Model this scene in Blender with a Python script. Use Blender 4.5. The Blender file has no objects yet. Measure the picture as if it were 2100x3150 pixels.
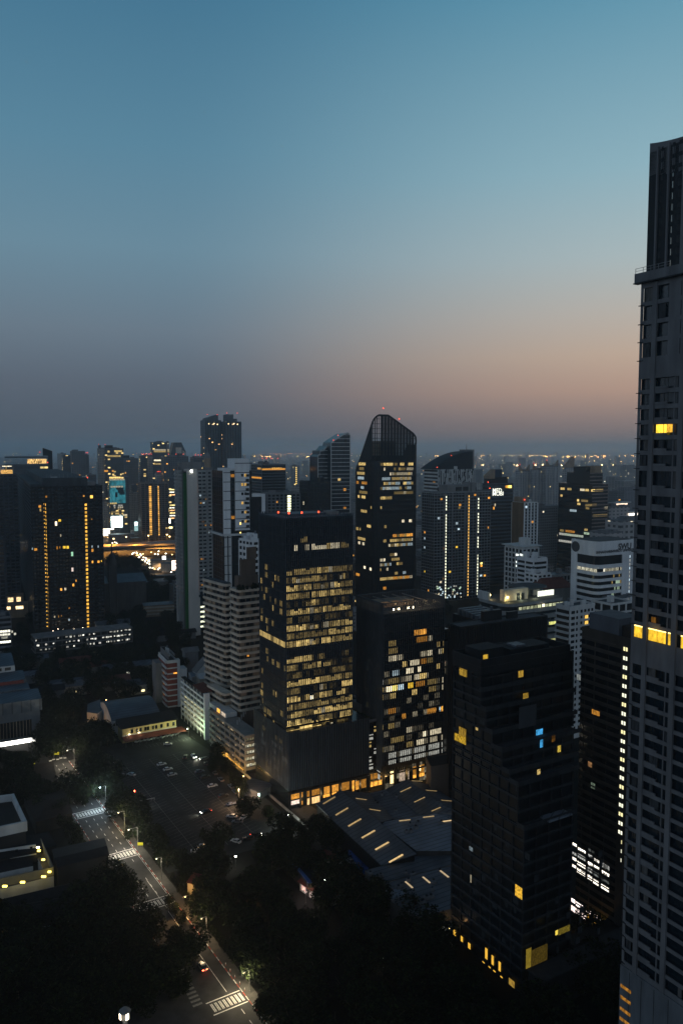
import bpy, bmesh, math, random
from mathutils import Vector
sc = bpy.context.scene
R = math.radians
rnd = random.Random(7)
# ---------------------------------------------------------------- camera
H = 150.0; FP = 2450.0; PIT = R(4.55)      # camera height, focal length in photo pixels, downward pitch
cP, sP = math.cos(PIT), math.sin(PIT)
cam = bpy.data.objects.new('camera', bpy.data.cameras.new('camera'))
sc.collection.objects.link(cam); sc.camera = cam
cam.location = (0, 0, H); cam.rotation_euler = (R(90) - PIT, 0, 0)
cam.data.sensor_fit = 'VERTICAL'; cam.data.sensor_height = 36; cam.data.lens = 28
cam.data.clip_start = 1; cam.data.clip_end = 60000
# ---------------------------------------------------------------- view
sc.view_settings.view_transform = 'Standard'; sc.view_settings.look = 'None'
sc.view_settings.exposure = 0; sc.view_settings.gamma = 1
sc.cycles.use_denoising = True
sc.cycles.max_bounces = 5; sc.cycles.diffuse_bounces = 3; sc.cycles.glossy_bounces = 3
sc.cycles.volume_bounces = 1; sc.cycles.transparent_max_bounces = 8
sc.cycles.sample_clamp_indirect = 4
# ---------------------------------------------------------------- world: dusk sky, afterglow low on the right
def lin(c):
    return tuple(((v / 255) / 12.92 if v / 255 <= .04045 else ((v / 255 + .055) / 1.055) ** 2.4) for v in c) + (1,)
wd = bpy.data.worlds.new("World"); sc.world = wd; wd.use_nodes = True
nt = wd.node_tree; N = nt.nodes; LK = nt.links; N.clear()
def nd(t, **k):
    n = N.new(t)
    for a, b in k.items(): setattr(n, a, b)
    return n
def mth(op, a, b=None, c=None, clamp=False):
    n = N.new('ShaderNodeMath'); n.operation = op; n.use_clamp = clamp
    for i, v in enumerate((a, b, c)):
        if v is None: continue
        if isinstance(v, (int, float)): n.inputs[i].default_value = v
        else: LK.new(v, n.inputs[i])
    return n.outputs[0]
def ramp(fac, stops, interp='LINEAR'):
    n = N.new('ShaderNodeValToRGB'); n.color_ramp.interpolation = interp
    e = n.color_ramp.elements
    while len(e) < len(stops): e.new(1)
    for el, (p, c) in zip(e, stops): el.position = p; el.color = c
    LK.new(fac, n.inputs[0]); return n.outputs[0]
tc = nd('ShaderNodeTexCoord'); nrm = nd('ShaderNodeVectorMath', operation='NORMALIZE')
LK.new(tc.outputs['Generated'], nrm.inputs[0]); sp = nd('ShaderNodeSeparateXYZ'); LK.new(nrm.outputs[0], sp.inputs[0])
elev = mth('MULTIPLY', mth('ARCSINE', sp.outputs[2]), 2 / math.pi)       # 0 horizon .. 1 zenith
SAZ = R(42)                                                             # azimuth of the afterglow, right of the view
hl = mth('SQRT', mth('ADD', mth('MULTIPLY', sp.outputs[0], sp.outputs[0]), mth('MULTIPLY', sp.outputs[1], sp.outputs[1])))
dot = mth('DIVIDE', mth('ADD', mth('MULTIPLY', sp.outputs[0], math.sin(SAZ)), mth('MULTIPLY', sp.outputs[1], math.cos(SAZ))), mth('MAXIMUM', hl, 1e-4))
away = ramp(elev, [(0, lin((78, 86, 97))), (.02, lin((81, 90, 102))), (.05, lin((90, 100, 113))), (.09, lin((104, 120, 134))),
                   (.15, lin((104, 136, 154))), (.22, lin((88, 131, 154))), (.32, lin((66, 114, 142))), (.5, lin((24, 60, 95))), (1, lin((14, 34, 58)))])
near = ramp(elev, [(0, lin((120, 106, 105))), (.022, lin((150, 128, 121))), (.044, lin((184, 152, 134))), (.07, lin((194, 170, 150))),
                   (.1, lin((186, 178, 168))), (.14, lin((170, 184, 186))), (.2, lin((142, 177, 189))), (.32, lin((88, 144, 169))), (.5, lin((30, 70, 105))), (1, lin((14, 34, 58)))])
mr = nd('ShaderNodeMapRange', interpolation_type='SMOOTHSTEP'); LK.new(dot, mr.inputs[0])
mr.inputs[1].default_value = .58; mr.inputs[2].default_value = 1.0
mx = nd('ShaderNodeMix', data_type='RGBA'); LK.new(mr.outputs[0], mx.inputs[0]); LK.new(away, mx.inputs[6]); LK.new(near, mx.inputs[7])
# unseen sky behind and beside the camera, brightened low down to light the walls
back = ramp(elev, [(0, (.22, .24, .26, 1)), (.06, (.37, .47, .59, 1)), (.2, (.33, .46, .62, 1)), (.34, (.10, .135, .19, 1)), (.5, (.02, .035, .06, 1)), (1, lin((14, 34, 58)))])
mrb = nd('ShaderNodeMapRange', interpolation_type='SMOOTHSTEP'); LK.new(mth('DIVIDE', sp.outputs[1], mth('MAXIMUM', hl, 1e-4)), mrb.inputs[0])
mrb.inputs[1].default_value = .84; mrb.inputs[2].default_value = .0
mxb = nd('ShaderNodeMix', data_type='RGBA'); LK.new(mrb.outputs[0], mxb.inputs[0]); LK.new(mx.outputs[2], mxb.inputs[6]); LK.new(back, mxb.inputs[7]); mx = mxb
sky = nd('ShaderNodeTexSky', sky_type='NISHITA', sun_disc=False); sky.sun_elevation = R(-3); sky.sun_rotation = SAZ
mx2 = nd('ShaderNodeMix', data_type='RGBA', blend_type='ADD'); mx2.inputs[0].default_value = .012
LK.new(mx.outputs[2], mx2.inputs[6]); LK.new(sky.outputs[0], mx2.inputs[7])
below = mth('GREATER_THAN', sp.outputs[2], -.004)
mx3 = nd('ShaderNodeMix', data_type='RGBA'); LK.new(below, mx3.inputs[0]); mx3.inputs[6].default_value = (.012, .016, .022, 1); LK.new(mx2.outputs[2], mx3.inputs[7])
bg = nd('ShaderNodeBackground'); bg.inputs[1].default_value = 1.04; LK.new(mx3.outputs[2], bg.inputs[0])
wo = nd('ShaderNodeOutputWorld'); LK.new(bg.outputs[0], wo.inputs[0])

# ---------------------------------------------------------------- pixel <-> world helpers (photo pixels, 2100 x 3150)
def ray(px, py):
    u = (px - 1050) / FP; v = (py - 1575) / FP
    return (u, cP - v * sP, -(sP + v * cP))
def G(px, py, z=0):
    d = ray(px, py); t = (H - z) / -d[2]; return (d[0] * t, d[1] * t)
def AT(px, py, Y):
    d = ray(px, py); t = Y / d[1]; return (d[0] * t, Y, H + d[2] * t)
# ---------------------------------------------------------------- materials
MC = {}
def newmat(name):
    m = bpy.data.materials.new(name); m.use_nodes = True; t = m.node_tree
    return m, t, t.nodes['Principled BSDF'], t.nodes.new, t.links.new
def mat(name, col, rough=.75, metal=0, var=.25, scale=.25, spec=.15, streak=True, seam=0):
    if name in MC: return MC[name]
    m, t, P, nn, ln = newmat(name)
    tc = nn('ShaderNodeTexCoord'); mp = nn('ShaderNodeMapping'); ln(tc.outputs['Object'], mp.inputs[0])
    if streak: mp.inputs['Scale'].default_value = (1, 1, .22)
    n1 = nn('ShaderNodeTexNoise'); n1.inputs['Scale'].default_value = scale; n1.inputs['Detail'].default_value = 6
    ln(mp.outputs[0], n1.inputs['Vector'])
    r = nn('ShaderNodeMapRange'); r.inputs[1].default_value = .3; r.inputs[2].default_value = .7
    r.inputs[3].default_value = 1 - var; r.inputs[4].default_value = 1 + var * .6
    ln(n1.outputs[0], r.inputs[0])
    v = nn('ShaderNodeVectorMath'); v.operation = 'SCALE'; v.inputs[0].default_value = col[:3]
    ln(r.outputs[0], v.inputs['Scale']); src = v.outputs[0]
    if seam:        # standing seams of sheet metal roofing
        m2 = nn('ShaderNodeMapping'); m2.inputs['Rotation'].default_value = (0, 0, R(-30)); ln(tc.outputs['Object'], m2.inputs[0])
        s2 = nn('ShaderNodeSeparateXYZ'); ln(m2.outputs[0], s2.inputs[0]); q = []
        for op, val in (('DIVIDE', seam), ('FRACT', None), ('LESS_THAN', .16)):
            n = nn('ShaderNodeMath'); n.operation = op; ln(q[-1] if q else s2.outputs[1], n.inputs[0]); q.append(n.outputs[0])
            if val is not None: n.inputs[1].default_value = val
        mxs = nn('ShaderNodeMix'); mxs.data_type = 'RGBA'; ln(q[-1], mxs.inputs[0]); ln(src, mxs.inputs[6]); mxs.inputs[7].default_value = tuple(c * .45 for c in col[:3]) + (1,); src = mxs.outputs[2]
    ln(src, P.inputs['Base Color'])
    P.inputs['Roughness'].default_value = rough; P.inputs['Metallic'].default_value = metal
    P.inputs['Specular IOR Level'].default_value = spec
    MC[name] = m; return m
def emis(col, s, pat=.5, scale=1.0, mask=True):
    k = 'lit_%s_%.2f_%.1f' % ('_'.join('%.2f' % c for c in col), s, pat)
    if k in MC: return MC[k]
    m = bpy.data.materials.new(k); m.use_nodes = True; t = m.node_tree; t.nodes.clear(); nn = t.nodes.new; ln = t.links.new
    e = nn('ShaderNodeEmission'); o = nn('ShaderNodeOutputMaterial'); ln(e.outputs[0], o.inputs[0])
    e.inputs[0].default_value = col + (1,) if len(col) == 3 else col
    if pat > 0:     # curtains, partitions and furniture seen through the pane
        tc = nn('ShaderNodeTexCoord'); mp = nn('ShaderNodeMapping'); mp.inputs['Scale'].default_value = (scale, scale, scale * .45)
        ln(tc.outputs['Object'], mp.inputs[0])
        n1 = nn('ShaderNodeTexNoise'); n1.inputs['Scale'].default_value = 1.5; n1.inputs['Detail'].default_value = 5; n1.inputs['Roughness'].default_value = .7; ln(mp.outputs[0], n1.inputs['Vector'])
        r = nn('ShaderNodeMapRange'); r.inputs[1].default_value = .36; r.inputs[2].default_value = .66
        r.inputs[3].default_value = s * max(0, 1 - pat * 1.25); r.inputs[4].default_value = s * (1 + pat); ln(n1.outputs[0], r.inputs[0])
        ln(r.outputs[0], e.inputs[1])
    else: e.inputs[1].default_value = s
    if mask: m.cycles.emission_sampling = 'NONE'
    MC[k] = m; return m
WARM = (1, .7, .24); PALE = (1, .86, .58); WHITE = (.92, 1, .95); AMBER = (1, .42, .06); GREENW = (.75, 1, .72); BLUE = (.08, .5, 1); COOL = (.7, .9, 1); RED = (1, .08, .03)
def facade(name, wall, glass, fh, cw, hf=.6, wf=.7, p=.03, litc=WARM, s=1.0, rough=.35):
    """wall with a procedural grid of windows for buildings whose single windows are under a pixel"""
    if name in MC: return MC[name]
    m, t, P, nn, ln = newmat(name)
    def mt(op, a, b=None):
        n = nn('ShaderNodeMath'); n.operation = op
        for i, v in enumerate((a, b)):
            if v is None: continue
            if isinstance(v, (int, float)): n.inputs[i].default_value = v
            else: ln(v, n.inputs[i])
        return n.outputs[0]
    tc = nn('ShaderNodeTexCoord'); sx = nn('ShaderNodeSeparateXYZ'); ln(tc.outputs['Object'], sx.inputs[0])
    ge = nn('ShaderNodeNewGeometry'); vt = nn('ShaderNodeVectorTransform'); vt.vector_type = 'NORMAL'; vt.convert_from = 'WORLD'; vt.convert_to = 'OBJECT'
    ln(ge.outputs['True Normal'], vt.inputs[0]); sn = nn('ShaderNodeSeparateXYZ'); ln(vt.outputs[0], sn.inputs[0])
    isx = mt('GREATER_THAN', mt('ABSOLUTE', sn.outputs[0]), .7)
    hz = mt('ADD', mt('MULTIPLY', isx, sx.outputs[1]), mt('MULTIPLY', mt('SUBTRACT', 1, isx), sx.outputs[0]))
    fz = mt('DIVIDE', sx.outputs[2], fh); fx = mt('DIVIDE', hz, cw)
    mz = mt('LESS_THAN', mt('FRACT', fz), hf); mxx = mt('LESS_THAN', mt('FRACT', fx), wf)
    side = mt('LESS_THAN', mt('ABSOLUTE', sn.outputs[2]), .5)
    win = mt('MULTIPLY', mt('MULTIPLY', mz, mxx), side)
    cb = nn('ShaderNodeCombineXYZ'); ln(mt('FLOOR', fx), cb.inputs[0]); ln(mt('FLOOR', fz), cb.inputs[1])
    oi = nn('ShaderNodeObjectInfo'); ln(mt('ADD', mt('MULTIPLY', oi.outputs['Random'], 97), mt('MULTIPLY', isx, 31)), cb.inputs[2])
    wn = nn('ShaderNodeTexWhiteNoise'); ln(cb.outputs[0], wn.inputs['Vector'])
    lit = mt('MULTIPLY', mt('LESS_THAN', wn.outputs['Value'], p), win)
    n1 = nn('ShaderNodeTexNoise'); n1.inputs['Scale'].default_value = .08; ln(tc.outputs['Object'], n1.inputs['Vector'])
    r = nn('ShaderNodeMapRange'); r.inputs[1].default_value = .3; r.inputs[2].default_value = .7; r.inputs[3].default_value = .75; r.inputs[4].default_value = 1.15; ln(n1.outputs[0], r.inputs[0])
    v = nn('ShaderNodeVectorMath'); v.operation = 'SCALE'; v.inputs[0].default_value = wall; ln(r.outputs[0], v.inputs['Scale'])
    mx = nn('ShaderNodeMix'); mx.data_type = 'RGBA'; ln(win, mx.inputs[0]); ln(v.outputs[0], mx.inputs[6]); mx.inputs[7].default_value = glass + (1,)
    ln(mx.outputs[2], P.inputs['Base Color'])
    ln(mt('SUBTRACT', .75, mt('MULTIPLY', win, .75 - rough)), P.inputs['Roughness'])
    sc2 = nn('ShaderNodeSeparateColor'); ln(wn.outputs['Color'], sc2.inputs[0])
    P.inputs['Emission Color'].default_value = litc + (1,)
    ln(mt('MULTIPLY', lit, mt('MULTIPLY', mt('ADD', sc2.outputs[1], .25), s)), P.inputs['Emission Strength'])
    m.cycles.emission_sampling = 'NONE'
    MC[name] = m; return m
M_ = dict(
    matte=mat('tinted_glass', (.006, .009, .012), .3, 0, .3, .5, .12),
    glass=mat('dark_glass', (.006, .01, .014), .22, 0, .3, .5, .45),
    glassb=mat('blue_glass', (.009, .018, .026), .2, 0, .3, .5, .5),
    dark=mat('dark_metal', (.012, .0145, .018), .5, .2, .3, .6),
    fin=mat('grey_fin', (.06, .074, .09), .55, .2, .25, .8),
    conc=mat('concrete', (.2, .195, .19), .85), conc2=mat('beige_concrete', (.36, .33, .3), .85), greyc=mat('grey_concrete', (.17, .17, .175), .85),
    white=mat('white_paint', (.74, .74, .73), .7, 0, .15), white2=mat('offwhite_paint', (.56, .56, .54), .75, 0, .2),
    cream=mat('cream_wall', (.5, .44, .36), .8), tan=mat('tan_wall', (.3, .22, .15), .8), brown=mat('brown_wall', (.12, .09, .07), .8),
    brick=mat('red_brick', (.22, .06, .045), .85), green=mat('green_panel', (.02, .12, .03), .8), yellow=mat('yellow_wall', (.55, .45, .2), .8),
    roof=mat('roof_membrane', (.05, .056, .063), .8, 0, .35, .15, streak=False), metal=mat('metal_roof', (.11, .13, .15), .5, .3, .35, .12, streak=False, seam=2.2),
    metall=mat('pale_metal_roof', (.22, .26, .3), .5, .2, .3, .12, streak=False, seam=2.2), tile=mat('red_tile_roof', (.13, .04, .03), .8, 0, .3, .5, streak=False),
    darkroof=mat('dark_tile_roof', (.014, .015, .018), .8, 0, .3, .5, streak=False),
    asphalt=mat('asphalt', (.045, .045, .047), .8, 0, .35, .3, streak=False), lot=mat('lot_asphalt', (.028, .031, .033), .85, 0, .4, .15, streak=False),
    ground=mat('ground_soil', (.006, .0065, .006), .95, 0, .5, .05, streak=False), pave=mat('pavement', (.065, .063, .06), .85, 0, .3, .5, streak=False),
    paint=mat('road_paint', (.7, .7, .68), .7, 0, .35, 1.5, streak=False), kerb=mat('kerb_stone', (.4, .39, .37), .8),
    kerbr=mat('red_kerb', (.4, .07, .05), .8), pole=mat('steel_pole', (.22, .22, .22), .5, .5), grass=mat('lawn', (.03, .045, .015), .95, 0, .5, .6, streak=False),
    leaf=mat('foliage', (.009, .013, .007), .9, 0, .5, .4, .03, False), leaf2=mat('foliage_light', (.02, .03, .01), .9, 0, .5, .4, .03, False),
    bark=mat('bark', (.06, .045, .03), .9), tyre=mat('tyre', (.02, .02, .02), .8),
    blue=mat('blue_cover', (.03, .1, .35), .6), teal=mat('teal_curtain_wall', (.04, .3, .33), .3))
# ---------------------------------------------------------------- mesh + object helpers
class MB:
    def __init__(s): s.v = []; s.f = []; s.m = []; s.mats = []
    def mi(s, m):
        if m not in s.mats: s.mats.append(m)
        return s.mats.index(m)
    def poly(s, pts, m):
        i = len(s.v); s.v += [tuple(p) for p in pts]; s.f.append(tuple(range(i, i + len(pts)))); s.m.append(s.mi(m))
    def box(s, x0, x1, y0, y1, z0, z1, m):
        if x0 > x1: x0, x1 = x1, x0
        if y0 > y1: y0, y1 = y1, y0
        i = len(s.v); k = s.mi(m)
        s.v += [(x0, y0, z0), (x1, y0, z0), (x1, y1, z0), (x0, y1, z0), (x0, y0, z1), (x1, y0, z1), (x1, y1, z1), (x0, y1, z1)]
        for f in ((0, 3, 2, 1), (4, 5, 6, 7), (0, 1, 5, 4), (1, 2, 6, 5), (2, 3, 7, 6), (3, 0, 4, 7)):
            s.f.append(tuple(i + q for q in f)); s.m.append(k)
    def obox(s, c, dx, dy, hx, hy, z0, z1, m):       # oriented box: centre, unit axes, half sizes
        i = len(s.v); k = s.mi(m)
        for z in (z0, z1):
            for a, b in ((-1, -1), (1, -1), (1, 1), (-1, 1)):
                s.v.append((c[0] + dx[0] * a * hx + dy[0] * b * hy, c[1] + dx[1] * a * hx + dy[1] * b * hy, z))
        for f in ((0, 3, 2, 1), (4, 5, 6, 7), (0, 1, 5, 4), (1, 2, 6, 5), (2, 3, 7, 6), (3, 0, 4, 7)):
            s.f.append(tuple(i + q for q in f)); s.m.append(k)
    def prism(s, pts, z0, z1, m, mtop=None):          # pts: 2d polygon (any winding) ; z1 may be list
        n = len(pts); a = sum(pts[i][0] * pts[(i + 1) % n][1] - pts[(i + 1) % n][0] * pts[i][1] for i in range(n))
        zt = z1 if isinstance(z1, (list, tuple)) else [z1] * n
        if a < 0: pts = pts[::-1]; zt = list(zt)[::-1]
        i = len(s.v); s.v += [(p[0], p[1], z0) for p in pts] + [(p[0], p[1], z) for p, z in zip(pts, zt)]
        k = s.mi(m); kt = s.mi(mtop or m)
        s.f.append(tuple(i + n + q for q in range(n))); s.m.append(kt)
        s.f.append(tuple(i + q for q in reversed(range(n)))); s.m.append(k)
        for q in range(n):
            r = (q + 1) % n; s.f.append((i + q, i + r, i + n + r, i + n + q)); s.m.append(k)
    def cyl(s, x, y, z0, z1, r, m, n=10, r2=None):
        r2 = r if r2 is None else r2
        i = len(s.v); k = s.mi(m)
        for z, rr in ((z0, r), (z1, r2)):
            s.v += [(x + rr * math.cos(2 * math.pi * q / n), y + rr * math.sin(2 * math.pi * q / n), z) for q in range(n)]
        for q in range(n):
            p = (q + 1) % n; s.f.append((i + q, i + p, i + n + p, i + n + q)); s.m.append(k)
        s.f.append(tuple(i + n + q for q in range(n))); s.m.append(k); s.f.append(tuple(i + q for q in reversed(range(n)))); s.m.append(k)
    def objs(s, name, parent, limit=100):        # one object per eight-cornered box
        for i in range(len(s.v) // 8):
            q = MB(); q.v = s.v[i * 8:i * 8 + 8]; q.f = [tuple(a - i * 8 for a in f) for f in s.f[i * 6:i * 6 + 6]]; q.m = s.m[i * 6:i * 6 + 6]; q.mats = s.mats
            if i < limit: q.obj(name, parent)
            else: r = MB(); r.v = s.v[i * 8:]; r.f = [tuple(a - i * 8 for a in f) for f in s.f[i * 6:]]; r.m = s.m[i * 6:]; r.mats = s.mats; r.obj(name, parent, kind='stuff'); break
    def mesh(s, name):
        me = bpy.data.meshes.new(name); me.from_pydata(s.v, [], s.f)
        for m in s.mats: me.materials.append(m)
        me.polygons.foreach_set('material_index', s.m); me.update(); return me
    def obj(s, name, parent=None, label=None, cat=None, group=None, kind=None):
        if not s.f: return None
        o = bpy.data.objects.new(name, s.mesh(name)); sc.collection.objects.link(o)
        if parent: o.parent = parent
        tag(o, label, cat, group, kind); return o
def tag(o, label=None, cat=None, group=None, kind=None):
    if label: o['label'] = label
    if cat: o['category'] = cat
    if group: o['group'] = group
    if kind: o['kind'] = kind
    return o
def thing(name, label, cat, loc=(0, 0, 0), rz=0, group=None):
    o = bpy.data.objects.new(name, None); sc.collection.objects.link(o); o.location = loc; o.rotation_euler = (0, 0, rz)
    o.empty_display_size = .5
    return tag(o, label, cat, group)
def light(name, parent, loc, col, power, r=.3, spot=None, rot=(0, 0, 0), dist=None):
    l = bpy.data.lights.new(name, 'SPOT' if spot else 'POINT'); l.color = col; l.energy = power; l.shadow_soft_size = r
    if spot: l.spot_size = R(spot); l.spot_blend = .6
    o = bpy.data.objects.new(name, l); sc.collection.objects.link(o); o.location = loc; o.rotation_euler = rot
    if parent: o.parent = parent
    return o
def dup(root, loc, rz=0, label=None, group=None):
    r = root.copy(); sc.collection.objects.link(r); r.location = loc; r.rotation_euler = (0, 0, rz)
    if label: r['label'] = label
    if group: r['group'] = group
    for ch in list(root.children):
        c = ch.copy(); sc.collection.objects.link(c); c.parent = r
        for g in ch.children:
            q = g.copy(); sc.collection.objects.link(q); q.parent = c
    return r
# ---------------------------------------------------------------- building frame
class Bld:
    """local x runs along the right-hand face F (y = 0), local y along the left-hand face L (x = 0); near corner at the origin"""
    def __init__(s, name, label, cat, xl=None, xc=None, xr=None, yt=None, yb=None, Y=None, a=60, C=None, W=None, D=None, Ht=None, group=None):
        s.a = a; s.sa, s.ca = math.sin(R(a)), math.cos(R(a)); s.wins = []
        if C is None:
            if yb is not None:
                C = G(xc, yb); Yc = C[1]
            else: Yc = Y
            z = AT(xc, yt, Yc); C = (z[0], Yc); s.Ht = z[2] if Ht is None else Ht
        else: s.Ht = Ht if Ht is not None else H + (1380 - yt) / FP * C[1]
        s.C = C; X, Yc = C; k = (H - s.Ht) * sP
        if xr is not None:
            u = (xr - 1050) / FP; W = (u * (cP * Yc + k) - X) / (s.sa - u * cP * s.ca)
        if xl is not None:
            u = (xl - 1050) / FP; D = (u * (cP * Yc + k) - X) / (-s.ca - u * cP * s.sa)
        s.W = W; s.D = D
        s.root = thing(name, label, cat, (C[0], C[1], 0), R(90 - a), group)
    def hit(s, face, px, py, off=0):
        """photo pixel -> (u, z) on the F plane (y=-off), or the L plane (x=-off)"""
        d = ray(px, py); X, Y = s.C
        if face == 'F': n = (-s.ca, s.sa); dirn = (s.sa, s.ca)
        else: n = (s.sa, s.ca); dirn = (-s.ca, s.sa)
        k = (X * n[0] + Y * n[1]) - off
        t = k / (d[0] * n[0] + d[1] * n[1]); P = (d[0] * t, d[1] * t)
        return ((P[0] - X) * dirn[0] + (P[1] - Y) * dirn[1], H + d[2] * t)
    def fbox(s, mb, face, u0, u1, z0, z1, d0, d1, m, x0=0, y0=0, W=None, D=None):
        W = s.W if W is None else W; D = s.D if D is None else D
        if face == 'F': mb.box(x0 + u0, x0 + u1, y0 - d1, y0 - d0, z0, z1, m)
        elif face == 'L': mb.box(x0 - d1, x0 - d0, y0 + u0, y0 + u1, z0, z1, m)
        elif face == 'R': mb.box(x0 + W + d0, x0 + W + d1, y0 + u0, y0 + u1, z0, z1, m)
        else: mb.box(x0 + u0, x0 + u1, y0 + D + d0, y0 + D + d1, z0, z1, m)
    def part(s, name, mb, label=None, kind=None): return mb.obj(name, s.root, label, kind=kind)
    def win(s, face, u0, u1, z0, z1, m, d=.04, x0=0, y0=0, lab=None):
        s.wins.append((abs(u1 - u0) * (z1 - z0), face, u0, u1, z0, z1, m, d, x0, y0, lab))
    def flush(s, limit=60, name='window'):
        w = sorted(s.wins, key=lambda q: -q[0]); rest = MB()
        for i, q in enumerate(w):
            mb = MB() if i < limit else rest
            s.fbox(mb, q[1], q[2], q[3], q[4], q[5], q[7] - .03, q[7], q[6], q[8], q[9])
            if i < limit: mb.obj(name, s.root, q[10])
        if rest.f: rest.obj(name, s.root, kind='stuff')
        s.wins = []
    def shell(s, z0, z1, fh, bay, sp=1.0, pw=.5, dep=.25, wall=None, glass=None, x0=0, y0=0, W=None, D=None, faces='FLRB', pier=None, zoff=0, names=('glazing', 'floor_band', 'pier'), pd=None):
        """glass core with spandrel bands and piers standing proud of it"""
        W = s.W if W is None else W; D = s.D if D is None else D
        g = MB(); g.box(x0, x0 + W, y0, y0 + D, z0, z1, glass); s.part(names[0], g)
        b = MB(); p = MB(); nz = int((z1 - z0) / fh + .5)
        pd = dep * .8 if pd is None else pd
        for f in faces:
            L = W if f in 'FB' else D; e = dep if f in 'FB' else -.001 + 0
            if sp > 0:
                for i in range(nz + 1):
                    za = z0 + i * fh - sp * .5 + zoff; zb = za + sp
                    if za < z0: za = z0
                    if zb > z1: zb = z1 - .003
                    if zb - za < .1: continue
                    s.fbox(b, f, -e, L + e, za, zb, 0.002, dep, wall, x0, y0, W, D)
            if pw > 0:
                nb = max(1, round(L / bay))
                for i in range(nb + 1):
                    u = i * L / nb; ua, ub = u - pw / 2, u + pw / 2
                    if f in 'LR': ua = max(ua, .003); ub = min(ub, L - .003)
                    s.fbox(p, f, ua, ub, z0, z1 - .01, 0.004, pd, pier or wall, x0, y0, W, D)
        if b.f: s.part(names[1], b)
        if p.f: p.objs(names[2], s.root)
    def litgrid(s, face, z0, z1, fh, bay, sp, pw, p, mats, u0=0, u1=None, x0=0, y0=0, zoff=0, L=None):
        L = L or (s.W if face == 'F' else s.D); u1 = L if u1 is None else u1; nb = max(1, round(L / bay)); nz = int((z1 - z0) / fh)
        for i in range(nz):
            for j in range(nb):
                ua = j * L / nb + pw / 2; ub = (j + 1) * L / nb - pw / 2
                if ua < u0 - .01 or ub > u1 + .01 or rnd.random() > p: continue
                za = z0 + i * fh + sp / 2 + zoff; zb = z0 + (i + 1) * fh - sp / 2 + zoff
                if rnd.random() < .4: ub = ua + (ub - ua) * rnd.uniform(.45, .8)
                s.win(face, ua + .05, ub - .05, za + .05, zb - .05, rnd.choice(mats), .03, x0, y0)
    def roof(s, z, n=4, x0=0, y0=0, W=None, D=None, m=None, par=1.1, wall=None, plant=None, seed=0):
        W = s.W if W is None else W; D = s.D if D is None else D; r = random.Random(seed + int(s.C[0] * 7))
        wall = wall or M_['conc']; m = m or M_['roof']
        b = MB(); b.box(x0 + .3, x0 + W - .3, y0 + .3, y0 + D - .3, z - .2, z + .12, m); s.part('roof_deck', b)
        b = MB()
        b.box(x0 - .12, x0 + W + .12, y0 - .12, y0 + .25, z - .3, z + par, wall); b.box(x0 - .12, x0 + W + .12, y0 + D - .25, y0 + D + .12, z - .3, z + par, wall)
        b.box(x0 - .123, x0 + .25, y0 + .253, y0 + D - .253, z - .3, z + par - .003, wall); b.box(x0 + W - .25, x0 + W + .123, y0 + .253, y0 + D - .253, z - .3, z + par - .003, wall)
        s.part('parapet', b)
        if n:
            b = MB()
            for i in range(n):
                w = W * r.uniform(.1, .25); d = D * r.uniform(.12, .28); h = r.uniform(1.5, 4.5)
                xx = x0 + r.uniform(.08, .7) * W; yy = y0 + r.uniform(.08, .68) * D
                b.box(xx, xx + w, yy, yy + d, z + .12, z + h, plant or wall)
                if i % 2: b.cyl(xx + w / 2, yy + d / 2, z + h, z + h + 1.6, min(w, d) * .3, M_['metal'])
            s.part('roof_plant', b)
def beacon(b, x, y, z, s=9, r=.5):
    s = min(s, 3.5); r *= .55 if r > .6 else .8
    m = MB(); m.cyl(x, y, z - 1.4, z, .08, M_['pole'], 6); m.cyl(x, y, z, z + 2 * r, r, emis(RED if s > 0 else RED, abs(s), 0), 8); m.obj('beacon', b.root)
# ================================================================ SETTING
def sheet(name, pts, z, m, kind='structure', th=0):
    b = MB(); b.prism(pts, z - .3 if not th else z - th, z, m); return b.obj(name, kind=kind)
mb = MB(); mb.box(-20000, 20000, -400, 24000, -1.0, 0.0, M_['ground']); mb.obj('ground', kind='structure')
# main street, street frame: s along the street (away from the camera), o across it from the right-hand kerb
RO = (-26.3, 207.5); RD = (-.5355, .8445); RN = (-.8445, -.5355)
def RP(s, o, z=None):
    p = (RO[0] + RD[0] * s + RN[0] * o, RO[1] + RD[1] * s + RN[1] * o); return p if z is None else p + (z,)
def rquad(b, s0, s1, o0, o1, z, m): b.poly([RP(s0, o0, z), RP(s1, o0, z), RP(s1, o1, z), RP(s0, o1, z)][::-1], m)
RW = 12.5
b = MB(); rquad(b, -90, 205, 0, RW, .008, M_['asphalt']); b.obj('street', kind='structure')
b = MB(); b.poly([RP(198, -14, .004), RP(212, -14, .004), RP(212, 90, .004), RP(198, 90, .004)][::-1], M_['asphalt']); b.obj('cross_street', kind='structure')
b = MB(); b.poly([RP(-16, 11, .004), RP(22, 12, .004), RP(4, 75, .004), RP(-12, 75, .004)][::-1], M_['asphalt'])
b.poly([RP(-60, 11, .005), RP(-16, 11, .005), RP(-12, 75, .005), RP(-55, 40, .005)][::-1], M_['asphalt']); b.obj('side_street', kind='structure')
for o0, o1, nm in ((-3.2, -.16, 'pavement'), (RW + .16, RW + 3.4, 'pavement')):
    b = MB()
    for s0, s1 in (((-90, 197),) if o0 < 0 else ((24, 197),)):
        c = RP((s0 + s1) / 2, (o0 + o1) / 2); b.obox(c, RD, RN, (s1 - s0) / 2, abs(o1 - o0) / 2, -.2, .14, M_['pave'])
    b.obj(nm, kind='structure')
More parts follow.
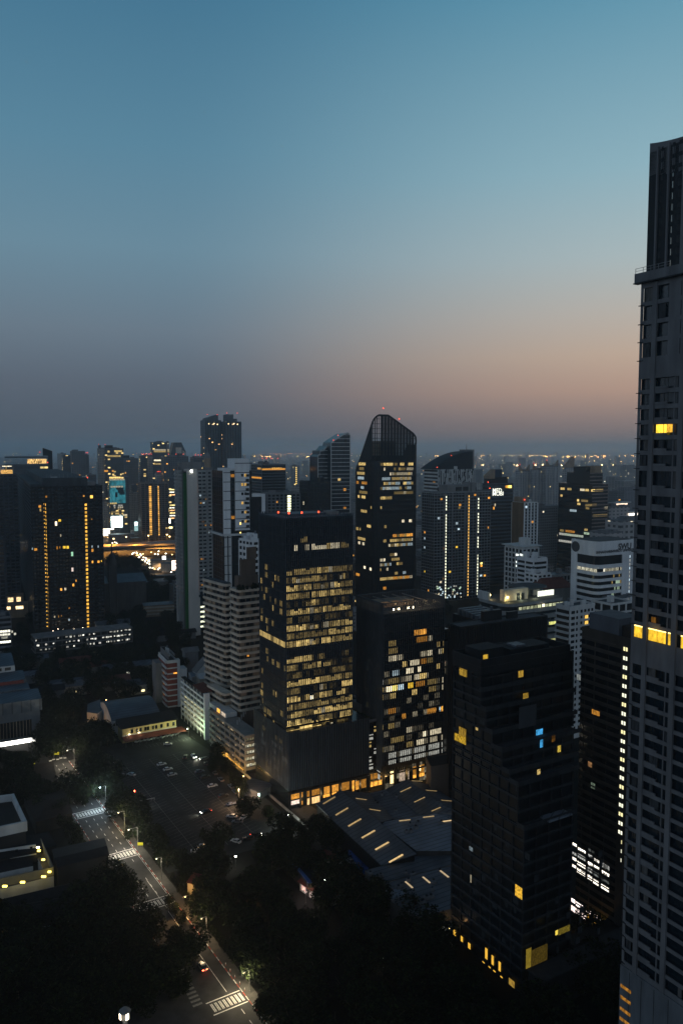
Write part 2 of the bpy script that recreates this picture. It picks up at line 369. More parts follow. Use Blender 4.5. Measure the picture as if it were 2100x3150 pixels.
for side, o in ((0, -.08), (1, RW + .08)):      # red and white painted kerbs
    b = MB()
    for i in range(int((287 if side == 0 else 173) / 2)):
        s0 = (-90 if side == 0 else 24) + i * 2
        b.obox(RP(s0 + 1, o), RD, RN, 1, .08, -.1, .16, M_['kerbr'] if i % 2 else M_['paint'])
    b.obj('kerb', kind='structure')
def marks(name, fn): b = MB(); fn(b); b.obj(name, kind='structure')
def dashes(b):
    for o in (3.2, 6.3, 9.4):
        s = 62 if o > 4 else 62
        while s < 196:
            if not any(a - 3 < s < a + 6 for a in (78, 132, 169)): rquad(b, s, s + 1.9, o - .09, o + .09, .014, M_['paint'])
            s += 5
    rquad(b, 4.5, 50, 3.55, 3.7, .014, M_['paint']); rquad(b, 52, 72, 3.3, 3.42, .014, M_['paint'])
    rquad(b, 60, 130, .35, .47, .014, M_['paint']); rquad(b, 138, 168, .35, .47, .014, M_['paint']); rquad(b, 86, 92, 7.4, 7.6, .0142, mat('yellow_paint', (.6, .38, .05)))
    for s in (-6, -11, -16): rquad(b, s, s + 2.2, 3.0, 3.15, .014, M_['paint'])
    for s in range(66, 76, 4): rquad(b, s, s + 2.0, 9.4, 9.55, .014, M_['paint'])
marks('lane_marking', dashes)
def crosswalk(s, w=3.2, n=10, frame=True, o0=.6, o1=RW - .6):
    def f(b):
        st = (o1 - o0) / n
        for i in range(n):
            a = o0 + i * st
            rquad(b, s, s + w, a + .08, a + st * .3, .014, M_['paint']); rquad(b, s, s + w, a + st * .42, a + st * .64, .014, M_['paint'])
        if frame: rquad(b, s - 1.1, s - .75, o0 - .3, o1 + .3, .014, M_['paint']); rquad(b, s + w + .75, s + w + 1.1, o0 - .3, o1 + .3, .014, M_['paint'])
    marks('crosswalk', f)
crosswalk(-1.2, 3.4, 8, o1=10); crosswalk(55, 3.4); crosswalk(92, 3.6); crosswalk(133, 3.6); crosswalk(170, 3.2)
def side_cw(b):
    for i in range(11):
        s0 = 3.6 + i * 1.75; rquad(b, s0, s0 + .85, 11.0 - i * .12, 13.7 - i * .12, .0135, mat('worn_paint', (.22, .22, .21), .8, 0, .5, 2, streak=False))
marks('crosswalk', side_cw)
b = MB(); c = RP(-13, 17.0)
pts = [(c[0] + 6.2 * math.cos(t * math.pi / 14), c[1] + 6.2 * math.sin(t * math.pi / 14)) for t in range(28)]
b.prism(pts, -.2, .25, M_['kerb'], M_['grass']); b.obj('traffic_island', kind='structure')
# parking lot
LO = G(568, 2576); LD = (-.513, .858); LN = (.858, .513)      # lot frame: along the painted rows, and to the right
def LP(s, o, z=None):
    p = (LO[0] + LD[0] * s + LN[0] * o, LO[1] + LD[1] * s + LN[1] * o); return p if z is None else p + (z,)
def lquad(b, s0, s1, o0, o1, z, m): b.poly([LP(s0, o0, z), LP(s0, o1, z), LP(s1, o1, z), LP(s1, o0, z)], m)
b = MB(); b.poly([LP(-22, -14, .012), LP(-22, 42, .012), LP(20, 42, .012), LP(75, 42, .012), LP(112, 38, .012), LP(112, -3, .012), LP(96, -14, .012)], M_['lot']); b.obj('parking_lot', kind='structure')
mpaint = mat('stall_paint', (.2, .2, .19), .8, 0, .5, 1.2, streak=False)
def stalls(b):
    for o in (0, 12.2, 24.2):
        lquad(b, -14, 84, o - .08, o + .08, .018, mpaint)
        for i in range(39):
            s0 = -12 + i * 2.5
            b.poly([LP(s0, o + .1, .018), LP(s0 + 1.4, o + 4.6, .018), LP(s0 + 1.52, o + 4.6, .018), LP(s0 + .12, o + .1, .018)], mpaint)
            b.poly([LP(s0, o - .1, .018), LP(s0 + .12, o - .1, .018), LP(s0 - 1.3, o - 4.6, .018), LP(s0 - 1.42, o - 4.6, .018)], mpaint)
    for i in range(14): lquad(b, 98, 102.5, 16 + i * 1.9, 16.12 + i * 1.9, .018, mpaint)
marks('stall_marking', stalls)
b = MB(); b.poly([LP(-40, 46, .006), LP(-40, 56, .006), LP(100, 53, .006), LP(100, 45, .006)], M_['asphalt']); b.poly([LP(-40, 20, .005), LP(-40, 46, .005), LP(-20, 46, .005), LP(-20, 20, .005)], M_['asphalt']); b.obj('service_lane', kind='structure')
b = MB(); b.obox(LP(25, 44.2), LD, LN, 60, .12, -.2, 1.3, M_['greyc']); b.obj('boundary_wall', None, 'low grey boundary wall between the parking lot and the service lane', 'wall')

# ---------------------------------------------------------------- street lamps
def make_lamp(h=8, arm=1.8, col=PALE, power=900, s=18, label='', group=None, loc=(0, 0, 0), rz=0, real=True, hr=.35):
    t = thing('street_lamp', label, 'street lamp', loc, rz, group)
    b = MB(); b.cyl(0, 0, 0, h, .11, M_['pole'], 8, .06); b.cyl(0, 0, 0, .5, .2, M_['pole'], 8); b.obj('pole', t)
    b = MB(); b.box(0, arm, -.04, .04, h - .06, h + .04, M_['pole']); b.obj('arm', t)
    b = MB(); b.prism([(arm - .35, -.16), (arm + .5, -.13), (arm + .5, .13), (arm - .35, .16)], h - .02, h + .12, M_['pole']); hd = b.obj('lamp_head', t)
    b = MB(); b.cyl(arm + .1, 0, h - .14 - hr * .5, h - .02, hr * .7, emis(col, s * .35, 0), 10, hr); b.obj('lamp_lens', hd)
    if real: light('lamp_light', t, (arm + .1, 0, h - .5 - hr * .5), col, power * 2.3, .25)
    return t
roadaz = math.atan2(RN[1], RN[0])
def rl(s, o, *a, **k):
    p = RP(s, o); return make_lamp(*a, loc=(p[0], p[1], .1), rz=roadaz, **k)
rl(137, -1, 9, 2.2, COOL, 2600, 30, 'white street lamp at the end of the farthest clear crosswalk')
rl(112, -1.2, 8, 2.2, (1, .8, .5), 1500, 10, 'warm street lamp beside the lit yellow-green bush at the street edge')
rl(96, -1.2, 8, 3.2, (1, .9, .7), 2600, 12, 'street lamp over the wide crosswalk near the dark roof')
rl(70, -1.2, 8, 1.6, (1, .86, .6), 1500, 8, 'street lamp on the kerb just before the half hidden crosswalk')
rl(44, -1.4, 7, 1.5, (1, .55, .2), 1500, 14, 'orange street lamp glowing in the hedge beside the red and white kerb')
rl(30, -1.2, 7, 1.5, (1, .72, .4), 1100, 5, 'street lamp by the kerb where the trees close over the street')
rl(.8, -1.6, 6.5, 1.6, (1, .82, .5), 2400, 6, 'street lamp beside the nearest brightly lit crosswalk')
rl(189, -1, 8, 3, (1, .85, .6), 2600, 8, 'street lamp lighting the far end of the street by the junction')
def gl(px, py, h, *a, **k):
    p = G(px, py, h); return make_lamp(h, *a, loc=(p[0], p[1], 0), **k)
gl(580, 2242, 5, .6, (.85, 1, .6), 1300, 40, 'white lamp at the foot of the lit corridor slab block', rz=R(150))
gl(890, 2505, 5, .6, (.95, 1, .9), 1300, 60, 'bright white lamp at the corner of the finned podium', rz=R(200))
gl(724, 2636, 5, .5, (1, .95, .8), 500, 60, 'white lamp among trees near the lot exit', rz=R(90))
gl(997, 2708, 5, .5, (1, .97, .9), 300, 60, 'small white lamp in front of the long blue-edged roof', rz=R(90))
gl(170, 2208, 6, .5, (.95, 1, .95), 1100, 80, 'bright white lamp right of the stepped metal roof hall', rz=R(0))
gl(205, 2225, 5, 1, (1, .5, .15), 1100, 3, 'orange lamp on the path right of the stepped metal roof hall', rz=R(0))
gl(753, 2387, 4, .5, (1, .62, .25), 1600, 50, 'lamp at the corner where the parking block meets the lane', rz=R(150))
gl(735, 2425, 7, .8, (1, .6, .33), 2600, 2, 'lamp over the amber stretch of the service lane', rz=R(250), hr=.15)
for i, (px, py) in enumerate(((690, 2320), (715, 2350), (733, 2372))): gl(px, py, 3, .3, (1, .5, .1), 420, 14, 'small amber lamp along the foot of the parking block', group='amber lamps along the foot of the parking block', rz=R(150), hr=.16)
gl(1268, 2633, 6, .3, (1, .6, .2), 260, 26, 'orange lamp at the lower gable end of the market hall', rz=R(90), hr=.5)
gl(326, 2153, 5, .5, (1, .6, .25), 350, 40, 'orange lamp among the dark campus trees', rz=R(90))
gl(395, 2112, 5, .5, (1, .9, .7), 60, 20, 'small pale lamp above the arched roof hall', rz=R(90), hr=.2)
gl(1180, 2950, 3, .4, (1, .9, .7), 160, 12, 'pale lamp shining through the crown of a tree in the dark park', rz=R(90), hr=.2)
gl(775, 2725, 4, .4, (1, .5, .12), 500, 6, 'orange lamp in the yard left of the long blue-edged roof', rz=R(90))
gl(940, 2745, 4, .4, (1, .75, .7), 400, 4, 'pink tinged lamp in a small yard among trees', rz=R(90))
gl(965, 2820, 4, .4, (1, .8, .5), 200, 3, 'dim lamp in a clearing of the dark park', rz=R(90))
for px, py in ((181, 1934), (196, 1935), (230, 1934), (257, 1930), (166, 1940)):
    gl(px, py, 4, .3, (1, .8, .55), 90, 30, 'small lamp in the row at the foot of the giant left tower', group='lamps at the foot of the giant left tower', rz=R(200))
# lantern on a pillar at the bottom of the picture
p = G(385, 3140, 7.5); t = thing('pillar_lantern', 'octagonal lantern with two lit panes on a square pillar at the bottom edge', 'lantern', (p[0], p[1], 0), R(20))
b = MB(); b.box(-.55, .55, -.55, .55, 0, 8.0, M_['greyc']); b.box(-.7, .7, -.7, .7, 8.0, 8.25, M_['conc']); b.obj('pillar', t)
b = MB(); b.cyl(0, 0, 8.25, 10.1, 1.15, M_['greyc'], 8, 1.35); b.cyl(0, 0, 10.1, 11.2, 1.55, M_['conc'], 8, .25); b.obj('lantern_body', t)
for k in (4, 6):
    a0 = 2 * math.pi * (k + .5) / 8; b = MB(); c, s_ = math.cos(a0), math.sin(a0)
    b.obox((1.28 * c, 1.28 * s_), (c, s_), (-s_, c), .05, .40, 8.45, 9.9, emis((1, .85, .6), 7, 0)); b.obj('lantern_pane', t)
light('lantern_light', t, (-.5, -2.4, 9), (1, .85, .6), 120, .3)

# ---------------------------------------------------------------- cars
def smooth_box(mb, prof, hw, m, inset=.0):       # side profile (x,z) list swept across the width
    n = len(prof); i = len(mb.v); k = mb.mi(m)
    for y, f in ((-hw, 1), (-hw + .12, 0), (hw - .12, 0), (hw, 1)):
        for x, z in prof: mb.v.append((x * (1 - .02 * f), y, .3 + (z - .3) * (1 - .10 * f) if z > .35 else z + .03 * f))
    for r in range(3):
        for q in range(n):
            p = (q + 1) % n; mb.f.append((i + r * n + q, i + r * n + p, i + (r + 1) * n + p, i + (r + 1) * n + q)[::-1]); mb.m.append(k)
    mb.f.append(tuple(i + q for q in range(n))); mb.m.append(k); mb.f.append(tuple(i + 3 * n + q for q in reversed(range(n)))); mb.m.append(k)
def make_car(col, van=False, lights=None, label='', loc=(0, 0, 0), rz=0, group=None):
    t = thing('parked_car' if not lights == 'tail' else 'car', label, 'van' if van else 'car', loc, rz, group)
    m = mat('car_paint_%.2f_%.2f_%.2f' % col, col, .3, .3, .05, .5, .5, False)
    L = 2.2
    body = [(-L, .35), (-L - .03, .6), (-L + .08, .92), (-1.35, 1.0), (1.0, .93), (L - .3, .82), (L, .62), (L, .35)]
    if van: body = [(-L, .35), (-L, 1.1), (1.2, 1.1), (L - .1, .95), (L, .6), (L, .35)]
    b = MB(); smooth_box(b, body, .86, m); b.obj('body', t)
    cab = [(-1.75, .94), (-1.3, 1.42), (-.2, 1.47), (.35, 1.4), (1.05, .9)]
    if van: cab = [(-2.15, 1.05), (-2.05, 1.9), (.6, 1.95), (1.3, 1.05)]
    b = MB(); smooth_box(b, cab, .74, M_['glass']); w = b.obj('cabin_glass', t)
    b = MB(); rf = [(-1.3, 1.425), (-1.2, 1.46), (-.2, 1.5), (.3, 1.43), (.3, 1.40), (-1.3, 1.38)]
    if van: rf = [(-2.04, 1.9), (-2.0, 1.98), (.5, 2.0), (.62, 1.93)]
    smooth_box(b, rf, .72, m); b.obj('roof', t)
    for x in (-1.35, 1.35):
        for y in (-.84, .84):
            b = MB(); i = len(b.v); n = 12; k = b.mi(M_['tyre'])
            for yy in (y - .1, y + .1): b.v += [(x + .33 * math.cos(2 * math.pi * q / n), yy, .33 + .33 * math.sin(2 * math.pi * q / n)) for q in range(n)]
            for q in range(n): p = (q + 1) % n; b.f.append((q, p, n + p, n + q)); b.m.append(k)
            b.f.append(tuple(range(n))); b.m.append(k); b.f.append(tuple(range(n, 2 * n))); b.m.append(k); b.obj('wheel', t)
    for y in (-.62, .62):
        b = MB(); b.box(L - .03, L + .02, y - .18, y + .18, .58, .74, emis((1, .95, .8), 25, 0) if lights in ('head', 'both') else M_['white']); b.obj('headlight', t)
        b = MB(); b.box(-L - .05, -L + .04, y - .2, y + .2, .62, .82, emis(RED, 9 if lights != 'tail' else 22, 0) if lights in ('tail', 'both') else M_['kerbr']); b.obj('taillight', t)
    if lights in ('head', 'both'): light('beam', t, (L + .15, 0, .7), (1, .93, .7), 900, .1, 70, (0, R(-80), 0))
    if lights == 'tail':
        light('tail_glow', t, (-L - .4, 0, .5), (1, .1, .03), 12, .1); b = MB(); b.box(-L - .06, -L, -.25, .25, .42, .56, M_['white']); b.obj('number_plate', t)
    return t
WHT = (.7, .7, .7); SIL = (.35, .37, .4); BLK = (.02, .02, .022); NVY = (.05, .07, .12); GRY = (.13, .14, .15); DRD = (.1, .02, .02)
def Z3(x, y): return G(300 + x / 3.136, 2200 + y / 3.136)
HD = math.degrees(math.atan2(LN[1], LN[0]))
cars = [(680, 282, WHT, 8, 0, 'white car alone on the green lit far end of the lot'), (845, 408, BLK, 95, 0, 'black car left of the car with its headlights on'),
 (930, 400, WHT, -62, 'head', 'white car with its headlights on near the back of the lot'), (1030, 425, GRY, 200, 'head', 'grey car with one headlight catching the light beside the hedge'),
 (1045, 470, BLK, 100, 0, 'black car tucked under the lit bush at the lot edge'), (620, 478, WHT, HD, 0, 'white car, farthest of the three bright ones on the second row'),
 (680, 525, WHT, HD, 0, 'white car, middle one of the three bright ones on the second row'), (722, 578, SIL, HD, 0, 'silver car, nearest of the three bright ones on the second row'),
 (125, 468, SIL, 0, 0, 'silver car under trees at the left edge of the lot'), (160, 515, SIL, 0, 0, 'silver car just below the one under the trees at the left edge'),
 (212, 580, NVY, 30, 0, 'navy car in the dark row at the left of the lot'), (328, 577, WHT, 155, 0, 'pale car at the end of the dark left row'),
 (985, 548, NVY, HD, 0, 'navy car at the head of the right-hand row'), (1040, 600, BLK, HD, 0, 'black car with a bright glint on the right-hand row'),
 (1130, 562, GRY, 120, 0, 'grey car against the boundary wall by the hedge'), (1190, 625, GRY, 120, 0, 'dark grey car second along the boundary wall'),
 (1110, 686, WHT, HD, 0, 'clean white car alone on the lit stalls of the right-hand row'), (1212, 782, BLK, HD, 0, 'black car on the lit stalls right of the clean white car'),
 (1045, 935, BLK, 215, 'both', 'dark car manoeuvring with headlights and tail lights on mid lot'), (1295, 982, SIL, 170, 0, 'silver car at the near right corner of the lot'),
 (1350, 1032, GRY, 175, 0, 'grey car directly below the silver one at the near right corner'), (1420, 985, WHT, 60, 0, 'white hatchback right of the silver one at the near corner'),
 (1335, 1222, WHT, 150, 0, 'white car on the exit lane beside a round tree'), (958, 1315, WHT, 10, 0, 'white car parked under trees below the lot'),
 (1015, 1275, SIL, 10, 0, 'silver car behind the white one under trees below the lot'), (1000, 1402, SIL, 100, 0, 'silver car nose-in among the trees, left of a pair'),
 (1070, 1390, SIL, 100, 0, 'silver car nose-in among the trees, right of a pair'), (1455, 1192, BLK, 190, 0, 'black car on the exit lane'),
 (1530, 1165, BLK, 10, 'both', 'black car leaving along the exit lane with its lights on'), (430, 938, SIL, 15, 0, 'silver car under the trees between the street and the lot'),
 (1290, 692, GRY, 120, 0, 'dark grey car third along the boundary wall'), (1330, 745, NVY, 120, 0, 'navy car fourth along the boundary wall'),
 (1390, 800, GRY, 120, 0, 'grey car last along the boundary wall'), (1290, 865, NVY, HD, 0, 'navy car in the dark gap of the right-hand row'),
 (390, 905, BLK, 15, 'both', 'black car with red tail lights beside the red barrier of the lot')]
for x, y, c, rz, l, lab in cars:
    p = Z3(x, y + 6); make_car(c, False, l or None, lab, (p[0], p[1], .02), R(rz))
for i, (x, y) in enumerate(((395, 252), (430, 246), (472, 236), (515, 232), (560, 216), (597, 214), (641, 208), (685, 196), (728, 190), (765, 182))):
    p = Z3(x, y + 6); make_car((WHT, SIL, WHT, WHT, WHT, SIL, WHT, WHT, WHT, SIL)[i], i not in (1, 5), None, 'white or silver van parked in the row beneath the yellow building canopy', (p[0], p[1], .02), R(-112), 'vans under the yellow building canopy')
p = G(622, 2978); make_car(GRY, False, 'tail', 'grey car with glowing red tail lights driving away up the street', (p[0], p[1], .02), math.atan2(RD[1], RD[0]))
p = G(975, 2650); make_car(WHT, False, None, 'white car parked beside the row of blue covered stalls', (p[0] + 1, p[1], 0), R(-50))
p = G(1080, 2655); make_car(WHT, False, None, 'white car in the yard between trees and the market hall', (p[0], p[1], 0), R(-50))
p = G(1790, 2998, 3.0); make_car(BLK, False, 'tail', 'car with red tail lights on the ramp below the dark stepped tower', (p[0], p[1], 2.6), R(40))
# ================================================================ MAIN TOWERS
def Z5(x, y): return (700 + x / 2.0907, 1550 + y / 2.0907)
def Z2(x, y): return (600 + x / 1.96, 1200 + y / 1.96)
W1, W2, W3 = [emis(WARM, s, .6, 1.2) for s in (.45, .8, 1.2)]
P1, P2, P3 = [emis(PALE, s, .5, 1.2) for s in (.45, .85, 1.5)]
A1, A2, A3 = [emis(AMBER, s, .5, 1.2) for s in (.4, .8, 1.6)]
C1, C2 = [emis(COOL, s, .5, 1.2) for s in (.5, 1.1)]
DW = emis(WARM, .22, .6, 1.2); Y1 = emis((1, .62, .05), 1.3, .35, 1.0); YD = emis((1, .6, .08), .28, .6, 1.4)
MIX = [W1, W1, W2, P1, DW, DW]; APT = [W2, A2, A1, P2, C1]
def fins(b, face, u0, u1, z0, z1, sp, w=.16, d0=.35, d1=.85, x0=0, y0=0, W=None, D=None, m=None, name='sunshade_fins'):
    mb = MB(); n = int((u1 - u0) / sp)
    for i in range(n + 1):
        u = u0 + (u1 - u0) * i / n; b.fbox(mb, face, u - w / 2, u + w / 2, z0, z1 + .006 * (i % 3), d0, d1, m or M_['fin'], x0, y0, W, D)
    b.part(name, mb)
# ---- centre tower -------------------------------------------------------
b = Bld('office_tower', 'tall dark finned office tower with many lit floors and red beacons on its roof', 'office tower', xl=785, xc=888, xr=1133, yt=2258, yb=2490, a=61)
PZ = b.Ht; b.x0, b.y0 = .3, 3.0
TX, TY = .3, 3.0
tu, tz = b.hit('F', 1083, 1597, -TY); TW = tu - TX; tzt = b.hit('F', 875, 1597, -TY)[1]
TD = b.hit('L', 798, 1597, -TX)[0] - TY; FH = 3.35
nf = int((tzt - PZ) / FH)
gb = MB(); gb.box(0, b.W, 0, b.D, 0, PZ, M_['glass']); b.part('podium', gb)
gb = MB(); gb.box(TX, TX + TW, TY, TY + TD, PZ, tzt - .6, M_['glass']); b.part('glazing', gb)
gb = MB()
for i in range(nf + 1):
    for f in 'FLRB': b.fbox(gb, f, 0, TW if f in 'FB' else TD, tzt - i * FH - .85, tzt - i * FH, 0.0 if i else -.2, .12, M_['dark'], TX, TY, TW, TD)
b.part('floor_band', gb)
for f, L in (('F', TW), ('L', TD), ('R', TD), ('B', TW)): fins(b, f, .1, L - .1, PZ + 2.4, tzt + 1.2, L / (36 if f in 'FB' else 22), .3, .25, .7 if f in 'FB' else .4, TX, TY, TW, TD)
for f, L, n in (('F', b.W, 46), ('L', b.D, 26)): fins(b, f, .1, L - .1, 8.0, PZ + .6, L / n, .34, .2, .6)
b.roof(tzt, 0, TX, TY, TW, TD, m=mat('pale_roof', (.16, .17, .175), .8, 0, .3, .15, streak=False), wall=M_['fin'], par=.4)
gb = MB(); gb.box(TX + 6, TX + TW * .75, TY + TD * .35, TY + TD * .8, tzt + .12, tzt + 1.1, M_['fin']); gb.box(TX + TW * .8, TX + TW * .93, TY + TD * .3, TY + TD * .55, tzt + .12, tzt + 1.7, M_['conc']); b.part('roof_plant', gb)
for px, py in ((842, 1579), (930, 1580), (946, 1591), (1023, 1584)):
    d = ray(px, py); t = (H - (tzt + 2)) / -d[2]; X, Y = d[0] * t - b.C[0], d[1] * t - b.C[1]
    lx, ly = X * b.sa + Y * b.ca, -X * b.ca + Y * b.sa
    beacon(b, min(max(lx, TX), TX + TW), min(max(ly, TY), TY + TD), tzt + 2.0, 30, .45)
def rowwin(f, ypx, segs, L, x0, y0, mats, dz=.85, step=None, ref=875):
    z = b.hit('F', *Z5(ref, ypx), -y0)[1] if False else None
rows = [(300, [(.13, .18, P2), (.28, .36, P1), (.38, .6, P2), (.6, .8, P2), (.82, .95, DW)]), (240, [(.22, .32, DW)]), (435, [(.02, .1, W1), (.12, .92, DW), (.12, .4, W1)]), (478, [(.1, .5, W1), (.5, .62, DW), (.8, .9, W1)]),
 (525, [(0, .38, W2), (.4, .62, DW), (.66, .82, W3), (.82, 1, DW)]), (578, [(0, .18, W1), (.18, .36, DW), (.38, .72, W2), (.72, 1, W1)]), (625, [(.3, .5, DW)]), (672, [(0, .3, W2), (.3, .6, W2), (.62, .98, W1)]),
 (722, [(.02, .1, DW)]), (778, [(0, .14, W2), (.14, .3, W3), (.3, .48, W2), (.56, .7, DW), (.7, 1, W2)]), (828, [(.02, .12, W1), (.14, .6, DW), (.64, 1, W2)]), (878, [(.03, .34, emis(WARM, 1.9, .25)), (.35, .4, W1), (.65, .85, DW), (.85, 1, W1)]),
 (925, [(0, .1, W2), (.14, .28, W2), (.3, .5, DW), (.53, .66, W3), (.68, .85, W1)]), (978, [(0, .12, W2), (.12, .38, W2), (.5, .55, DW)]), (1030, [(0, .14, W1), (.25, .45, DW), (.46, .52, W2), (.55, .66, W1)]), (1082, [(.1, .2, DW), (.7, .9, DW)]),
 (1135, [(0, .3, W2), (.3, .5, W3), (.5, .84, W1), (.9, 1, DW)]), (1190, [(.05, .2, DW), (.5, .6, DW), (.84, 1, W3)]), (1240, [(0, .22, W3), (.28, .4, emis(PALE, 2.4, .3)), (.5, .62, W2), (.62, .7, W1), (.76, .9, W2)]),
 (1285, [(.0, .1, W1), (.12, .4, DW), (.4, .64, W1), (.7, 1, W1)]), (1335, [(0, .4, W2), (.4, .8, W3), (.8, 1, W2)]), (1388, [(0, .2, W3), (.22, .38, W1), (.5, .7, DW), (.8, .98, W2)]), (1440, [(0, .26, W2), (.26, .52, W3), (.66, .7, P2)])]
bayF = TW / 17
for y, segs in rows:
    z = b.hit('F', *Z5(360, y), -TY)[1]; k = round((tzt - z - .4) / FH - .3); za = tzt - (k + 1) * FH + .05; zb = tzt - k * FH - .9
    for s0, s1, m in segs:
        n = max(1, round((s1 - s0) * 17))
        for i in range(n):
            ua = TW * (s0 + (s1 - s0) * i / n) + .1; ub = TW * (s0 + (s1 - s0) * (i + 1) / n) - .1
            b.win('F', ua, ub, za, zb - (rnd.random() < .3) * .8, m if rnd.random() < .75 else rnd.choice(MIX), .04, TX, TY)
    full = 860 < y < 890
    if y > 430:
        for i in range(17):
            if rnd.random() < .6: b.win('F', TW * i / 17 + .1, TW * (i + 1) / 17 - .1, za, zb, emis(WARM, rnd.choice((.03, .06, .11)), .7, 1.2), .008, TX, TY)
    for i in range(9):
        if full or rnd.random() < (.25 if y > 400 else .0):
            ua = TD * i / 9 + .15; ub = TD * (i + 1) / 9 - .15
            if not full and rnd.random() < .6: ub = ua + (ub - ua) * rnd.uniform(.3, .7)
            b.win('L', ua, ub, za, zb, emis(WARM, .9, .25) if full else rnd.choice([emis(WARM, .5, .7, 2), DW, DW, emis(WARM, .3, .7, 2)]), .2, TX, TY)
# lit shopfronts at the foot
def openings(b, lst, off=-.02):
    for x0, y0, x1, y1, m in lst:
        u0, z0 = b.hit('F', *Z5(x0, y1)); u1, z1 = b.hit('F', *Z5(x1, y0)); zz = b.hit('F', *Z5(x0, y0))[1]
        b.win('F', u0, u1, max(.1, z0), zz, m, .06)
openings(b, [(400, 1870, 482, 1905, A2), (398, 1915, 470, 1940, emis((1, .8, .65), 1.2, .3)), (470, 1912, 482, 1936, A2), (510, 1848, 606, 1885, A1), (512, 1895, 600, 1950, emis((1, .62, .25), 1.3, .4)), (620, 1815, 712, 1868, A2), (615, 1872, 700, 1890, A3),
  (720, 1795, 800, 1850, A1), (802, 1780, 812, 1848, A3), (820, 1785, 850, 1840, A2), (855, 1775, 890, 1830, A1)])
gb = MB(); gb.box(-.6, b.W + .2, -1.6, -.65, 6.9, 7.6, M_['dark'])
for i in range(9): gb.box(b.W * i / 8 - .4, b.W * i / 8 + .4, -1.2, -.66, 0, 6.9, M_['dark'])
b.part('colonnade', gb)
for i, u in enumerate((6, 15, 25, 34)): light('shop_light', b.root, (u, -2.2, 4), (1, .6, .25), 500, .4)
for i in range(26):
    u = rnd.uniform(0, b.D - 3); z = rnd.uniform(9, PZ - 2); z = 9 + FH * int((z - 9) / FH); b.win('L', u, u + rnd.uniform(1.5, 4), z, z + 1.8, emis(WHITE, .13, .6) if z < PZ - 8 else DW, .04)
for x in (483, 560, 590, 650, 660): b.win('F', *sorted((b.hit('F', *Z5(x, 1455 - (x - 480) * .2))[0], b.hit('F', *Z5(x + 12, 1450))[0])), PZ + 1.0, PZ + 2.6, W2, -2.9)
b.flush(100)
BT = b
# ---- second finned tower --------------------------------------------------
b = Bld('office_tower', 'shorter dark finned office tower right of the tallest one, with an open lit crown', 'office tower', xl=1099, xc=1180, xr=1365, yt=1856, yb=2432, a=61)
T2 = b.Ht; WW = b.hit('F', *Z5(1436, 1000))[0]; WX = b.hit('F', *Z5(1457, 1000))[0]; zw = b.hit('F', *Z5(1392, 815))[1]; zx = b.hit('F', *Z5(1437, 885))[1]
pz = b.hit('F', *Z5(1008, 1372))[1]
LX = b.hit('L', *Z5(905, 1400))[0]
gb = MB(); gb.box(0, b.W, 0, b.D, 6, T2 - 5, M_['glass']); gb.box(b.W, WW, 2, b.D, 6, zw, M_['glass']); gb.box(WW, WX, 4, b.D, 6, zx, M_['glass']); b.part('glazing', gb)
gb = MB()
for i in range(int((T2 - 8) / FH)):
    z = T2 - 6 - i * FH
    for f in 'FLRB': b.fbox(gb, f, 0, b.W if f in 'FB' else b.D, z - .8, z, 0, .12, M_['dark'])
    if z < zw: gb.box(b.W + .14, WW + .1, 1.88, 2, z - .8, z, M_['dark'])
    if z < zx: gb.box(WW + .1, WX, 3.88, 4, z - .8, z, M_['dark'])
b.part('floor_band', gb)
for f, L in (('F', b.W), ('L', b.D), ('R', b.D), ('B', b.W)): fins(b, f, .1, L - .1, (pz if f in 'FB' else 8), T2, L / 32, .26, .25, .6)
fins(b, 'F', b.W + .8, WX, 8, zx, (WX - b.W) / 12, .2, -1.6, -1.2, name='wing_fins')
fins(b, 'F', .1, WW, 8, pz - 1.5, b.W / 30, .2, .25, .5, name='podium_fins')
for z in (T2, T2 - 3): # crown rings
    gb = MB()
    for f in 'FLRB': b.fbox(gb, f, 0 if f in 'FB' else .02, b.W if f in 'FB' else b.D - .02, z - .25, z, .0, .24, M_['fin'])
    b.part('crown_ring', gb)
gb = MB(); gb.box(.3, b.W - .3, .3, b.D - .3, T2 - 5.2, T2 - 4.8, M_['roof'])
for i in range(5): gb.box(2 + i * b.W / 6, 2.3 + i * b.W / 6, 1, b.D - 1, T2 - 1.4, T2 - .9, M_['conc'])
b.part('roof_deck', gb)
gb = MB(); gb.box(4, b.W - 8, b.D * .55, b.D * .9, T2 - 4.8, T2 - 2.2, M_['tan']); b.part('roof_plant', gb)
for u in (.22, .36, .5, .62, .78): light('crown_light', b.root, (b.W * u, 1.6, T2 - 2), (1, .65, .3), 260, .2)
for x in (1070, 1100, 1162, 1192): 
    u = b.hit('F', *Z5(x, 650))[0]; gb = MB(); gb.box(u - .5, u + .5, .05, .15, T2 - 3.6, T2 - 2.8, emis(PALE, 9, 0)); b.part('floodlight', gb)
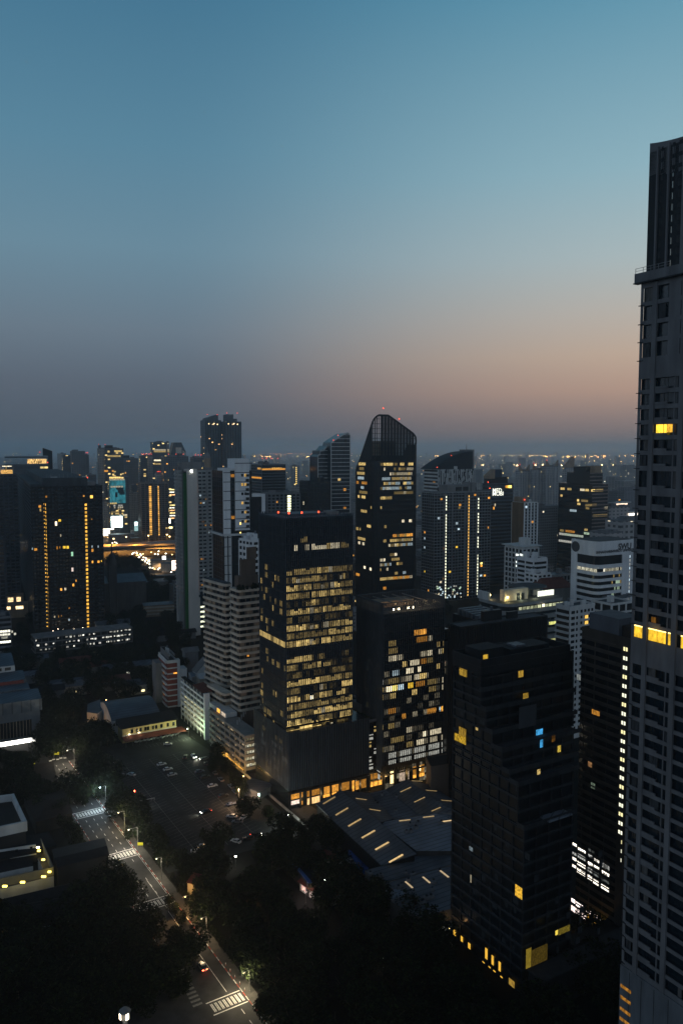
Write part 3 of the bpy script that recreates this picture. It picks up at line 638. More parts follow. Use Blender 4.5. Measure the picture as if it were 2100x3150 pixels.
seg2 = [(1195, 1235, 832, A2), (1238, 1275, 830, A3), (1215, 1285, 880, A1), (1290, 1312, 875, P1), (1035, 1085, 900, DW), (1345, 1365, 890, DW), (1240, 1275, 960, P1), (1285, 1312, 960, P2), (1355, 1372, 955, P1), (1375, 1400, 950, W1), (1385, 1420, 903, W2),
 (1030, 1060, 990, P1), (1062, 1088, 990, P2), (1095, 1125, 980, P1), (1030, 1090, 960, DW), (1125, 1150, 1030, W2), (1170, 1230, 1030, P2), (1145, 1168, 1075, P3), (1170, 1195, 1070, P2), (1220, 1240, 1062, P3), (1285, 1320, 1030, DW), (1340, 1362, 1030, W1), (1055, 1100, 1092, C1), (1200, 1235, 1112, P2), (1235, 1275, 1105, W3),
 (1148, 1185, 1122, P1), (1240, 1275, 1010, A1), (1285, 1345, 1125, DW), (1160, 1190, 1172, Y1), (1185, 1220, 1208, W2), (1020, 1055, 1200, emis((1, .8, .5), 2.2, .9, 3)), (1055, 1088, 1210, emis((1, .75, .2), 2.0, .9, 3)), (1095, 1130, 1182, C2), (1210, 1270, 1175, A1), (1290, 1340, 1185, DW), (1030, 1100, 1150, DW), (1040, 1080, 1240, W1),
 (1395, 1420, 1030, P2), (1425, 1452, 1035, P2), (1390, 1450, 990, DW), (1405, 1455, 1078, P3), (1380, 1440, 1130, P2), (1438, 1452, 1168, P2), (1390, 1420, 1080, P1), (1372, 1455, 1300, A3), (1372, 1400, 1192, P1), (1360, 1366, 1330, C2),
 (1030, 1070, 1455, DW), (1255, 1275, 1478, P3), (1300, 1370, 1472, P2), (1150, 1182, 1460, P1), (1215, 1262, 1538, P2), (1300, 1345, 1522, P1), (1370, 1430, 1500, P1), (1395, 1440, 1475, P1), (1150, 1190, 1545, DW), (1050, 1130, 1520, DW),
 (1282, 1340, 1325, A1), (1120, 1145, 1345, A1), (1030, 1080, 1357, A1)]
GW = emis((.85, .85, .75), .5, .6, 2)
for k, (xa, xb, ys) in enumerate(((1035, 1085, (1605, 1632, 1665)), (1105, 1180, (1590, 1625, 1655)), (1197, 1270, (1575, 1602, 1632)), (1292, 1360, (1562, 1588)), (1370, 1450, (1545, 1580)))):
    for y in ys:
        for j in range(3): seg2.append((xa + (xb - xa) * j / 3, xa + (xb - xa) * (j + 1) / 3 - 2, y, GW))
for x0, x1, y, m in seg2:
    u0, z = b.hit('F', *Z5(x0, y)); u1 = b.hit('F', *Z5(x1, y))[0]; k = round((T2 - 6 - z) / FH - .6); za = T2 - 6 - (k + 1) * FH + .1; zb = T2 - 6 - k * FH - .85
    d = .04 if u1 < b.W + .5 else -1.96
    if u0 < b.W < u1: u1 = b.W - .1; d = .04
    if u1 > WW: d = -3.9
    b.win('F', u0, u1, za, zb, m, d)
for i in range(130):
    k = rnd.randrange(7, 33); ua = WW * rnd.randrange(12) / 12; b.win('F', ua + .1, ua + WW / 12 - .2, T2 - 6 - (k + 1) * FH + .1, T2 - 6 - k * FH - .85, emis(PALE, rnd.choice((.05, .1, .18)), .8, 1.2), .01 if ua < b.W - 3 else -1.98)
for i in range(70):
    k = rnd.randrange(6, 30); c = rnd.choice((0, 1, 2, 4, 5, 6, 8, 9)); ua = b.D * c / 10
    b.win('L', ua + .2, ua + b.D / 10 * rnd.uniform(.5, .95), T2 - 6 - (k + 1) * FH + .1, T2 - 6 - k * FH - .85, rnd.choice([W1, W1, DW, W2] if 8 < k < 20 else [DW, GW]), .04)
openings(b, [(1045, 1722, 1068, 1800, emis((1, .7, .3), 2.4, .3)), (1102, 1718, 1165, 1785, emis((1, .75, .55), .45, .5)), (1190, 1690, 1262, 1745, A1), (1214, 1690, 1240, 1722, emis((1, .75, .35), 4, .1)), (1190, 1745, 1262, 1765, A3), (1370, 1690, 1400, 1760, DW)])
for u in (2, 10, 20): light('entrance_light', b.root, (b.W * u / 24, -2, 5), (1, .58, .2), 900, .4)
gb = MB(); gb.box(-1, WW, -.7, -.1, 9.5, 11.2, M_['dark'])
for i in range(7): gb.box(WW * i / 6 - .7, WW * i / 6 + .7, -.6, -.02, 0, 9.5, M_['dark'])
b.part('colonnade', gb)
b.flush(100)
# lower linking block between the two towers
b2 = Bld('office_podium', 'glassy low block with lit rows linking the two finned towers', 'office podium', xl=None, xc=1134, xr=1183, yt=2222, Y=342, a=61, W=None, D=34, group=None)
b2.W = 12; b2.shell(0, b2.Ht, 3.35, 2.2, .8, .3, .2, M_['dark'], M_['glass'], faces='FL')
b2.litgrid('F', 8, b2.Ht, 3.35, 2.2, .8, .3, .4, [DW, W1, GW]); b2.roof(b2.Ht, 3, m=M_['grass']); 
openings(b2, [(890, 1745, 1000, 1800, A1), (890, 1800, 1000, 1835, A3)])
light('entrance_light', b2.root, (3, -2, 4), (1, .6, .2), 600, .4); b2.flush(60)
# ---- curved top tower ------------------------------------------------------
b = Bld('office_tower', 'dark glass tower with an open pointed rounded crown, taller than its neighbours', 'office tower', xl=1088, xc=1153, xr=1286, yt=1400, Y=650, a=64)
def Z8(x, y): return (1080 + x / 7.127, 1250 + y / 7.127)
outF = [b.hit('F', *Z8(x, y)) for x, y in ((520, 170), (560, 130), (620, 108), (680, 105), (730, 130), (900, 250), (1100, 395), (1250, 505), (1350, 580), (1420, 660), (1460, 760), (1475, 880))]
outL = [b.hit('L', *Z8(x, y)) for x, y in ((520, 180), (500, 230), (420, 460), (300, 830), (200, 1130), (120, 1330), (85, 1500), (60, 1700))]
def interp(o, u):
    if u <= o[0][0]: return o[0][1]
    for (a, za), (c, zc) in zip(o, o[1:]):
        if u <= c: return za + (zc - za) * (u - a) / max(c - a, 1e-6)
    return o[-1][1]
def htop(x, y): return min(interp(outF, x), interp(outL, max(y, 0)))
Wd, Dd, rr = b.W, b.D, 5.0
per = []
def arc(cx, cy, a0):
    for i in range(1, 5): a = R(a0 + i * 90 / 5); per.append((cx + rr * math.cos(a), cy + rr * math.sin(a)))
def seg(x0, y0, x1, y1):
    n = max(2, int(math.hypot(x1 - x0, y1 - y0) / .95))
    for i in range(n + 1): per.append((x0 + (x1 - x0) * i / n, y0 + (y1 - y0) * i / n))
seg(rr, 0, Wd - rr, 0); arc(Wd - rr, rr, -90); seg(Wd, rr, Wd, Dd - rr); arc(Wd - rr, Dd - rr, 0); seg(Wd - rr, Dd, rr, Dd); arc(rr, Dd - rr, 90); seg(0, Dd - rr, 0, rr); arc(rr, rr, 180)
zc = b.hit('F', *Z2(1050, 425))[1]
g = MB(); g.prism(per, 0, [min(zc, htop(*p)) for p in per], M_['glass']); b.part('glazing', g)
fn = MB(); rim = MB(); ring = MB(); n = len(per); FB3 = 3.95
for i in range(n):
    x, y = per[i]; xn, yn = per[(i + 1) % n]; L = math.hypot(xn - x, yn - y)
    if L < .05: continue
    dx, dy = (xn - x) / L, (yn - y) / L; nx, ny = dy, -dx; zt = htop(x, y); ztn = htop(xn, yn)
    fn.obox((x + nx * .2, y + ny * .2), (dx, dy), (nx, ny), .13, .1, 8, min(zt, zc) - .2, M_['dark'])
    if zt > zc: fn.obox((x + nx * .2, y + ny * .2), (dx, dy), (nx, ny), .26 if i % 3 == 0 else .47, .1, zc - .2, zt - .2, M_['dark'])
    j = len(rim.v); k = rim.mi(M_['dark'])
    for (px, py, z) in ((x, y, zt), (xn, yn, ztn)):
        for ox, oz in ((-.5, -1.2), (.5, -1.2), (.5, .3), (-.5, .3)): rim.v.append((px + nx * ox, py + ny * ox, z + oz))
    for q in range(4): r_ = (q + 1) % 4; rim.f.append((j + q, j + r_, j + 4 + r_, j + 4 + q)); rim.m.append(k)
    z = 12
    while z < min(zt, ztn) - 1:
        hh = 1.5 if z < zc else .35
        ring.obox(((x + xn) / 2 + nx * .1, (y + yn) / 2 + ny * .1), (dx, dy), (nx, ny), L / 2, .14, z, z + hh, M_['glass' if z < zc else 'dark']); z += FB3
b.part('mullions', fn); b.part('crown_rim', rim); b.part('floor_band', ring)
gb = MB(); gb.box(Wd * .25, Wd * .62, Dd * .25, Dd * .7, zc, zc + 16, M_['tan']); gb.box(Wd * .1, Wd * .9, Dd * .2, Dd * .8, zc - .2, zc + 4, M_['dark']); b.part('roof_plant', gb)
r3 = [(440, [(.0, .02, W1), (.03, .38, W3), (.42, .52, W3), (.6, .72, W3), (.85, 1, W3)], [(.15, .6)], W2), (470, [(.1, .15, P2), (.4, .47, P2), (.55, .75, DW), (.8, 1, P1)], [(.2, .5)], DW), (497, [(.28, .33, P3), (.35, .7, P1), (.7, .98, P1)], [(.05, .55)], W1), (528, [(.05, .3, C1), (.35, .6, W1), (.6, .95, P1)], [(.1, .5)], C1),
 (554, [(.1, .6, C1), (.3, .4, P2), (.7, .8, W3), (.8, 1, C1)], [(0, .7)], A1), (582, [(.0, .65, C1), (.2, .3, C2), (.76, .95, C1)], [(.3, .5)], C1), (636, [(.42, 1, DW)], [(.2, .9)], DW), (664, [(0, .08, W1), (.08, .36, W3)], [(.1, .6)], W2), (718, [(.0, .05, W2)], [(.9, 1)], W1), (738, [], [(.3, .7)], W1), (797, [(.66, .74, P3), (.88, .98, P3)], [], W1),
 (830, [(.12, .2, W1)], [(.7, .95)], W2), (850, [], [(.0, .3)], W1), (880, [(.38, .5, A2), (.52, .74, A2), (.74, 1, A3)], [], A1), (910, [(.1, .2, W1), (.3, .5, W2), (.5, .96, W1), (.97, 1, P2)], [(.1, .6)], W1), (940, [(.25, .5, P2), (.5, .7, P1), (.7, 1, C1)], [(.0, .55)], P2), (990, [(.3, .52, P3)], [], W1), (1018, [(.0, .08, P2), (.1, .16, P3), (.35, .6, W1)], [], W1), (1050, [(.0, .35, C1), (.5, .7, DW)], [], C1), (1078, [(.0, .03, W1), (.2, .25, P2)], [(.5, 1)], P3), (1100, [(.45, .55, W1), (.7, .8, C1)], [], P1), (1132, [(0, .4, W2), (.4, .9, A2), (.9, 1, P2)], [(.0, .3)], A2), (1186, [(.1, .2, A2)], [], W1)]
for y, fs, ls, lm in r3:
    z = b.hit('F', *Z2(1090, y))[1]; k = round((z - 12 - 1.5) / FB3 - .3); za = 12 + k * FB3 + 1.55; zb = 12 + (k + 1) * FB3 - .05
    for s0, s1, m in fs:
        nn_ = max(1, round((s1 - s0) * 14))
        for i in range(nn_):
            ua = rr + (Wd - 2 * rr) * (s0 + (s1 - s0) * i / nn_); ub = rr + (Wd - 2 * rr) * (s0 + (s1 - s0) * (i + 1) / nn_)
            b.win('F', ua, ub - .1, za, zb, m if rnd.random() < .7 else rnd.choice(MIX), .05)
    for s0, s1 in ls:
        for i in range(4):
            if rnd.random() < .75: ua = rr + (Dd - 2 * rr) * (1 - s1 + (s1 - s0) * i / 4); b.win('L', ua, ua + (Dd - 2 * rr) * (s1 - s0) / 4 - .2, za, zb, lm, .32)
b.flush(100)
beacon(b, 8, 1, outF[3][1] + 2, 14, .8); beacon(b, outF[6][0] * .93, 1, outF[6][1] + 4, 14, .8)

# ---- giant concrete tower at the right edge ---------------------------------
EY = 180.0; EX = AT(1957, 1380, EY)[0]; LEN = 44
b = Bld('residential_tower', 'giant concrete tower cut by the right edge, with one lit gold band of windows', 'residential tower', C=(EX + .5 * LEN, EY - .866 * LEN), W=30, D=LEN, Ht=230, a=60)
def w_(px, py): return b.hit('L', px, py)
def zE(py): return AT(1957, py, EY)[2]
D = b.D
zt0 = w_(1986, 800)[1]
g = MB(); g.box(.5, 29.5, .4, D - .35, 0, zE(850), M_['glassb']); b.part('glazing', g)
u = lambda px: b.hit('L', px, 1905)[0]
cols = [(D, D), (u(1980), u(1993.5)), (u(2050), u(2054)), (u(2068), u(2083)), (u(2094), u(2095))]
u1a, u1b = u(1980), u(1993); u3a, u3b = u(2050.5), u(2054); u4a, u4b = u(2067.5), u(2082.5)
zp = w_(1950, 2990)[1]
conc = M_['conc']; wallT = mat('tower_render', (.15, .152, .158), .85, 0, .3, .4)
g = MB()
for ua, ub, pr in ((u1b, u1a, .55), (u4b, u4a, .55), (D - .7, D, .12), (8.0, 11.0, .55)): b.fbox(g, 'L', ua, ub, zp - 8 if pr > .5 else 0, zE(858), 0, pr, wallT)
b.fbox(g, 'L', u3b, u3a, zp, zE(1120), 0, .2, wallT)
g.objs('pier', b.root)
FHT = 44.6 / 2450 * 181
g = MB(); rg = MB(); lip = MB()
ztop = zE(848); ys = []
y = 1916.0
zlit0, zlit1 = zE(1956), zE(1918)
zsol = zE(1990)
rowsz = []                       # window rows (z0,z1)
# rows above the gold band
for i in range(9): z0 = zE(1914) + .55 + i * FHT; rowsz.append((z0, z0 + 2.35, 'n'))
zb0 = rowsz[-1][1] + .1
zband = zE(1503)
rowsz.append((zE(1497), zE(1447), 'tall'))
for i in range(6): z0 = zE(1432) + i * FHT * 1.02; rowsz.append((z0, z0 + 2.4, 'n' if i < 6 else 't'))
ztl = rowsz[-1][1]
for i, (ya, yb_) in enumerate(((1102, 1058), (1045, 1003), (990, 945), (932, 890))): rowsz.append((zE(ya), zE(yb_), 'top'))
# rows below
z = zsol + .0
k = 0
while True:
    z1 = zE(2036) - k * FHT
    if z1 - 2.4 < zp: break
    rowsz.append((z1 - 2.4, z1, 'low')); k += 1
rowsz.sort(); prev = zp
fr = MB()
for z0, z1, kind in rowsz + [(zE(862), 0, 'end')]:
    zz0 = max(prev, 0)
    if kind == 'end': b.fbox(g, 'L', 0, D - .7, prev, zE(850), 0.003, .3, wallT); break
    if abs(z0 - zlit1) < 3 and z0 > zlit1: pass
    if prev < zlit0 < z0:       # gold band between
        b.fbox(g, 'L', 0, D - .7, prev, zlit0, .003, .3, wallT); b.fbox(g, 'L', 0, D - .7, zlit1, z0, .003, .3, wallT)
    else: b.fbox(g, 'L', 0, D - .7, prev, z0, .003, .3, wallT)
    if kind in ('n', 'low', 'tall'):
        # raised sill under the half bay, railings
        b.fbox(rg, 'L', u3a + 1.5, u1b - .1, z0, z0 + .5, .05, .42, wallT)
        b.fbox(fr, 'L', (u1a + D) / 2, (u1a + D) / 2 + .08, z0, z1, .0, .08, M_['dark']); b.fbox(fr, 'L', (u1b + u3a) / 2, (u1b + u3a) / 2 + .08, z0, z1, 0, .08, M_['dark'])
    if kind == 'top':
        b.fbox(g, 'L', u3a - 1.0, u1b - 2.9, z0, z1, .003, .28, wallT)
        if z0 < zE(1100) + .1: pass
    b.fbox(lip, 'L', D - 1.2, D + .35, z0 - .75, z0 - .6, .0, .45, M_['dark'])
    prev = z1
b.part('floor_band', g); rg.objs('sill', b.root); fr.objs('window_frame', b.root); lip.objs('drip_ledge', b.root)
g = MB(); b.fbox(g, 'L', -.0, D + .9, zE(872), zE(843), .0, 1.3, wallT); b.fbox(g, 'L', -.0, D + 1.0, zE(875), zE(872), .0, 1.6, M_['dark']); g.box(0, 30, D, D + .9, zE(872), zE(843) - .01, wallT); b.part('cornice', g)
g = MB()
for i in range(4): b.fbox(g, 'L', D + .7 - i * 2, D + .78 - i * 2, zE(843), zE(843) + 1.1, 1.1, 1.18, M_['pole'])
b.fbox(g, 'L', D - 8, D + .78, zE(843) + 1.05, zE(843) + 1.13, 1.1, 1.18, M_['pole']); b.fbox(g, 'L', D - 8, D + .78, zE(843) + .5, zE(843) + .56, 1.1, 1.18, M_['pole']); b.part('railing', g)
# lower panels
g = MB(); b.fbox(g, 'L', 0, D - .1, -2, zp - .01, .003, .6, mat('podium_panel', (.13, .14, .15), .8, 0, .25, .5))
b.part('podium_wall', g)
g = MB()
for px in (1938, 1975, 2015, 2060): uu = b.hit('L', px, 3080)[0]; b.fbox(g, 'L', uu, uu + .12, -2, zp - .5, .6, .62, M_['dark'])
b.part('panel_joint', g)
# crown : open screen, curved top
uc = b.hit('L', 1990, 700, -1.0)[0]; zc0 = zE(843)
def ctop(px): return {0: 440, 1: 452, 2: 466, 3: 470}[0] if False else 440 + 26 * (1 - math.exp(-(px - 1998) / 45)) if px > 1998 else 440
g = MB(); off = -1.0
pts = []
for i in range(13):
    uu = uc - i * 2.2; px = 1990 + (uc - uu) * 6
    pts.append((uu, ctop(1998 + i * 14)))
zz = lambda py: zE(py)
for (ua, ya), (ub, yb_) in zip(pts, pts[1:]):
    z1 = (zE(ya) + zE(yb_)) / 2
    j = len(g.v); k = g.mi(wallT)
    for xx in (1.0, 1.5):
        g.v += [(xx, ub, zE(ya) - 7), (xx, ua, zE(ya) - 7), (xx, ua, zE(ya)), (xx, ub, zE(yb_))]
    for f in ((3, 2, 1, 0), (4, 5, 6, 7), (2, 3, 7, 6), (1, 2, 6, 5), (0, 1, 5, 4), (3, 0, 4, 7)): g.f.append(tuple(j + q for q in f)); g.m.append(k)
b.part('crown_beam', g)
g = MB()
def cb(pxa, pxb, d, m, za=None, zb=None):
    ua = b.hit('L', pxa, 700, off)[0]; ub = b.hit('L', pxb, 700, off)[0]; b.fbox(g, 'L', ub, ua, za or zc0, zb or zE(470), off - .3, off + d, m)
cb(1990, 2016, 0, M_['dark']); cb(2020, 2026, 0, M_['dark']); cb(2032, 2050, 0, M_['dark']); cb(2054, 2060, 0, M_['dark']); cb(2068, 2080, 0, M_['dark'])
for a in range(19):
    z0 = zc0 + a * (zE(470) - zc0) / 11 * .5
    if a % 2 == 0: continue
FC = (zE(472) - zc0) / 11
for a in range(12):
    for xa, xb in ((2026, 2032), (2060, 2068), (2080, 2096)): cb(xa, xb, .02, M_['dark'], zc0 + a * FC - FC * .18, zc0 + a * FC + FC * .2)
for xa in (2083, 2087, 2091): cb(xa, xa + 1.6, .02, M_['dark'])
for xa in (2028.5, 2063.5): cb(xa, xa + 2.2, .02, M_['dark'])
b.part('crown_screen', g)
g = MB(); cb(2016, 2020, .5, M_['greyc'], None, zE(462)); cb(2050, 2054, .5, M_['greyc'], None, zE(462)); cb(2096, 2102, .5, M_['greyc'], None, zE(462)); b.part('crown_pier', g)
# gold lit band and others
GOLD = emis((1, .58, .04), 1.15, .35, .7); GOLDT = emis((1, .75, .25), 3.2, .2)
for ua, ub in ((u1a + .1, D - .8), (u3a + .15, u1b - .1), (u4a + .1, u3b - .1), (2, u4b - 1.0)):
    m = (ua + ub) / 2; n = max(1, int((ub - ua) / 1.6))
    for i in range(n):
        a = ua + (ub - ua) * i / n; c = ua + (ub - ua) * (i + 1) / n
        b.win('L', a + .04, c - .04, zlit0 + .05, zlit1 - .35, GOLD, .06)
    b.win('L', ua, ub, zlit1 - .32, zlit1 - .05, GOLDT, .08)
for dd in (3, 12): light('band_light', b.root, (-1.6, (u1b + u3a) / 2 - dd + 3, zlit1 - .4), (1, .6, .15), 60, .2)
zc_ = [r for r in rowsz if r[2] == 'n' and r[0] > zE(1350)]
zr = min(rowsz, key=lambda r: abs((r[0] + r[1]) / 2 - zE(1324)))
b.win('L', u3a + 1.7, u1b - .5, zr[0] + .1, zr[1] - .05, emis((1, .62, .05), 1.9, .3, 1.2), .06); b.win('L', u3a + .2, u3a + 1.6, zr[0] + .6, zr[1] - .05, emis((1, .5, .05), .9, .6), .06)
b.win('L', u1b - 2.0, u1b - .8, zlit1 + .7, zlit1 + 2.6, emis(AMBER, .12, .5), .06)
CUR = mat('curtain', (.11, .105, .1), .9, 0, .5, 2); CUR2 = mat('blind', (.05, .055, .06), .8, 0, .5, 2); ACB = M_['greyc']
for z0, z1, kind in rowsz:
    for ua, ub in ((u3a + .2, u1b - .2), (u1a + .1, D - .9), (u4a + .1, u3b - .1), (11.2, u4b - .2)):
        if rnd.random() < .22 and not zlit0 - 1 < z0 < zlit1: a = rnd.uniform(ua, ub - 1.5); b.win('L', a, min(ub, a + rnd.uniform(.8, 2.6)), z0 + .1, z1 - .1, rnd.choice((CUR, CUR2, CUR2)), .03)
for px, py in ((1932, 3040), (1932, 3075), (1930, 3110), (1928, 3140)):
    zz_ = b.hit('L', px, py)[1]; b.win('L', D - 3.4, D - .4, zz_ - .5, zz_ + .3, emis(AMBER, .35, .6), .66)
b.flush(100)
# ================================================================ NEAR RIGHT
# dark stepped condominium
Cc = G(1627, 3074)
b = Bld('residential_tower', 'very dark stepped condominium whose corner terraces step out downwards, with a blue lit screen window', 'residential tower', C=Cc, W=35, D=33.5, Ht=88, a=59)
dk = mat('dark_render', (.014, .016, .019), .8, 0, .3, .5); dk2 = mat('dark_spandrel', (.026, .03, .035), .8, 0, .3, .5)
steps = []
for px, py in ((1479, 2052), (1480, 2125), (1495, 2185), (1514, 2255), (1545, 2310), (1568, 2378), (1594, 2415), (1612, 2550)):
    uu, z = b.hit('L', px, py); steps.append((uu, z))
FH6 = 3.35; tops = [s[1] for s in steps]
b.Ht = tops[0]
for i, (uu, z) in enumerate(steps):
    z0 = steps[i + 1][1] if i + 1 < len(steps) else 0; uu = max(0, uu); dd = b.D - uu; n_ = max(1, round((z - z0) / FH6))
    w0 = b.hit('F', 1757, 2100 + i * 60, -uu)[0]; w0s = w0
    b.shell(z0 + (.01 if i < 7 else 0), z - .02 * i, (z - z0) / n_, 4.2, .75, .7, .35, dk2 if i else dk, M_['matte'], 0, uu, w0, dd, faces='FLRB', pier=dk)
    if i < 7:
        q = MB(); q.box(-.4, w0 - 1, steps[i + 1][0] if steps[i + 1][0] > 0 else 0, uu, z0 - .25, z0 + .05, M_['roof']); b.part('terrace', q)
        q = MB(); e = max(0, steps[i + 1][0]); q.box(-.45, w0 - 1, e - .4, e - .25, z0 - .2, z0 + 1.1, dk2); q.box(-.45, -.3, e - .2, uu, z0 - .2, z0 + 1.1, dk2); b.part('balustrade', q)
u0 = steps[0][0]; zt = tops[0]
q = MB(); q.box(-.5, 35.5, u0 - .5, b.D + .5, zt - .1, zt + .1, M_['roof']); 
for bx in ((-.5, 35.5, u0 - .5, u0 - .1), (-.5, 35.5, b.D + .1, b.D + .5)): q.box(*bx, zt - 2.2, zt + 2.2, dk)
for bx in ((-.5, -.1, u0 - .09, b.D + .09), (35.1, 35.5, u0 - .09, b.D + .09)): q.box(*bx, zt - 2.2, zt + 2.19, dk)
b.part('parapet', q)
q = MB(); q.box(14, 30, u0 + 3, u0 + 10, zt + .1, zt + 2.6, dk); q.box(3, 12, u0 + 4, u0 + 11, zt + .1, zt + 3.6, dk); q.box(17, 21, u0 + 4, u0 + 8, zt + 2.6, zt + 3.2, M_['metal']); b.part('roof_plant', q)
def Z7(x, y): return (1350 + x / 3.484, 1900 + y / 3.484)
def hF(px, py, y0): return b.hit('F', px, py, -y0)
def wF(x0, y0, x1, y1, m, yo, dd=.05, z=Z7):
    a, zt_ = hF(*z(x0, y0), yo); c, _ = hF(*z(x1, y0), yo); _, zb = hF(*z(x0, y1), yo); b.win('F', a, c, zb, zt_, m, dd, 0, yo)
def wL(x0, y0, x1, y1, m, dd=.05, z=Z7):
    a, zt_ = b.hit('L', *z(x1, y0)); c, _ = b.hit('L', *z(x0, y0)); _, zb = b.hit('L', *z(x1, y1)); b.win('L', a, c, zb, zt_, m, dd)
for i in range(60): k = rnd.randrange(24); f = rnd.choice('FL'); u = rnd.randrange(7) * 4.2 + rnd.uniform(.5, 2) + (steps[2][0] if f == 'L' and k > 18 else 0); (b.win(f, u, u + rnd.uniform(.8, 2), 4 + k * 2.9, 5.9 + k * 2.9, mat('curtain_dim', (.035, .04, .045), .9, 0, .5, 2), .03) if f == 'F' and k < 12 or (f == 'L' and u < 30) else None)
wL(228, 545, 308, 640, YD, .4); wL(228, 560, 262, 610, emis((1, .6, .08), .5, .5), .42); wL(222, 1195, 298, 1285, YD, .4); wL(175, 1285, 296, 1365, emis((1, .6, .05), .5, .8, 2), .4); wL(400, 1180, 425, 1210, W1, .4)
wF(838, 570, 892, 640, emis((1, .6, .08), .45, .5, 1.5), u0, .4); wF(888, 810, 945, 880, YD, u0 - 1, .4); wF(470, 400, 520, 470, emis((1, .6, .06), .6, .3), u0 + 3.9)
TVB = emis(BLUE, .75, .45, 1.2)
wF(1028, 1200, 1098, 1290, TVB, steps[3][0], .4); wF(1070, 1305, 1100, 1390, TVB, steps[4][0], .4)
wF(1258, 1370, 1292, 1440, emis((1, .7, .1), .6, .6, 2), steps[4][0], .4); wF(1195, 1265, 1230, 1330, emis(AMBER, .1, .5), steps[4][0], .4)
wF(1038, 1625, 1072, 1680, emis(WARM, .5, .8, 2), steps[6][0], .4)
def Zb(x, y): return (1350 + x / 2.0907, 2500 + y / 2.0907)
wL(495, 485, 540, 560, emis((1, .55, .05), .9, .6, 2), .4, Zb); wL(200, 225, 222, 250, emis(COOL, .2, .5), .4, Zb); wL(206, 400, 214, 450, emis(PALE, .3, .3), .4, Zb)
wF(845, 960, 1030, 1190, mat('blank_panel', (.05, .056, .064)), steps[3][0], .45); wF(552, 875, 585, 1000, emis((1, .7, .08), .2, .3), 0, .4, Zb); wF(588, 880, 688, 985, emis((1, .66, .1), .06, .6, 2), 0, .4, Zb); wF(740, 755, 756, 785, emis((1, .75, .1), 1.0, .2), 0, .4, Zb); wF(760, 745, 832, 785, emis((1, .75, .1), .12, .6, 2), 0, .4, Zb)
LW = emis((1, .55, .06), 1.0, .2)
for x0, y0, x1, y1 in ((98, 757, 113, 792), (124, 840, 137, 862), (145, 798, 158, 832), (122, 898, 135, 920), (182, 890, 195, 912), (192, 842, 207, 878), (219, 918, 233, 948), (302, 875, 317, 945), (284, 962, 298, 992), (343, 922, 357, 982), (323, 992, 336, 1016), (388, 962, 402, 1022), (354, 1018, 368, 1048), (399, 1055, 413, 1080)): wL(x0, y0, x1, y1, LW, .4, Zb)
wL(455, 1085, 492, 1170, emis((1, .6, .1), .35, .4), .5, Zb)
b.flush(100)
q = MB(); q.box(w0 * .45, w0 * .95, 2, 8, steps[7][1] + .1, steps[7][1] + .5, M_['metall']); b.part('terrace_pavilion', q)
q = MB(); q.box(-1, 46, -6, -.5, 0, 9, dk); q.box(w0 + .6, 46, -.49, 6, 0, 8, dk); q.box(-1.4, 46.4, -6.4, -.45, 9, 9.4, dk2); b.part('podium', q)
# louvred dark block
b = Bld('office_block', 'black block clad in fine vertical louvres behind the stepped condominium', 'office block', xl=1404, xc=1417, xr=1681, yt=1931, Y=318, a=61)
b.D = 8; g = MB(); g.box(0, b.W, 0, b.D, 0, b.Ht - .4, M_['dark']); b.part('wall', g); lou = mat('louvre', (.014, .016, .019), .6, .2, .2, .5)
for f in 'FLRB': fins(b, f, .2, (b.W if f in 'FB' else b.D) - .2, 8, b.Ht, 1.15, .35, .05, .5, m=lou)
b.roof(b.Ht, 2, par=.4, wall=lou, plant=M_['dark'])
q = MB()
for i in range(8): q.box(24, b.W * .8, 11 + i * 3, 12.6 + i * 3, b.Ht - 3, b.Ht - 2 + i * .25, M_['metal'])
q.box(23, b.W * .8, 10, 36, 0, b.Ht - 3, M_['dark']); b.part('louvred_roof', q)
# brown hotel with the column of stair lights
Cb = AT(1936, 1990, 226); b = Bld('hotel_tower', 'dim brown slab tower with a column of small white stair windows at its right-hand corner', 'tower', C=(Cb[0], 226), W=12, D=58, Ht=AT(1940, 1975, 226)[2], a=60)
b.D = b.hit('L', 1789, 1938)[0]; BD = b.D; bw = mat('brown_render', (.045, .038, .033), .85, 0, .3, .3)
zt = b.Ht; g = MB(); g.box(0, 12, 0, BD, 0, zt, bw); b.part('wall', g)
FHH = 28.7 / 2450 * 229; q = MB(); nrow = int(zt / FHH)
for k in range(1, nrow - 1):
    z0 = zt - 2.2 - k * FHH; pat = tuple(v * BD / 54 for v in (9, 13.5, 17.5, 23, 28.5, 32.5, 39, 44, 49.5))
    for j, uu in enumerate(pat):
        if z0 < 3: continue
        q.box(-.07, -.02, uu, uu + (2.6 if j % 3 == 0 else 1.6), z0 + .7, z0 + 2.1, M_['glass'])
b.part('window', q, kind='stuff')
q = MB()
for k in range(nrow): q.box(-.16, -.02, 5, BD, zt - 2.2 - k * FHH + .1, zt - 2.2 - k * FHH + .5, mat('brown_band', (.055, .047, .042), .85))
b.part('floor_band', q)
for i in range(24):
    px = 1938 - i * 1.05; py = 2001 + i * 28.7 * (1 - .0008 * i)
    uu, z = b.hit('L', px, py)
    m = emis((1, 1, .75) if i % 3 else (1, .9, .45), 1.25 if i < 21 else .8, 0); n0 = .6 if i < 21 else .3
    b.win('L', .8, .8 + n0, z - .55, z + .55, m, .06)
    if i < 21: b.win('L', 1.65, 2.25, z - .55, z + .55, m, .06)
def Zr(x, y): return (1700 + x / 3.92, 2560 + y / 3.92)
LB = emis((1, .92, .78), 2.2, .55, 1.5); LBd = emis((.9, .9, .85), .5, .8, 2)
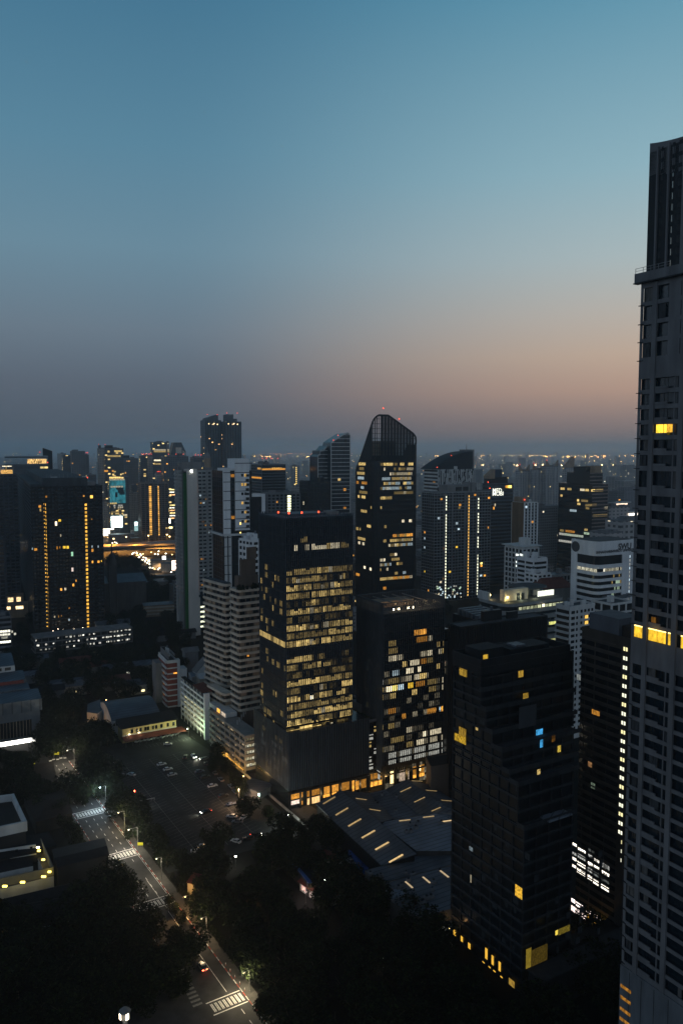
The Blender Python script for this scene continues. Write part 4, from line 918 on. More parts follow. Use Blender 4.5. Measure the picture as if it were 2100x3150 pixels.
for x0, y0, x1, y1, m in ((210, 105, 285, 150, LB), (300, 175, 392, 250, LB), (300, 250, 388, 340, LBd), (232, 230, 280, 260, LBd), (228, 290, 280, 345, LB), (222, 375, 277, 430, LB), (292, 340, 388, 430, LB), (290, 425, 385, 520, LB), (425, 190, 505, 235, emis(WHITE, .1, .6)), (425, 258, 473, 310, LBd), (422, 335, 475, 410, LB), (420, 415, 470, 490, LBd), (416, 505, 470, 580, LB), (495, 310, 555, 360, LB), (492, 385, 555, 450, LB), (490, 465, 550, 545, emis(WHITE, .12, .8)), (485, 555, 548, 640, LB), (592, 365, 678, 455, LBd), (588, 455, 677, 530, LB), (585, 540, 672, 620, emis(WHITE, .08, .8)), (580, 618, 670, 710, LB),
  (205, 780, 265, 850, emis((1, .85, .8), 2.6, .3)), (278, 830, 372, 925, emis((1, .85, .8), 2.4, .4)), (402, 920, 455, 980, emis((1, .85, .8), 1.8, .4)), (475, 970, 535, 1020, emis((1, .85, .8), 1.4, .6)), (212, 870, 400, 1020, emis((1, .82, .75), 1.6, .8, 2)), (570, 1045, 658, 1130, emis((1, .95, .85), 2.8, .3)), (580, 1145, 656, 1240, emis((.9, 1, .95), 1.2, .4))):
    a, z1 = b.hit('L', *Zr(x1, y1)); c, z0_ = b.hit('L', *Zr(x0, y0)); za = 0
    H_ = b.hit('L', *Zr(x0, y0))[1]; L_ = b.hit('L', *Zr(x0, y0 + max(30, (y1 - y0) - .45 * (x1 - x0))))[1]
    b.win('L', a, c, (L_ if m is not None else z1), H_, m, .07)
b.win('L', 2, 14, .5, 6, emis((1, .5, .05), .5, .5, .6), .06); light('wall_light', b.root, (-3, 8, 4), (1, .55, .1), 900, .5); light('wall_light', b.root, (-4, 30, 12), (1, .8, .6), 500, .8)
for x0, y0, w, m in ((1843, 2195, 3.0, emis(AMBER, .45, .5)), (1762, 2290, 2.2, emis((1, .6, .35), .35, .7)), (1820, 2355, 1.6, emis((1, .5, .2), .25, .6)), (1785, 2085, 1.6, emis(WHITE, .2, .5)), (1829, 2420, 1.6, emis(GREENW, .12, .5))):
    uu, z = b.hit('L', x0, y0); b.win('L', uu, uu + w, z - .9, z + .9, m, .08)
b.flush(100)
b.roof(zt, 0, wall=bw, par=1.0); q = MB(); q.box(1.5, 11, BD * .3, BD * .92, zt + .1, zt + 5.5, mat('slate_cladding', (.09, .1, .115), .7)); q.box(3, 10, 3, 8, zt + .1, zt + 3.5, bw); b.part('roof_plant', q)
# white apartment block
b = Bld('apartment_block', 'white apartment block with balconies on its left side and square windows, behind the stepped condominium', 'apartment block', xl=1709, xc=1752, xr=1828, yt=1872, Y=400, a=58)
def Zw(x, y): return (1350 + x / 2.0907, 1850 + y / 2.0907)
Fh = 3.05; g = MB(); g.box(0, b.W, 0, b.D, 0, b.Ht, M_['white2']); b.part('wall', g)
bal = MB(); rec = MB(); wn = 0
for k in range(24):
    z = b.Ht - 3.2 - k * Fh
    if z < 4: break
    bal.box(-1.3, -.02, .4, b.D - .4, z - .9, z, M_['white2']); rec.box(-.06, -.01, .5, b.D - .5, z + .1, z + 1.9, M_['glass'])
    for j, (uu, w) in enumerate(((1.0, 2.6), (4.6, 1.3), (7.8, 1.5), (10.5, 1.5), (13.2, 1.5), (15.8, 1.5))):
        if uu + w > b.W: continue
        m = M_['glass']
        lx = 1350 * 0
        b.win('F', uu, uu + w, z + .2, z + 1.7, m, .05)
b.part('balcony', bal); b.part('balcony_glazing', rec)
for x, y in ((945, 98), (980, 95), (1007, 92), (945, 135), (945, 170)):
    uu, z = b.hit('F', *Zw(x, y)); b.win('F', uu - 1.2, uu + 1.2, z - .9, z + .8, emis((1, .6, .12), 1.3, .4), .12)
b.flush(80); b.roof(b.Ht, 3, wall=M_['white2'])
# curved ribbon commercial building
b = Bld('shopping_block', 'low commercial building with curved white ribbon floors and lit roof terrace', 'commercial building', xl=1459, xc=1556, xr=1742, yt=1862, Y=455, a=60)
rb = mat('ribbon_wall', (.3, .31, .3), .7); rr = 7; W, D = b.W, b.D
def rring(x0, y0, W, D, r, n=6):
    o = []
    for cx, cy, a0 in ((x0 + r, y0 + r, 180), (x0 + W - r, y0 + r, 270), (x0 + W - r, y0 + D - r, 0), (x0 + r, y0 + D - r, 90)):
        for i in range(n + 1): a = R(a0 + 90 * i / n); o.append((cx + r * math.cos(a), cy + r * math.sin(a)))
    return o
g = MB(); g.prism(rring(.6, .6, W - 1.2, D - 1.2, rr), 0, b.Ht - 1, M_['glassb']); b.part('glazing', g)
g = MB(); z = b.Ht; g.prism(rring(-.2, -.2, W + .4, D + .4, rr), z - 1.5, z + .3, rb, M_['roof'])
g.prism(rring(0, 0, W, D, rr), z - 6.4, z - 4.2, rb); zz_ = z - 10.5
while zz_ > 2: g.prism(rring(-1.0, -1.5, W + 2, D + 2, rr), zz_, zz_ + 2.3, rb); zz_ -= 4.3
b.part('ribbon_floor', g)
for u0 in range(10, int(W) - 4, 3):
    b.win('F', u0 + .2, u0 + 2.6, z - 4.1, z - 2.4, emis((.95, 1, .6), rnd.uniform(.2, .5) if u0 < 22 else rnd.choice((.25, .5, .9)), .5), -.55)
def Zm(x, y): return (1440 + x / 4.9, 1800 + y / 4.9)
for x0, x1, y, m in ((1185, 1310, 570, emis((1, 1, .3), .9, .5)), (1130, 1290, 835, emis((1, 1, .4), .4, .9, 3)), (1080, 1118, 300, emis(PALE, 2.2, .2))):
    a, zz_ = b.hit('F', *Zm(x0, y)); c = b.hit('F', *Zm(x1, y))[0]; b.win('F', a, c, zz_ - .9, zz_ + .9, m, 1.6)
b.flush(60)
q = MB(); q.box(W * .12, W * .5, 8, 12, z + .3, z + 7, M_['cream']); q.box(-.2, 1.2, D * .55, D * .9, z + .3, z + 5, M_['white2']); q.box(W * .32, W * .36, 7.5, 8, z + .3, z + 4, M_['dark']); q.box(W * .39, W * .43, 7.5, 8, z + .3, z + 4, M_['dark']); b.part('roof_pavilion', q)
q = MB(); q.prism(rring(W * .5, 12, W * .42, D * .6, 9, 6), z + .3, z + 5, M_['glassb'], M_['roof']); q.prism(rring(W * .47, 10, W * .5, D * .7, 9, 6), z + 5, z + 5.6, M_['roof']); b.part('round_roof_hall', q)
q = MB(); q.box(W * .7, W * .97, 9.4, 9.9, z + .4, z + 3.6, emis((.95, 1, .8), 1.6, .3)); b.part('lit_glazing', q)
for x, y, c, pw in ((W * .14, 6, (1, .8, .3), 700), (W * .35, 6, (.95, 1, .6), 450), (W * .58, 6, (.95, 1, .6), 450), (2, D * .6, (1, .7, .3), 600)): light('terrace_light', b.root, (x, y, z + 2.2), c, pw, .2)
for x, y in ((W * .14, 6.5), (2.5, D * .62)): q = MB(); q.cyl(x, y, z + 2.5, z + 3.5, .6, emis((1, .8, .3), 9, 0)); b.part('globe_lamp', q)
# university building
b = Bld('university_building', 'white rounded university building with dark ribbon windows, a round emblem and SWU lettering', 'university building', xl=1757, xc=1836, xr=1949, yt=1672, Y=490, a=62)
W, D, Z0 = b.W, b.D, b.Ht; r_ = 5; uw = M_['white']
uF = lambda x: b.hit('F', *Zx(x, 1400))[0]
def Zx(x, y): return (1550 + x / 3.824, 1380 + y / 3.824)
g = MB(); g.prism(rring(.5, .5, W - 1, D - 1, r_), 0, Z0 - 2, M_['glass']); b.part('glazing', g)
zs = [b.hit('F', *Zx(1085, y))[1] for y in (1270, 1375, 1420, 1460, 1500, 1540, 1575, 1615, 1650, 1690, 1725, 1765)]
g = MB(); g.prism(rring(0, 0, W, D, r_), zs[0], Z0 + 1.0, uw, M_['roof'])
zc_ = zs[1]
for i in range(1, 11, 2): g.prism(rring(-.0, -.0, W, D, r_), zs[i + 1], zs[i], uw)
zz_ = zs[11]
while zz_ > 3: g.prism(rring(0, 0, W, D, r_), zz_ - 2, zz_, uw); zz_ -= 4
b.part('ribbon_wall', g)
g = MB(); ur = b.hit('F', *Zx(1385, 1400))[0]; g.box(ur, W - .01, -.12, D * .3, 0, Z0 + .9, uw); g.box(-.12, D * 0 + 4, D - 5.0, D + .1, 0, Z0 + .9, uw); b.part('stair_tower', g)
for i in range(16): 
    zz_ = zs[0] - 1 - i * 2.5; b.win('F', ur + (W - ur) * .62, ur + (W - ur) * .68, zz_ - 1.5, zz_, GW if i % 3 else emis(COOL, .9, 0), .2)
n_ = 14
for i in range(n_):
    ua = r_ + (ur - r_) * i / n_; b.win('F', ua, ua + (ur - r_) / n_ - .15, zs[2] + .1 - 0, zs[1] - (zs[1] - zs[2]) * 0, emis((1, .95, .7), .9 if i in (0, 1) else rnd.choice((.2, .35, .5)), .7, 2), -.45) if False else None
for (k, p_, ms) in ((2, .95, [emis((1, .95, .7), .4, .7, 2), emis((1, .95, .7), .2, .7, 2)]), (4, .2, [A1, DW]), (6, .4, [emis(GREENW, .5, .9, 3), DW]), (8, .5, [emis(GREENW, .3, .9, 3)]), (10, .5, [emis(GREENW, .3, .9, 3)])):
    za, zb = zs[k], zs[k - 1] if k > 1 else 0
    za, zb = zs[k + 0] - 0, zs[k - 1]
    lo, hi = zs[k + 0], zs[k - 1]
    lo = zs[k + 1] if k + 1 < len(zs) else hi; hi = zs[k]
    for i in range(n_):
        if rnd.random() < p_ and (k == 2 or i > 6 or rnd.random() < .25):
            ua = r_ + (ur - r_) * i / n_; b.win('F', ua, ua + (ur - r_) / n_ - .15, lo + .1, hi - .1, rnd.choice(ms) if not (k == 2 and i < 2) else emis((1, .95, .75), 1.2, .5, 2), -.45)
for j in range(5): b.win('L', D - 8 - j * 3.4, D - 5.2 - j * 3.4, zs[3] + .1, zs[2] - .1, emis((1, .95, .7), .6, .8, 2), -.45) if j < 5 else None
b.flush(60)
txm = mat('sign_grey', (.06, .06, .065), .6)
def text(b, s, face, px, py, size, d, m, parent=None, bold=.02, name='sign_lettering', mid=True):
    cu = bpy.data.curves.new(name, 'FONT'); cu.body = s; cu.size = size; cu.extrude = .05; cu.offset = bold; cu.align_x = 'CENTER'; cu.align_y = 'CENTER'
    cu.materials.append(m); f_ = bpy.data.objects.new(name, cu); sc.collection.objects.link(f_); me = bpy.data.meshes.new_from_object(f_, depsgraph=bpy.context.evaluated_depsgraph_get()); bpy.data.objects.remove(f_); me.materials.clear(); me.materials.append(m); o = bpy.data.objects.new(name, me); sc.collection.objects.link(o); o.parent = b.root
    u, z = b.hit(face, px, py)
    if face == 'F': o.location = (u, -d, z); o.rotation_euler = (R(90), 0, 0)
    else: o.location = (-d, u, z); o.rotation_euler = (R(90), 0, R(-90))
    return o
text(b, 'SWU', 'F', *Zx(1413, 1150), 5.2, .3, txm, bold=.12)
text(b, 'SRINAKHARINWIROT UNIVERSITY', 'F', *Zx(1315, 1204), 2.3, .3, txm, bold=.04)
q = MB(); ue, ze = b.hit('L', *Zx(840, 1150)); i0 = len(q.v); n = 20; k = q.mi(txm)
for xx in (-.02, -.35): q.v += [(xx, ue + 3.4 * math.cos(2 * math.pi * i / n), ze + 3.4 * math.sin(2 * math.pi * i / n)) for i in range(n)]
for i in range(n): p = (i + 1) % n; q.f.append((i, p, n + p, n + i)); q.m.append(k)
q.f.append(tuple(range(n, 2 * n))); q.m.append(k)
b.part('emblem', q)
q = MB()
for i in range(8):
    x0 = 4 + i * 3; h = 3.5 * math.sin(math.pi * (i + .5) / 8); q.box(x0, x0 + 2.8, -7, -1, zs[9] - 3 - h * .3, zs[9] - 2.4 - h * .3, M_['metal'])
q.box(8, 8.6, -6.6, -6, 0, zs[9] - 4, M_['white2']); q.box(22, 22.6, -6.6, -6, 0, zs[9] - 4, M_['white2']); b.part('entrance_canopy', q)
# ---- generic framed tower ---------------------------------------------------
def tower(name, label, cat, xl, xc, xr, yt, Y=None, yb=None, a=60, fh=3.2, bay=3.2, sp=1.0, pw=.5, dep=.3, wall='conc', glass='glass', p=(.05, .05), mats=None, D=None, W=None, lim=40, plant=3, faces='FLRB', group=None, pier=None, par=1.0, roofm=None):
    b = Bld(name, label, cat, xl=xl, xc=xc, xr=xr, yt=yt, Y=Y, yb=yb, a=a, group=group)
    if D: b.D = D
    if W: b.W = W
    if b.W < 4: b.W = 14
    if b.D is None or b.D < 4: b.D = 14
    w = M_[wall] if isinstance(wall, str) else wall
    b.shell(0, b.Ht, fh, bay, sp, pw, dep, w, M_[glass], faces=faces, pier=M_[pier] if pier else None)
    b.litgrid('F', 6, b.Ht - 1, fh, bay, sp, pw, p[0], mats or APT); b.litgrid('L', 6, b.Ht - 1, fh, bay, sp, pw, p[1], mats or APT)
    if lim: b.flush(lim)
    b.roof(b.Ht, plant, wall=w, par=par, m=M_[roofm] if roofm else None); return b
# white angular office behind the mall
b = tower('office_block', 'pale angular office block with narrow dark windows and a flat projecting roof', 'office block', 1553, 1606, 1655, 1688, Y=560, fh=3.6, bay=3.4, sp=1.1, pw=1.2, wall='white2', p=(.0, .0), lim=0)
for x, y in ((1585, 1707), (1597, 1707), (1585, 1729), (1597, 1731), (1585, 1741), (1597, 1742), (1587, 1785), (1597, 1786)): uu, z = b.hit('L', x + 6, y); b.win('L', uu - 1.4, uu + 1.4, z - .7, z + .7, emis((.9, 1, .9), 2.2, .2), .35)
b.flush(40); q = MB(); q.box(-2, b.W + 2, -2, b.D + 2, b.Ht + 1.2, b.Ht + 1.7, M_['white2']); q.box(b.W * .3, b.W * .7, 3, 9, b.Ht + 1.7, b.Ht + 7, M_['white2']); b.part('roof_slab', q)
b = tower('apartment_block', 'small white block with stacked ribbon windows stepping down right of the angular office', 'apartment block', 1634, 1640, 1681, 1722, Y=545, fh=3.3, bay=9, sp=1.6, pw=1.0, wall='white', p=(0, 0), lim=0, D=16)
b = tower('apartment_block', 'low white block with small square windows at the foot of the ribbon windowed one', 'apartment block', 1650, 1653, 1693, 1770, Y=530, fh=3.3, bay=4, sp=1.5, pw=1.4, wall='white', p=(0, 0), lim=0, D=12)
tower('apartment_block', 'row of low grey houses with tall framed windows left of the university building', 'apartment block', 1688, 1692, 1762, 1774, Y=580, fh=4, bay=3.5, sp=.8, pw=1.2, wall='conc', p=(.04, .04), lim=10, D=14, roofm='metal')
b = Bld('red_roof_hall', 'dark red tiled roof hall in front of the university building', 'hall', xl=1668, xc=1672, xr=1760, yt=1812, Y=520, a=70); b.D = 16
g = MB(); g.box(0, b.W, 0, b.D, 0, b.Ht, M_['conc']); b.part('wall', g); g = MB(); z = b.Ht; W = b.W
g.poly([(-1, -1, z), (W + 1, -1, z), (W - 3, b.D / 2, z + 6), (3, b.D / 2, z + 6)], M_['tile']); g.poly([(W + 1, b.D + 1, z), (-1, b.D + 1, z), (3, b.D / 2, z + 6), (W - 3, b.D / 2, z + 6)], M_['tile'])
g.poly([(-1, b.D + 1, z), (-1, -1, z), (3, b.D / 2, z + 6)], M_['tile']); g.poly([(W + 1, -1, z), (W + 1, b.D + 1, z), (W - 3, b.D / 2, z + 6)], M_['tile']); b.part('roof', g)
b = tower('pavilion_block', 'low flat white pavilion with large square openings at the right, below the university building', 'pavilion', 1862, 1880, 1945, 1862, Y=430, fh=5, bay=6, sp=1.2, pw=1.2, wall='white2', D=14, p=(0, 0), lim=0, plant=1)
# ================================================================ RIGHT AND CENTRE MIDDLE DISTANCE
# twin stair-light condominium
b = tower('residential_tower', 'wide dark condominium with two columns of white stair lights and one of amber between them', 'residential tower', 1298, 1335, 1508, 1518, Y=770, a=62, fh=3.0, bay=3.6, sp=.7, pw=.55, dep=.5, wall=mat('cool_balcony', (.2, .215, .22), .7), pier='greyc', p=(.012, .02), mats=[A2, Y1, C1], lim=0, plant=0)
def Zc(x, y): return (1250 + x / 4.48, 1380 + y / 4.48)
for x, w, m in ((532, 1.9, emis((1, 1, .72), 1.9, 0)), (848, .9, emis((1, .55, .12), 1.6, 0)), (974, 1.9, emis((1, 1, .72), 1.8, 0))):
    uu = b.hit('F', *Zc(x, 1200))[0]; k = 0; z = b.Ht - 2.2
    while z > 5:
        k += 1; z -= 3.0
        if w > 1 and rnd.random() < .08: continue
        b.win('F', uu - w / 2, uu + w / 2, z + .4, z + 2.3, m if w < 1 or rnd.random() > .15 else emis((1, 1, .72), .9, 0), .56)
for x, y, m in ((685, 1355, Y1), (590, 1697, Y1), (1025, 1580, emis((1, .8, .2), 3, .3)), (1025, 1615, A3), (722, 815, DW), (712, 1108, C2), (1018, 1748, C2), (1070, 1748, A3), (465, 1838, P2), (475, 695, A2), (938, 638, A2), (1128, 678, A3)):
    uu, z = b.hit('F', *Zc(x, y)); b.win('F', uu - 1.2, uu + 1.2, z - .9, z + .9, m, .56)
for i in range(40): 
    uu, z = b.hit('F', *Zc(rnd.uniform(370, 740), rnd.uniform(1890, 2060))); b.win('F', uu, uu + rnd.uniform(.8, 2.4), z - .6, z + .6, rnd.choice([P2, GW, C2, emis(GREENW, .8, .5)]), .56)
b.flush(100); q = MB(); z = b.Ht; W = b.W; D = b.D
q.box(W * .26, W * .66, 3, D - 3, z, z + 7.5, M_['conc']); q.box(W * .68, W * .76, 2, D - 2, z, z + 9.5, M_['conc']); q.box(W * .4, W * .5, 2.4, 3, z + 1.5, z + 5.5, M_['glass']); q.box(W * .53, W * .62, 2.4, 3, z + 1.5, z + 5.5, M_['glass']); b.part('roof_plant', q)
q = MB(); q.box(W * .745, W * .76, 1.98, 2.0, z + 1, z + 5, M_['glass'])
for uu in (.17, .30, .53, .74): q.box(W * uu, W * uu + 1.6, -.75, -.02, 3, z - .01, M_['greyc'])
b.part('pilaster', q); beacon(b, W - 1, 0, z + 3, 14, .6)
# tower with curved blade roof
b = Bld('office_tower', 'office tower with a dark sail shaped blade roof and barcode striped white facade', 'office tower', xl=1304, xc=1345, xr=1455, yt=1444, Y=930, a=66); b.D = max(b.D, 18)
W, D, Z0 = b.W, b.D, b.Ht; b.shell(0, Z0, 4.2, 200, 2.0, 0, .3, M_['white2'], M_['glass'], faces='LB')
zb_ = b.hit('F', 1400, 1498)[1]
q = MB(); q.box(0, W, -.3, -.02, zb_, Z0, M_['glass'])
r2 = random.Random(3)
for i in range(46):
    ua = W * i / 46
    if i % 6 == 0: q.box(ua, ua + W / 46 * .8, -.7, -.32, zb_ - (12 if i == 42 else 0), Z0, M_['white2']); continue
    z = zb_
    while z < Z0 - 1:
        h = r2.uniform(2, 7)
        if r2.random() < .6: q.box(ua + .1, ua + W / 46 * .75, -.55, -.32, z, min(z + h, Z0), M_['white2'])
        z += h
b.part('barcode_screen', q)
q = MB(); n = 14; o = []
for i in range(n + 1):
    t = i / n; px = 1310 + (1452 - 1310) * t; py = 1443 - 55 * math.sin(t * math.pi / 2) ** .9; o.append(py)
za = [H + (1380 - y) / 2450 * 945 for y in o]; us = [-6 + (W + 6) * i / n for i in range(n + 1)]
for y0_, y1_ in ((1.0, D - 1),):
    j = len(q.v); k = q.mi(mat('blade_cladding', (.008, .013, .022), .7, .2, .2, .1))
    for yy in (y0_, y1_):
        for i in range(n + 1): q.v.append((us[i], yy, Z0)); q.v.append((us[i], yy, max(za[i], Z0 + .1)))
    m_ = 2 * (n + 1)
    for i in range(n):
        a0 = j + 2 * i
        q.f += [(a0, a0 + 2, a0 + 3, a0 + 1), (a0 + m_ + 1, a0 + m_ + 3, a0 + m_ + 2, a0 + m_), (a0 + 1, a0 + 3, a0 + m_ + 3, a0 + m_ + 1)]; q.m += [k] * 3
    q.f += [(j + 2 * n, j + m_ + 2 * n, j + m_ + 2 * n + 1, j + 2 * n + 1)]; q.m += [k]
b.part('blade_roof', q)
q = MB(); q.box(W - .6, W + 1.2, .5, D - .5, Z0 - 30, za[-1] + 2, M_['greyc']); q.cyl(W, D / 2, za[-1] + 2, za[-1] + 9, .5, M_['pole'], 6, .15); q.box(W * .46, W * .55, .3, 1, Z0, Z0 + 3.5, M_['white2']); b.part('blade_edge', q)
beacon(b, 0, 1, Z0 + 2, 14, .8); beacon(b, W * .4, 2, za[6] + 2, 14, .8)
b.litgrid('L', 20, Z0, 4.2, 5, 2, .3, .05, [A1]); b.flush(10)
# dark tower with a lit two-line sign
b = tower('office_tower', 'dark chamfered office tower carrying a small lit two-line white sign', 'office tower', 1483, 1500, 1577, 1490, Y=860, a=64, fh=3.9, bay=60, sp=1.5, pw=0, wall=mat('navy_spandrel', (.06, .075, .095), .4), p=(.0, .02), lim=10, plant=0)
z = b.Ht; W, D = b.W, b.D; q = MB(); q.prism([(1, 1), (W * .8, 1), (W * .8, D - 1), (1, D - 1)], z, [z + 7, z + 8, z + 8, z + 7], M_['dark']); q.prism([(0.5, .5), (W * .28, .5), (W * .28, D - 1), (.5, D - 1)], z + 6, [z + 9, z + 16, z + 16, z + 9], M_['tan']); q.box(W * .3, W * .6, 2, D - 2, z + 7, z + 16, mat('blue_plant', (.03, .05, .08), .5)); b.part('roof_plant', q)
SG = emis((1, 1, .85), 1.6, 0)
text(b, 'MED', 'F', 1527, 1509, 6.2, .7, SG, bold=.05); text(b, 'MOBI', 'F', 1529.5, 1519, 6.2, .7, SG, bold=.05)
for x, w, m in ((1556, 3, A2), (1561, 4, Y1), (1565, 3, emis((1, .75, .15), 3, 0)), (1569, 2, emis((1, .75, .15), 3, 0)), (1517, 1.4, A3), (1521, 1.4, P2)):
    uu, zz_ = b.hit('F', x, 1497 if x > 1550 else (1563 if x < 1520 else 1553)); b.win('F', uu - w / 2, uu + w / 2, zz_ - 1.4, zz_ + 1.4, m, .5)
b.flush(20); beacon(b, 0, 0, z + 2, 10, .6)
b = tower('residential_tower', 'tan and white condominium with a white framed right half', 'residential tower', 1575, 1612, 1652, 1548, Y=800, a=60, fh=3.1, bay=5, sp=.7, pw=1.6, dep=.5, wall='white2', pier='white', p=(.02, .03), mats=[A2, C2], lim=14, plant=2)
q = MB(); q.box(-.6, -.55, .1, b.D - .1, 3, b.Ht + .5, mat('tan_screen', (.2, .13, .07), .8)); q.box(-1, b.W * .3, 2, b.D * .8, b.Ht + 1, b.Ht + 6, M_['tan']); b.part('tan_side_wall', q); beacon(b, 1, 1, b.Ht + 3, 12, .6)
# stepped dark office
b = Bld('office_tower', 'dark office tower with stepped top and pale sill stripes, a few yellow windows', 'office tower', xl=1717, xc=1822, xr=1869, yt=1490, Y=850, a=60)
st = mat('pink_sill', (.2, .15, .13), .7); z1, z2, z3 = b.Ht, AT(1820, 1455, 850)[2], AT(1820, 1440, 850)[2]
b.shell(0, z1, 3.9, 300, 1.3, 0, .3, st, M_['glass'], faces='FR'); b.shell(z1 + .01, z2, 3.9, 300, 1.3, 0, .3, st, M_['glass'], 2, 6, b.W - 4, b.D - 16, faces='FR'); b.shell(z2 + .01, z3, 3.9, 300, 1.3, 0, .3, M_['dark'], M_['glass'], 4, 14, b.W - 8, b.D - 32, faces='FR')
q = MB()
for k in range(int(z1 / 3.9)): b.fbox(q, 'L', 0, b.D, z1 - k * 3.9 - 1.2, z1 - k * 3.9, 0, .12, M_['dark'])
b.part('left_spandrel', q)
for x0, x1, y, m in ((660, 710, 482, W2), (740, 790, 488, W1), (890, 945, 497, P2), (952, 995, 502, W2), (1018, 1068, 503, W3), (1075, 1160, 503, W1), (660, 685, 548, W2), (855, 880, 601, W3), (905, 985, 605, DW), (858, 895, 640, W2), (950, 1085, 648, DW), (770, 850, 704, C1), (955, 1000, 715, DW), (1175, 1215, 712, P1), (655, 700, 940, DW), (720, 830, 955, A1), (940, 980, 968, W1), (645, 930, 1005, GW), (935, 1000, 1003, emis(GREENW, .5, .5)), (1060, 1190, 1000, DW), (700, 930, 1022, emis(GREENW, .45, .5)), (1040, 1210, 790, DW), (640, 930, 1080, GW)):
    px0, py0 = 1550 + x0 / 3.824, 1380 + y / 3.824; px1 = 1550 + x1 / 3.824; f = 'L' if px1 < 1823 else 'F'
    uu, z = b.hit(f, px0, py0); vv = b.hit(f, px1, py0)[0]; n_ = max(1, int(abs(vv - uu) / 3.2)); lo = min(uu, vv); st_ = abs(vv - uu) / n_
    k = round((z1 - z) / 3.9 - .6)
    for i in range(n_): b.win(f, lo + i * st_ + .1, lo + (i + 1) * st_ - .1, z1 - (k + 1) * 3.9 + .1, z1 - k * 3.9 - 1.3, m, .16 if f == 'L' else .1)
b.flush(60); b.roof(z3, 0, 4, 14, b.W - 8, b.D - 32, wall=M_['dark']); q = MB(); q.box(b.W * .45, b.W - 2, 8, 20, z2, z3 + 2, M_['tan']); b.part('roof_plant', q)
# pale far condominiums with winged tops
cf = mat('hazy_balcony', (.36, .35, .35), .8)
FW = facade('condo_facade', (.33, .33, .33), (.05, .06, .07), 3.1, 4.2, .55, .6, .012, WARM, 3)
def slab(name, label, xl, xc, xr, yt, Y, m, a=60, cat='tower', D=None, plant=2, top=None, group=None, bands=None, p=.0):
    b = Bld(name, label, cat, xl=xl, xc=xc, xr=xr, yt=yt, Y=Y, a=a, group=group)
    if D: b.D = D
    if b.D is None or b.D < 6: b.D = 18
    g = MB(); g.box(0, b.W, 0, b.D, 0, b.Ht, m); b.part('wall', g)
    r = random.Random(xc); q = MB(); q.box(-.2, b.W + .2, -.2, b.D + .2, b.Ht, b.Ht + .9, M_['greyc'])
    for i in range(plant):
        w = b.W * r.uniform(.2, .4); x0 = r.uniform(0, b.W - w); q.box(x0, x0 + w, b.D * .2, b.D * .7, b.Ht + .9, b.Ht + r.uniform(2, 4), M_['greyc'])
    b.part('roof_plant', q); return b
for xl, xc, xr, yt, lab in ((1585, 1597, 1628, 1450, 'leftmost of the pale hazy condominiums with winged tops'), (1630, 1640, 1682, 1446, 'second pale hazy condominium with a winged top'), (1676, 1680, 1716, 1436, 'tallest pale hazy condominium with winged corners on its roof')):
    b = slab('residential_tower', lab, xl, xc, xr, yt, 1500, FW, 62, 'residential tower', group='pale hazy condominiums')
    q = MB()
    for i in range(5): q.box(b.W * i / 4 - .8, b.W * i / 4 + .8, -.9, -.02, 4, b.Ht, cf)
    q.objs('pier', b.root); q = MB()
    for x0 in (0, b.W - 8): q.prism([(x0, 0), (x0 + 8, 0), (x0 + 8, 3), (x0, 3)], b.Ht + .9, [b.Ht + 12 if x0 == 0 else b.Ht + 3, b.Ht + 3 if x0 == 0 else b.Ht + 13, b.Ht + 3 if x0 == 0 else b.Ht + 13, b.Ht + 12 if x0 == 0 else b.Ht + 3], M_['tan'])
    b.part('roof_wing', q); beacon(b, 2, 2, b.Ht + 12, 14, 1.0)
slab('residential_tower', 'grey mottled apartment tower directly left of the stepped dark office', 1650, 1655, 1718, 1560, 900, facade('mottle', (.17, .18, .19), (.03, .04, .05), 3.1, 3.2, .55, .65, .03, PALE, 1.5), 62, 'apartment tower')
slab('residential_tower', 'hazy blue grey tower half hidden behind the giant right-hand tower', 1900, 1916, 1975, 1500, 1300, facade('vstripe', (.17, .18, .2), (.06, .07, .09), 80, 3.5, .98, .5, .0, PALE, 1.5), 62, 'tower')
slab('residential_tower', 'faint tall block near the horizon at the left of the giant right-hand tower', 1906, 1925, 1960, 1434, 2300, facade('faint', (.2, .2, .2), (.08, .09, .1), 3.3, 4, .5, .6, .02, PALE, 2), 62, 'tower')
FP_ = facade('pale_block', (.4, .37, .36), (.07, .08, .09), 3.8, 6, .4, .5, .02, PALE, 1.5)
slab('office_block', 'pale flat-roofed block right of the stepped dark office', 1868, 1872, 1935, 1562, 880, FP_, 62, 'office block')
slab('office_block', 'pale block with dark square openings beside the giant right-hand tower', 1905, 1908, 1960, 1605, 700, facade('sq', (.36, .35, .34), (.03, .035, .04), 5, 6, .45, .5, .02, PALE, 1.5), 62, 'office block')
slab('office_block', 'low pinkish block directly behind the university building', 1860, 1863, 1912, 1642, 650, FP_, 62, 'office block')
b = slab('gable_block', 'small pale block with a sharp pointed gable on its roof, behind the stepped dark office', 1728, 1738, 1765, 1440, 1400, FW, 62, 'tower'); q = MB(); q.prism([(0, 0), (b.W, 0), (b.W, 8), (0, 8)], b.Ht, [b.Ht + 2, b.Ht + 20, b.Ht + 20, b.Ht + 2], M_['tan']); b.part('roof_gable', q)
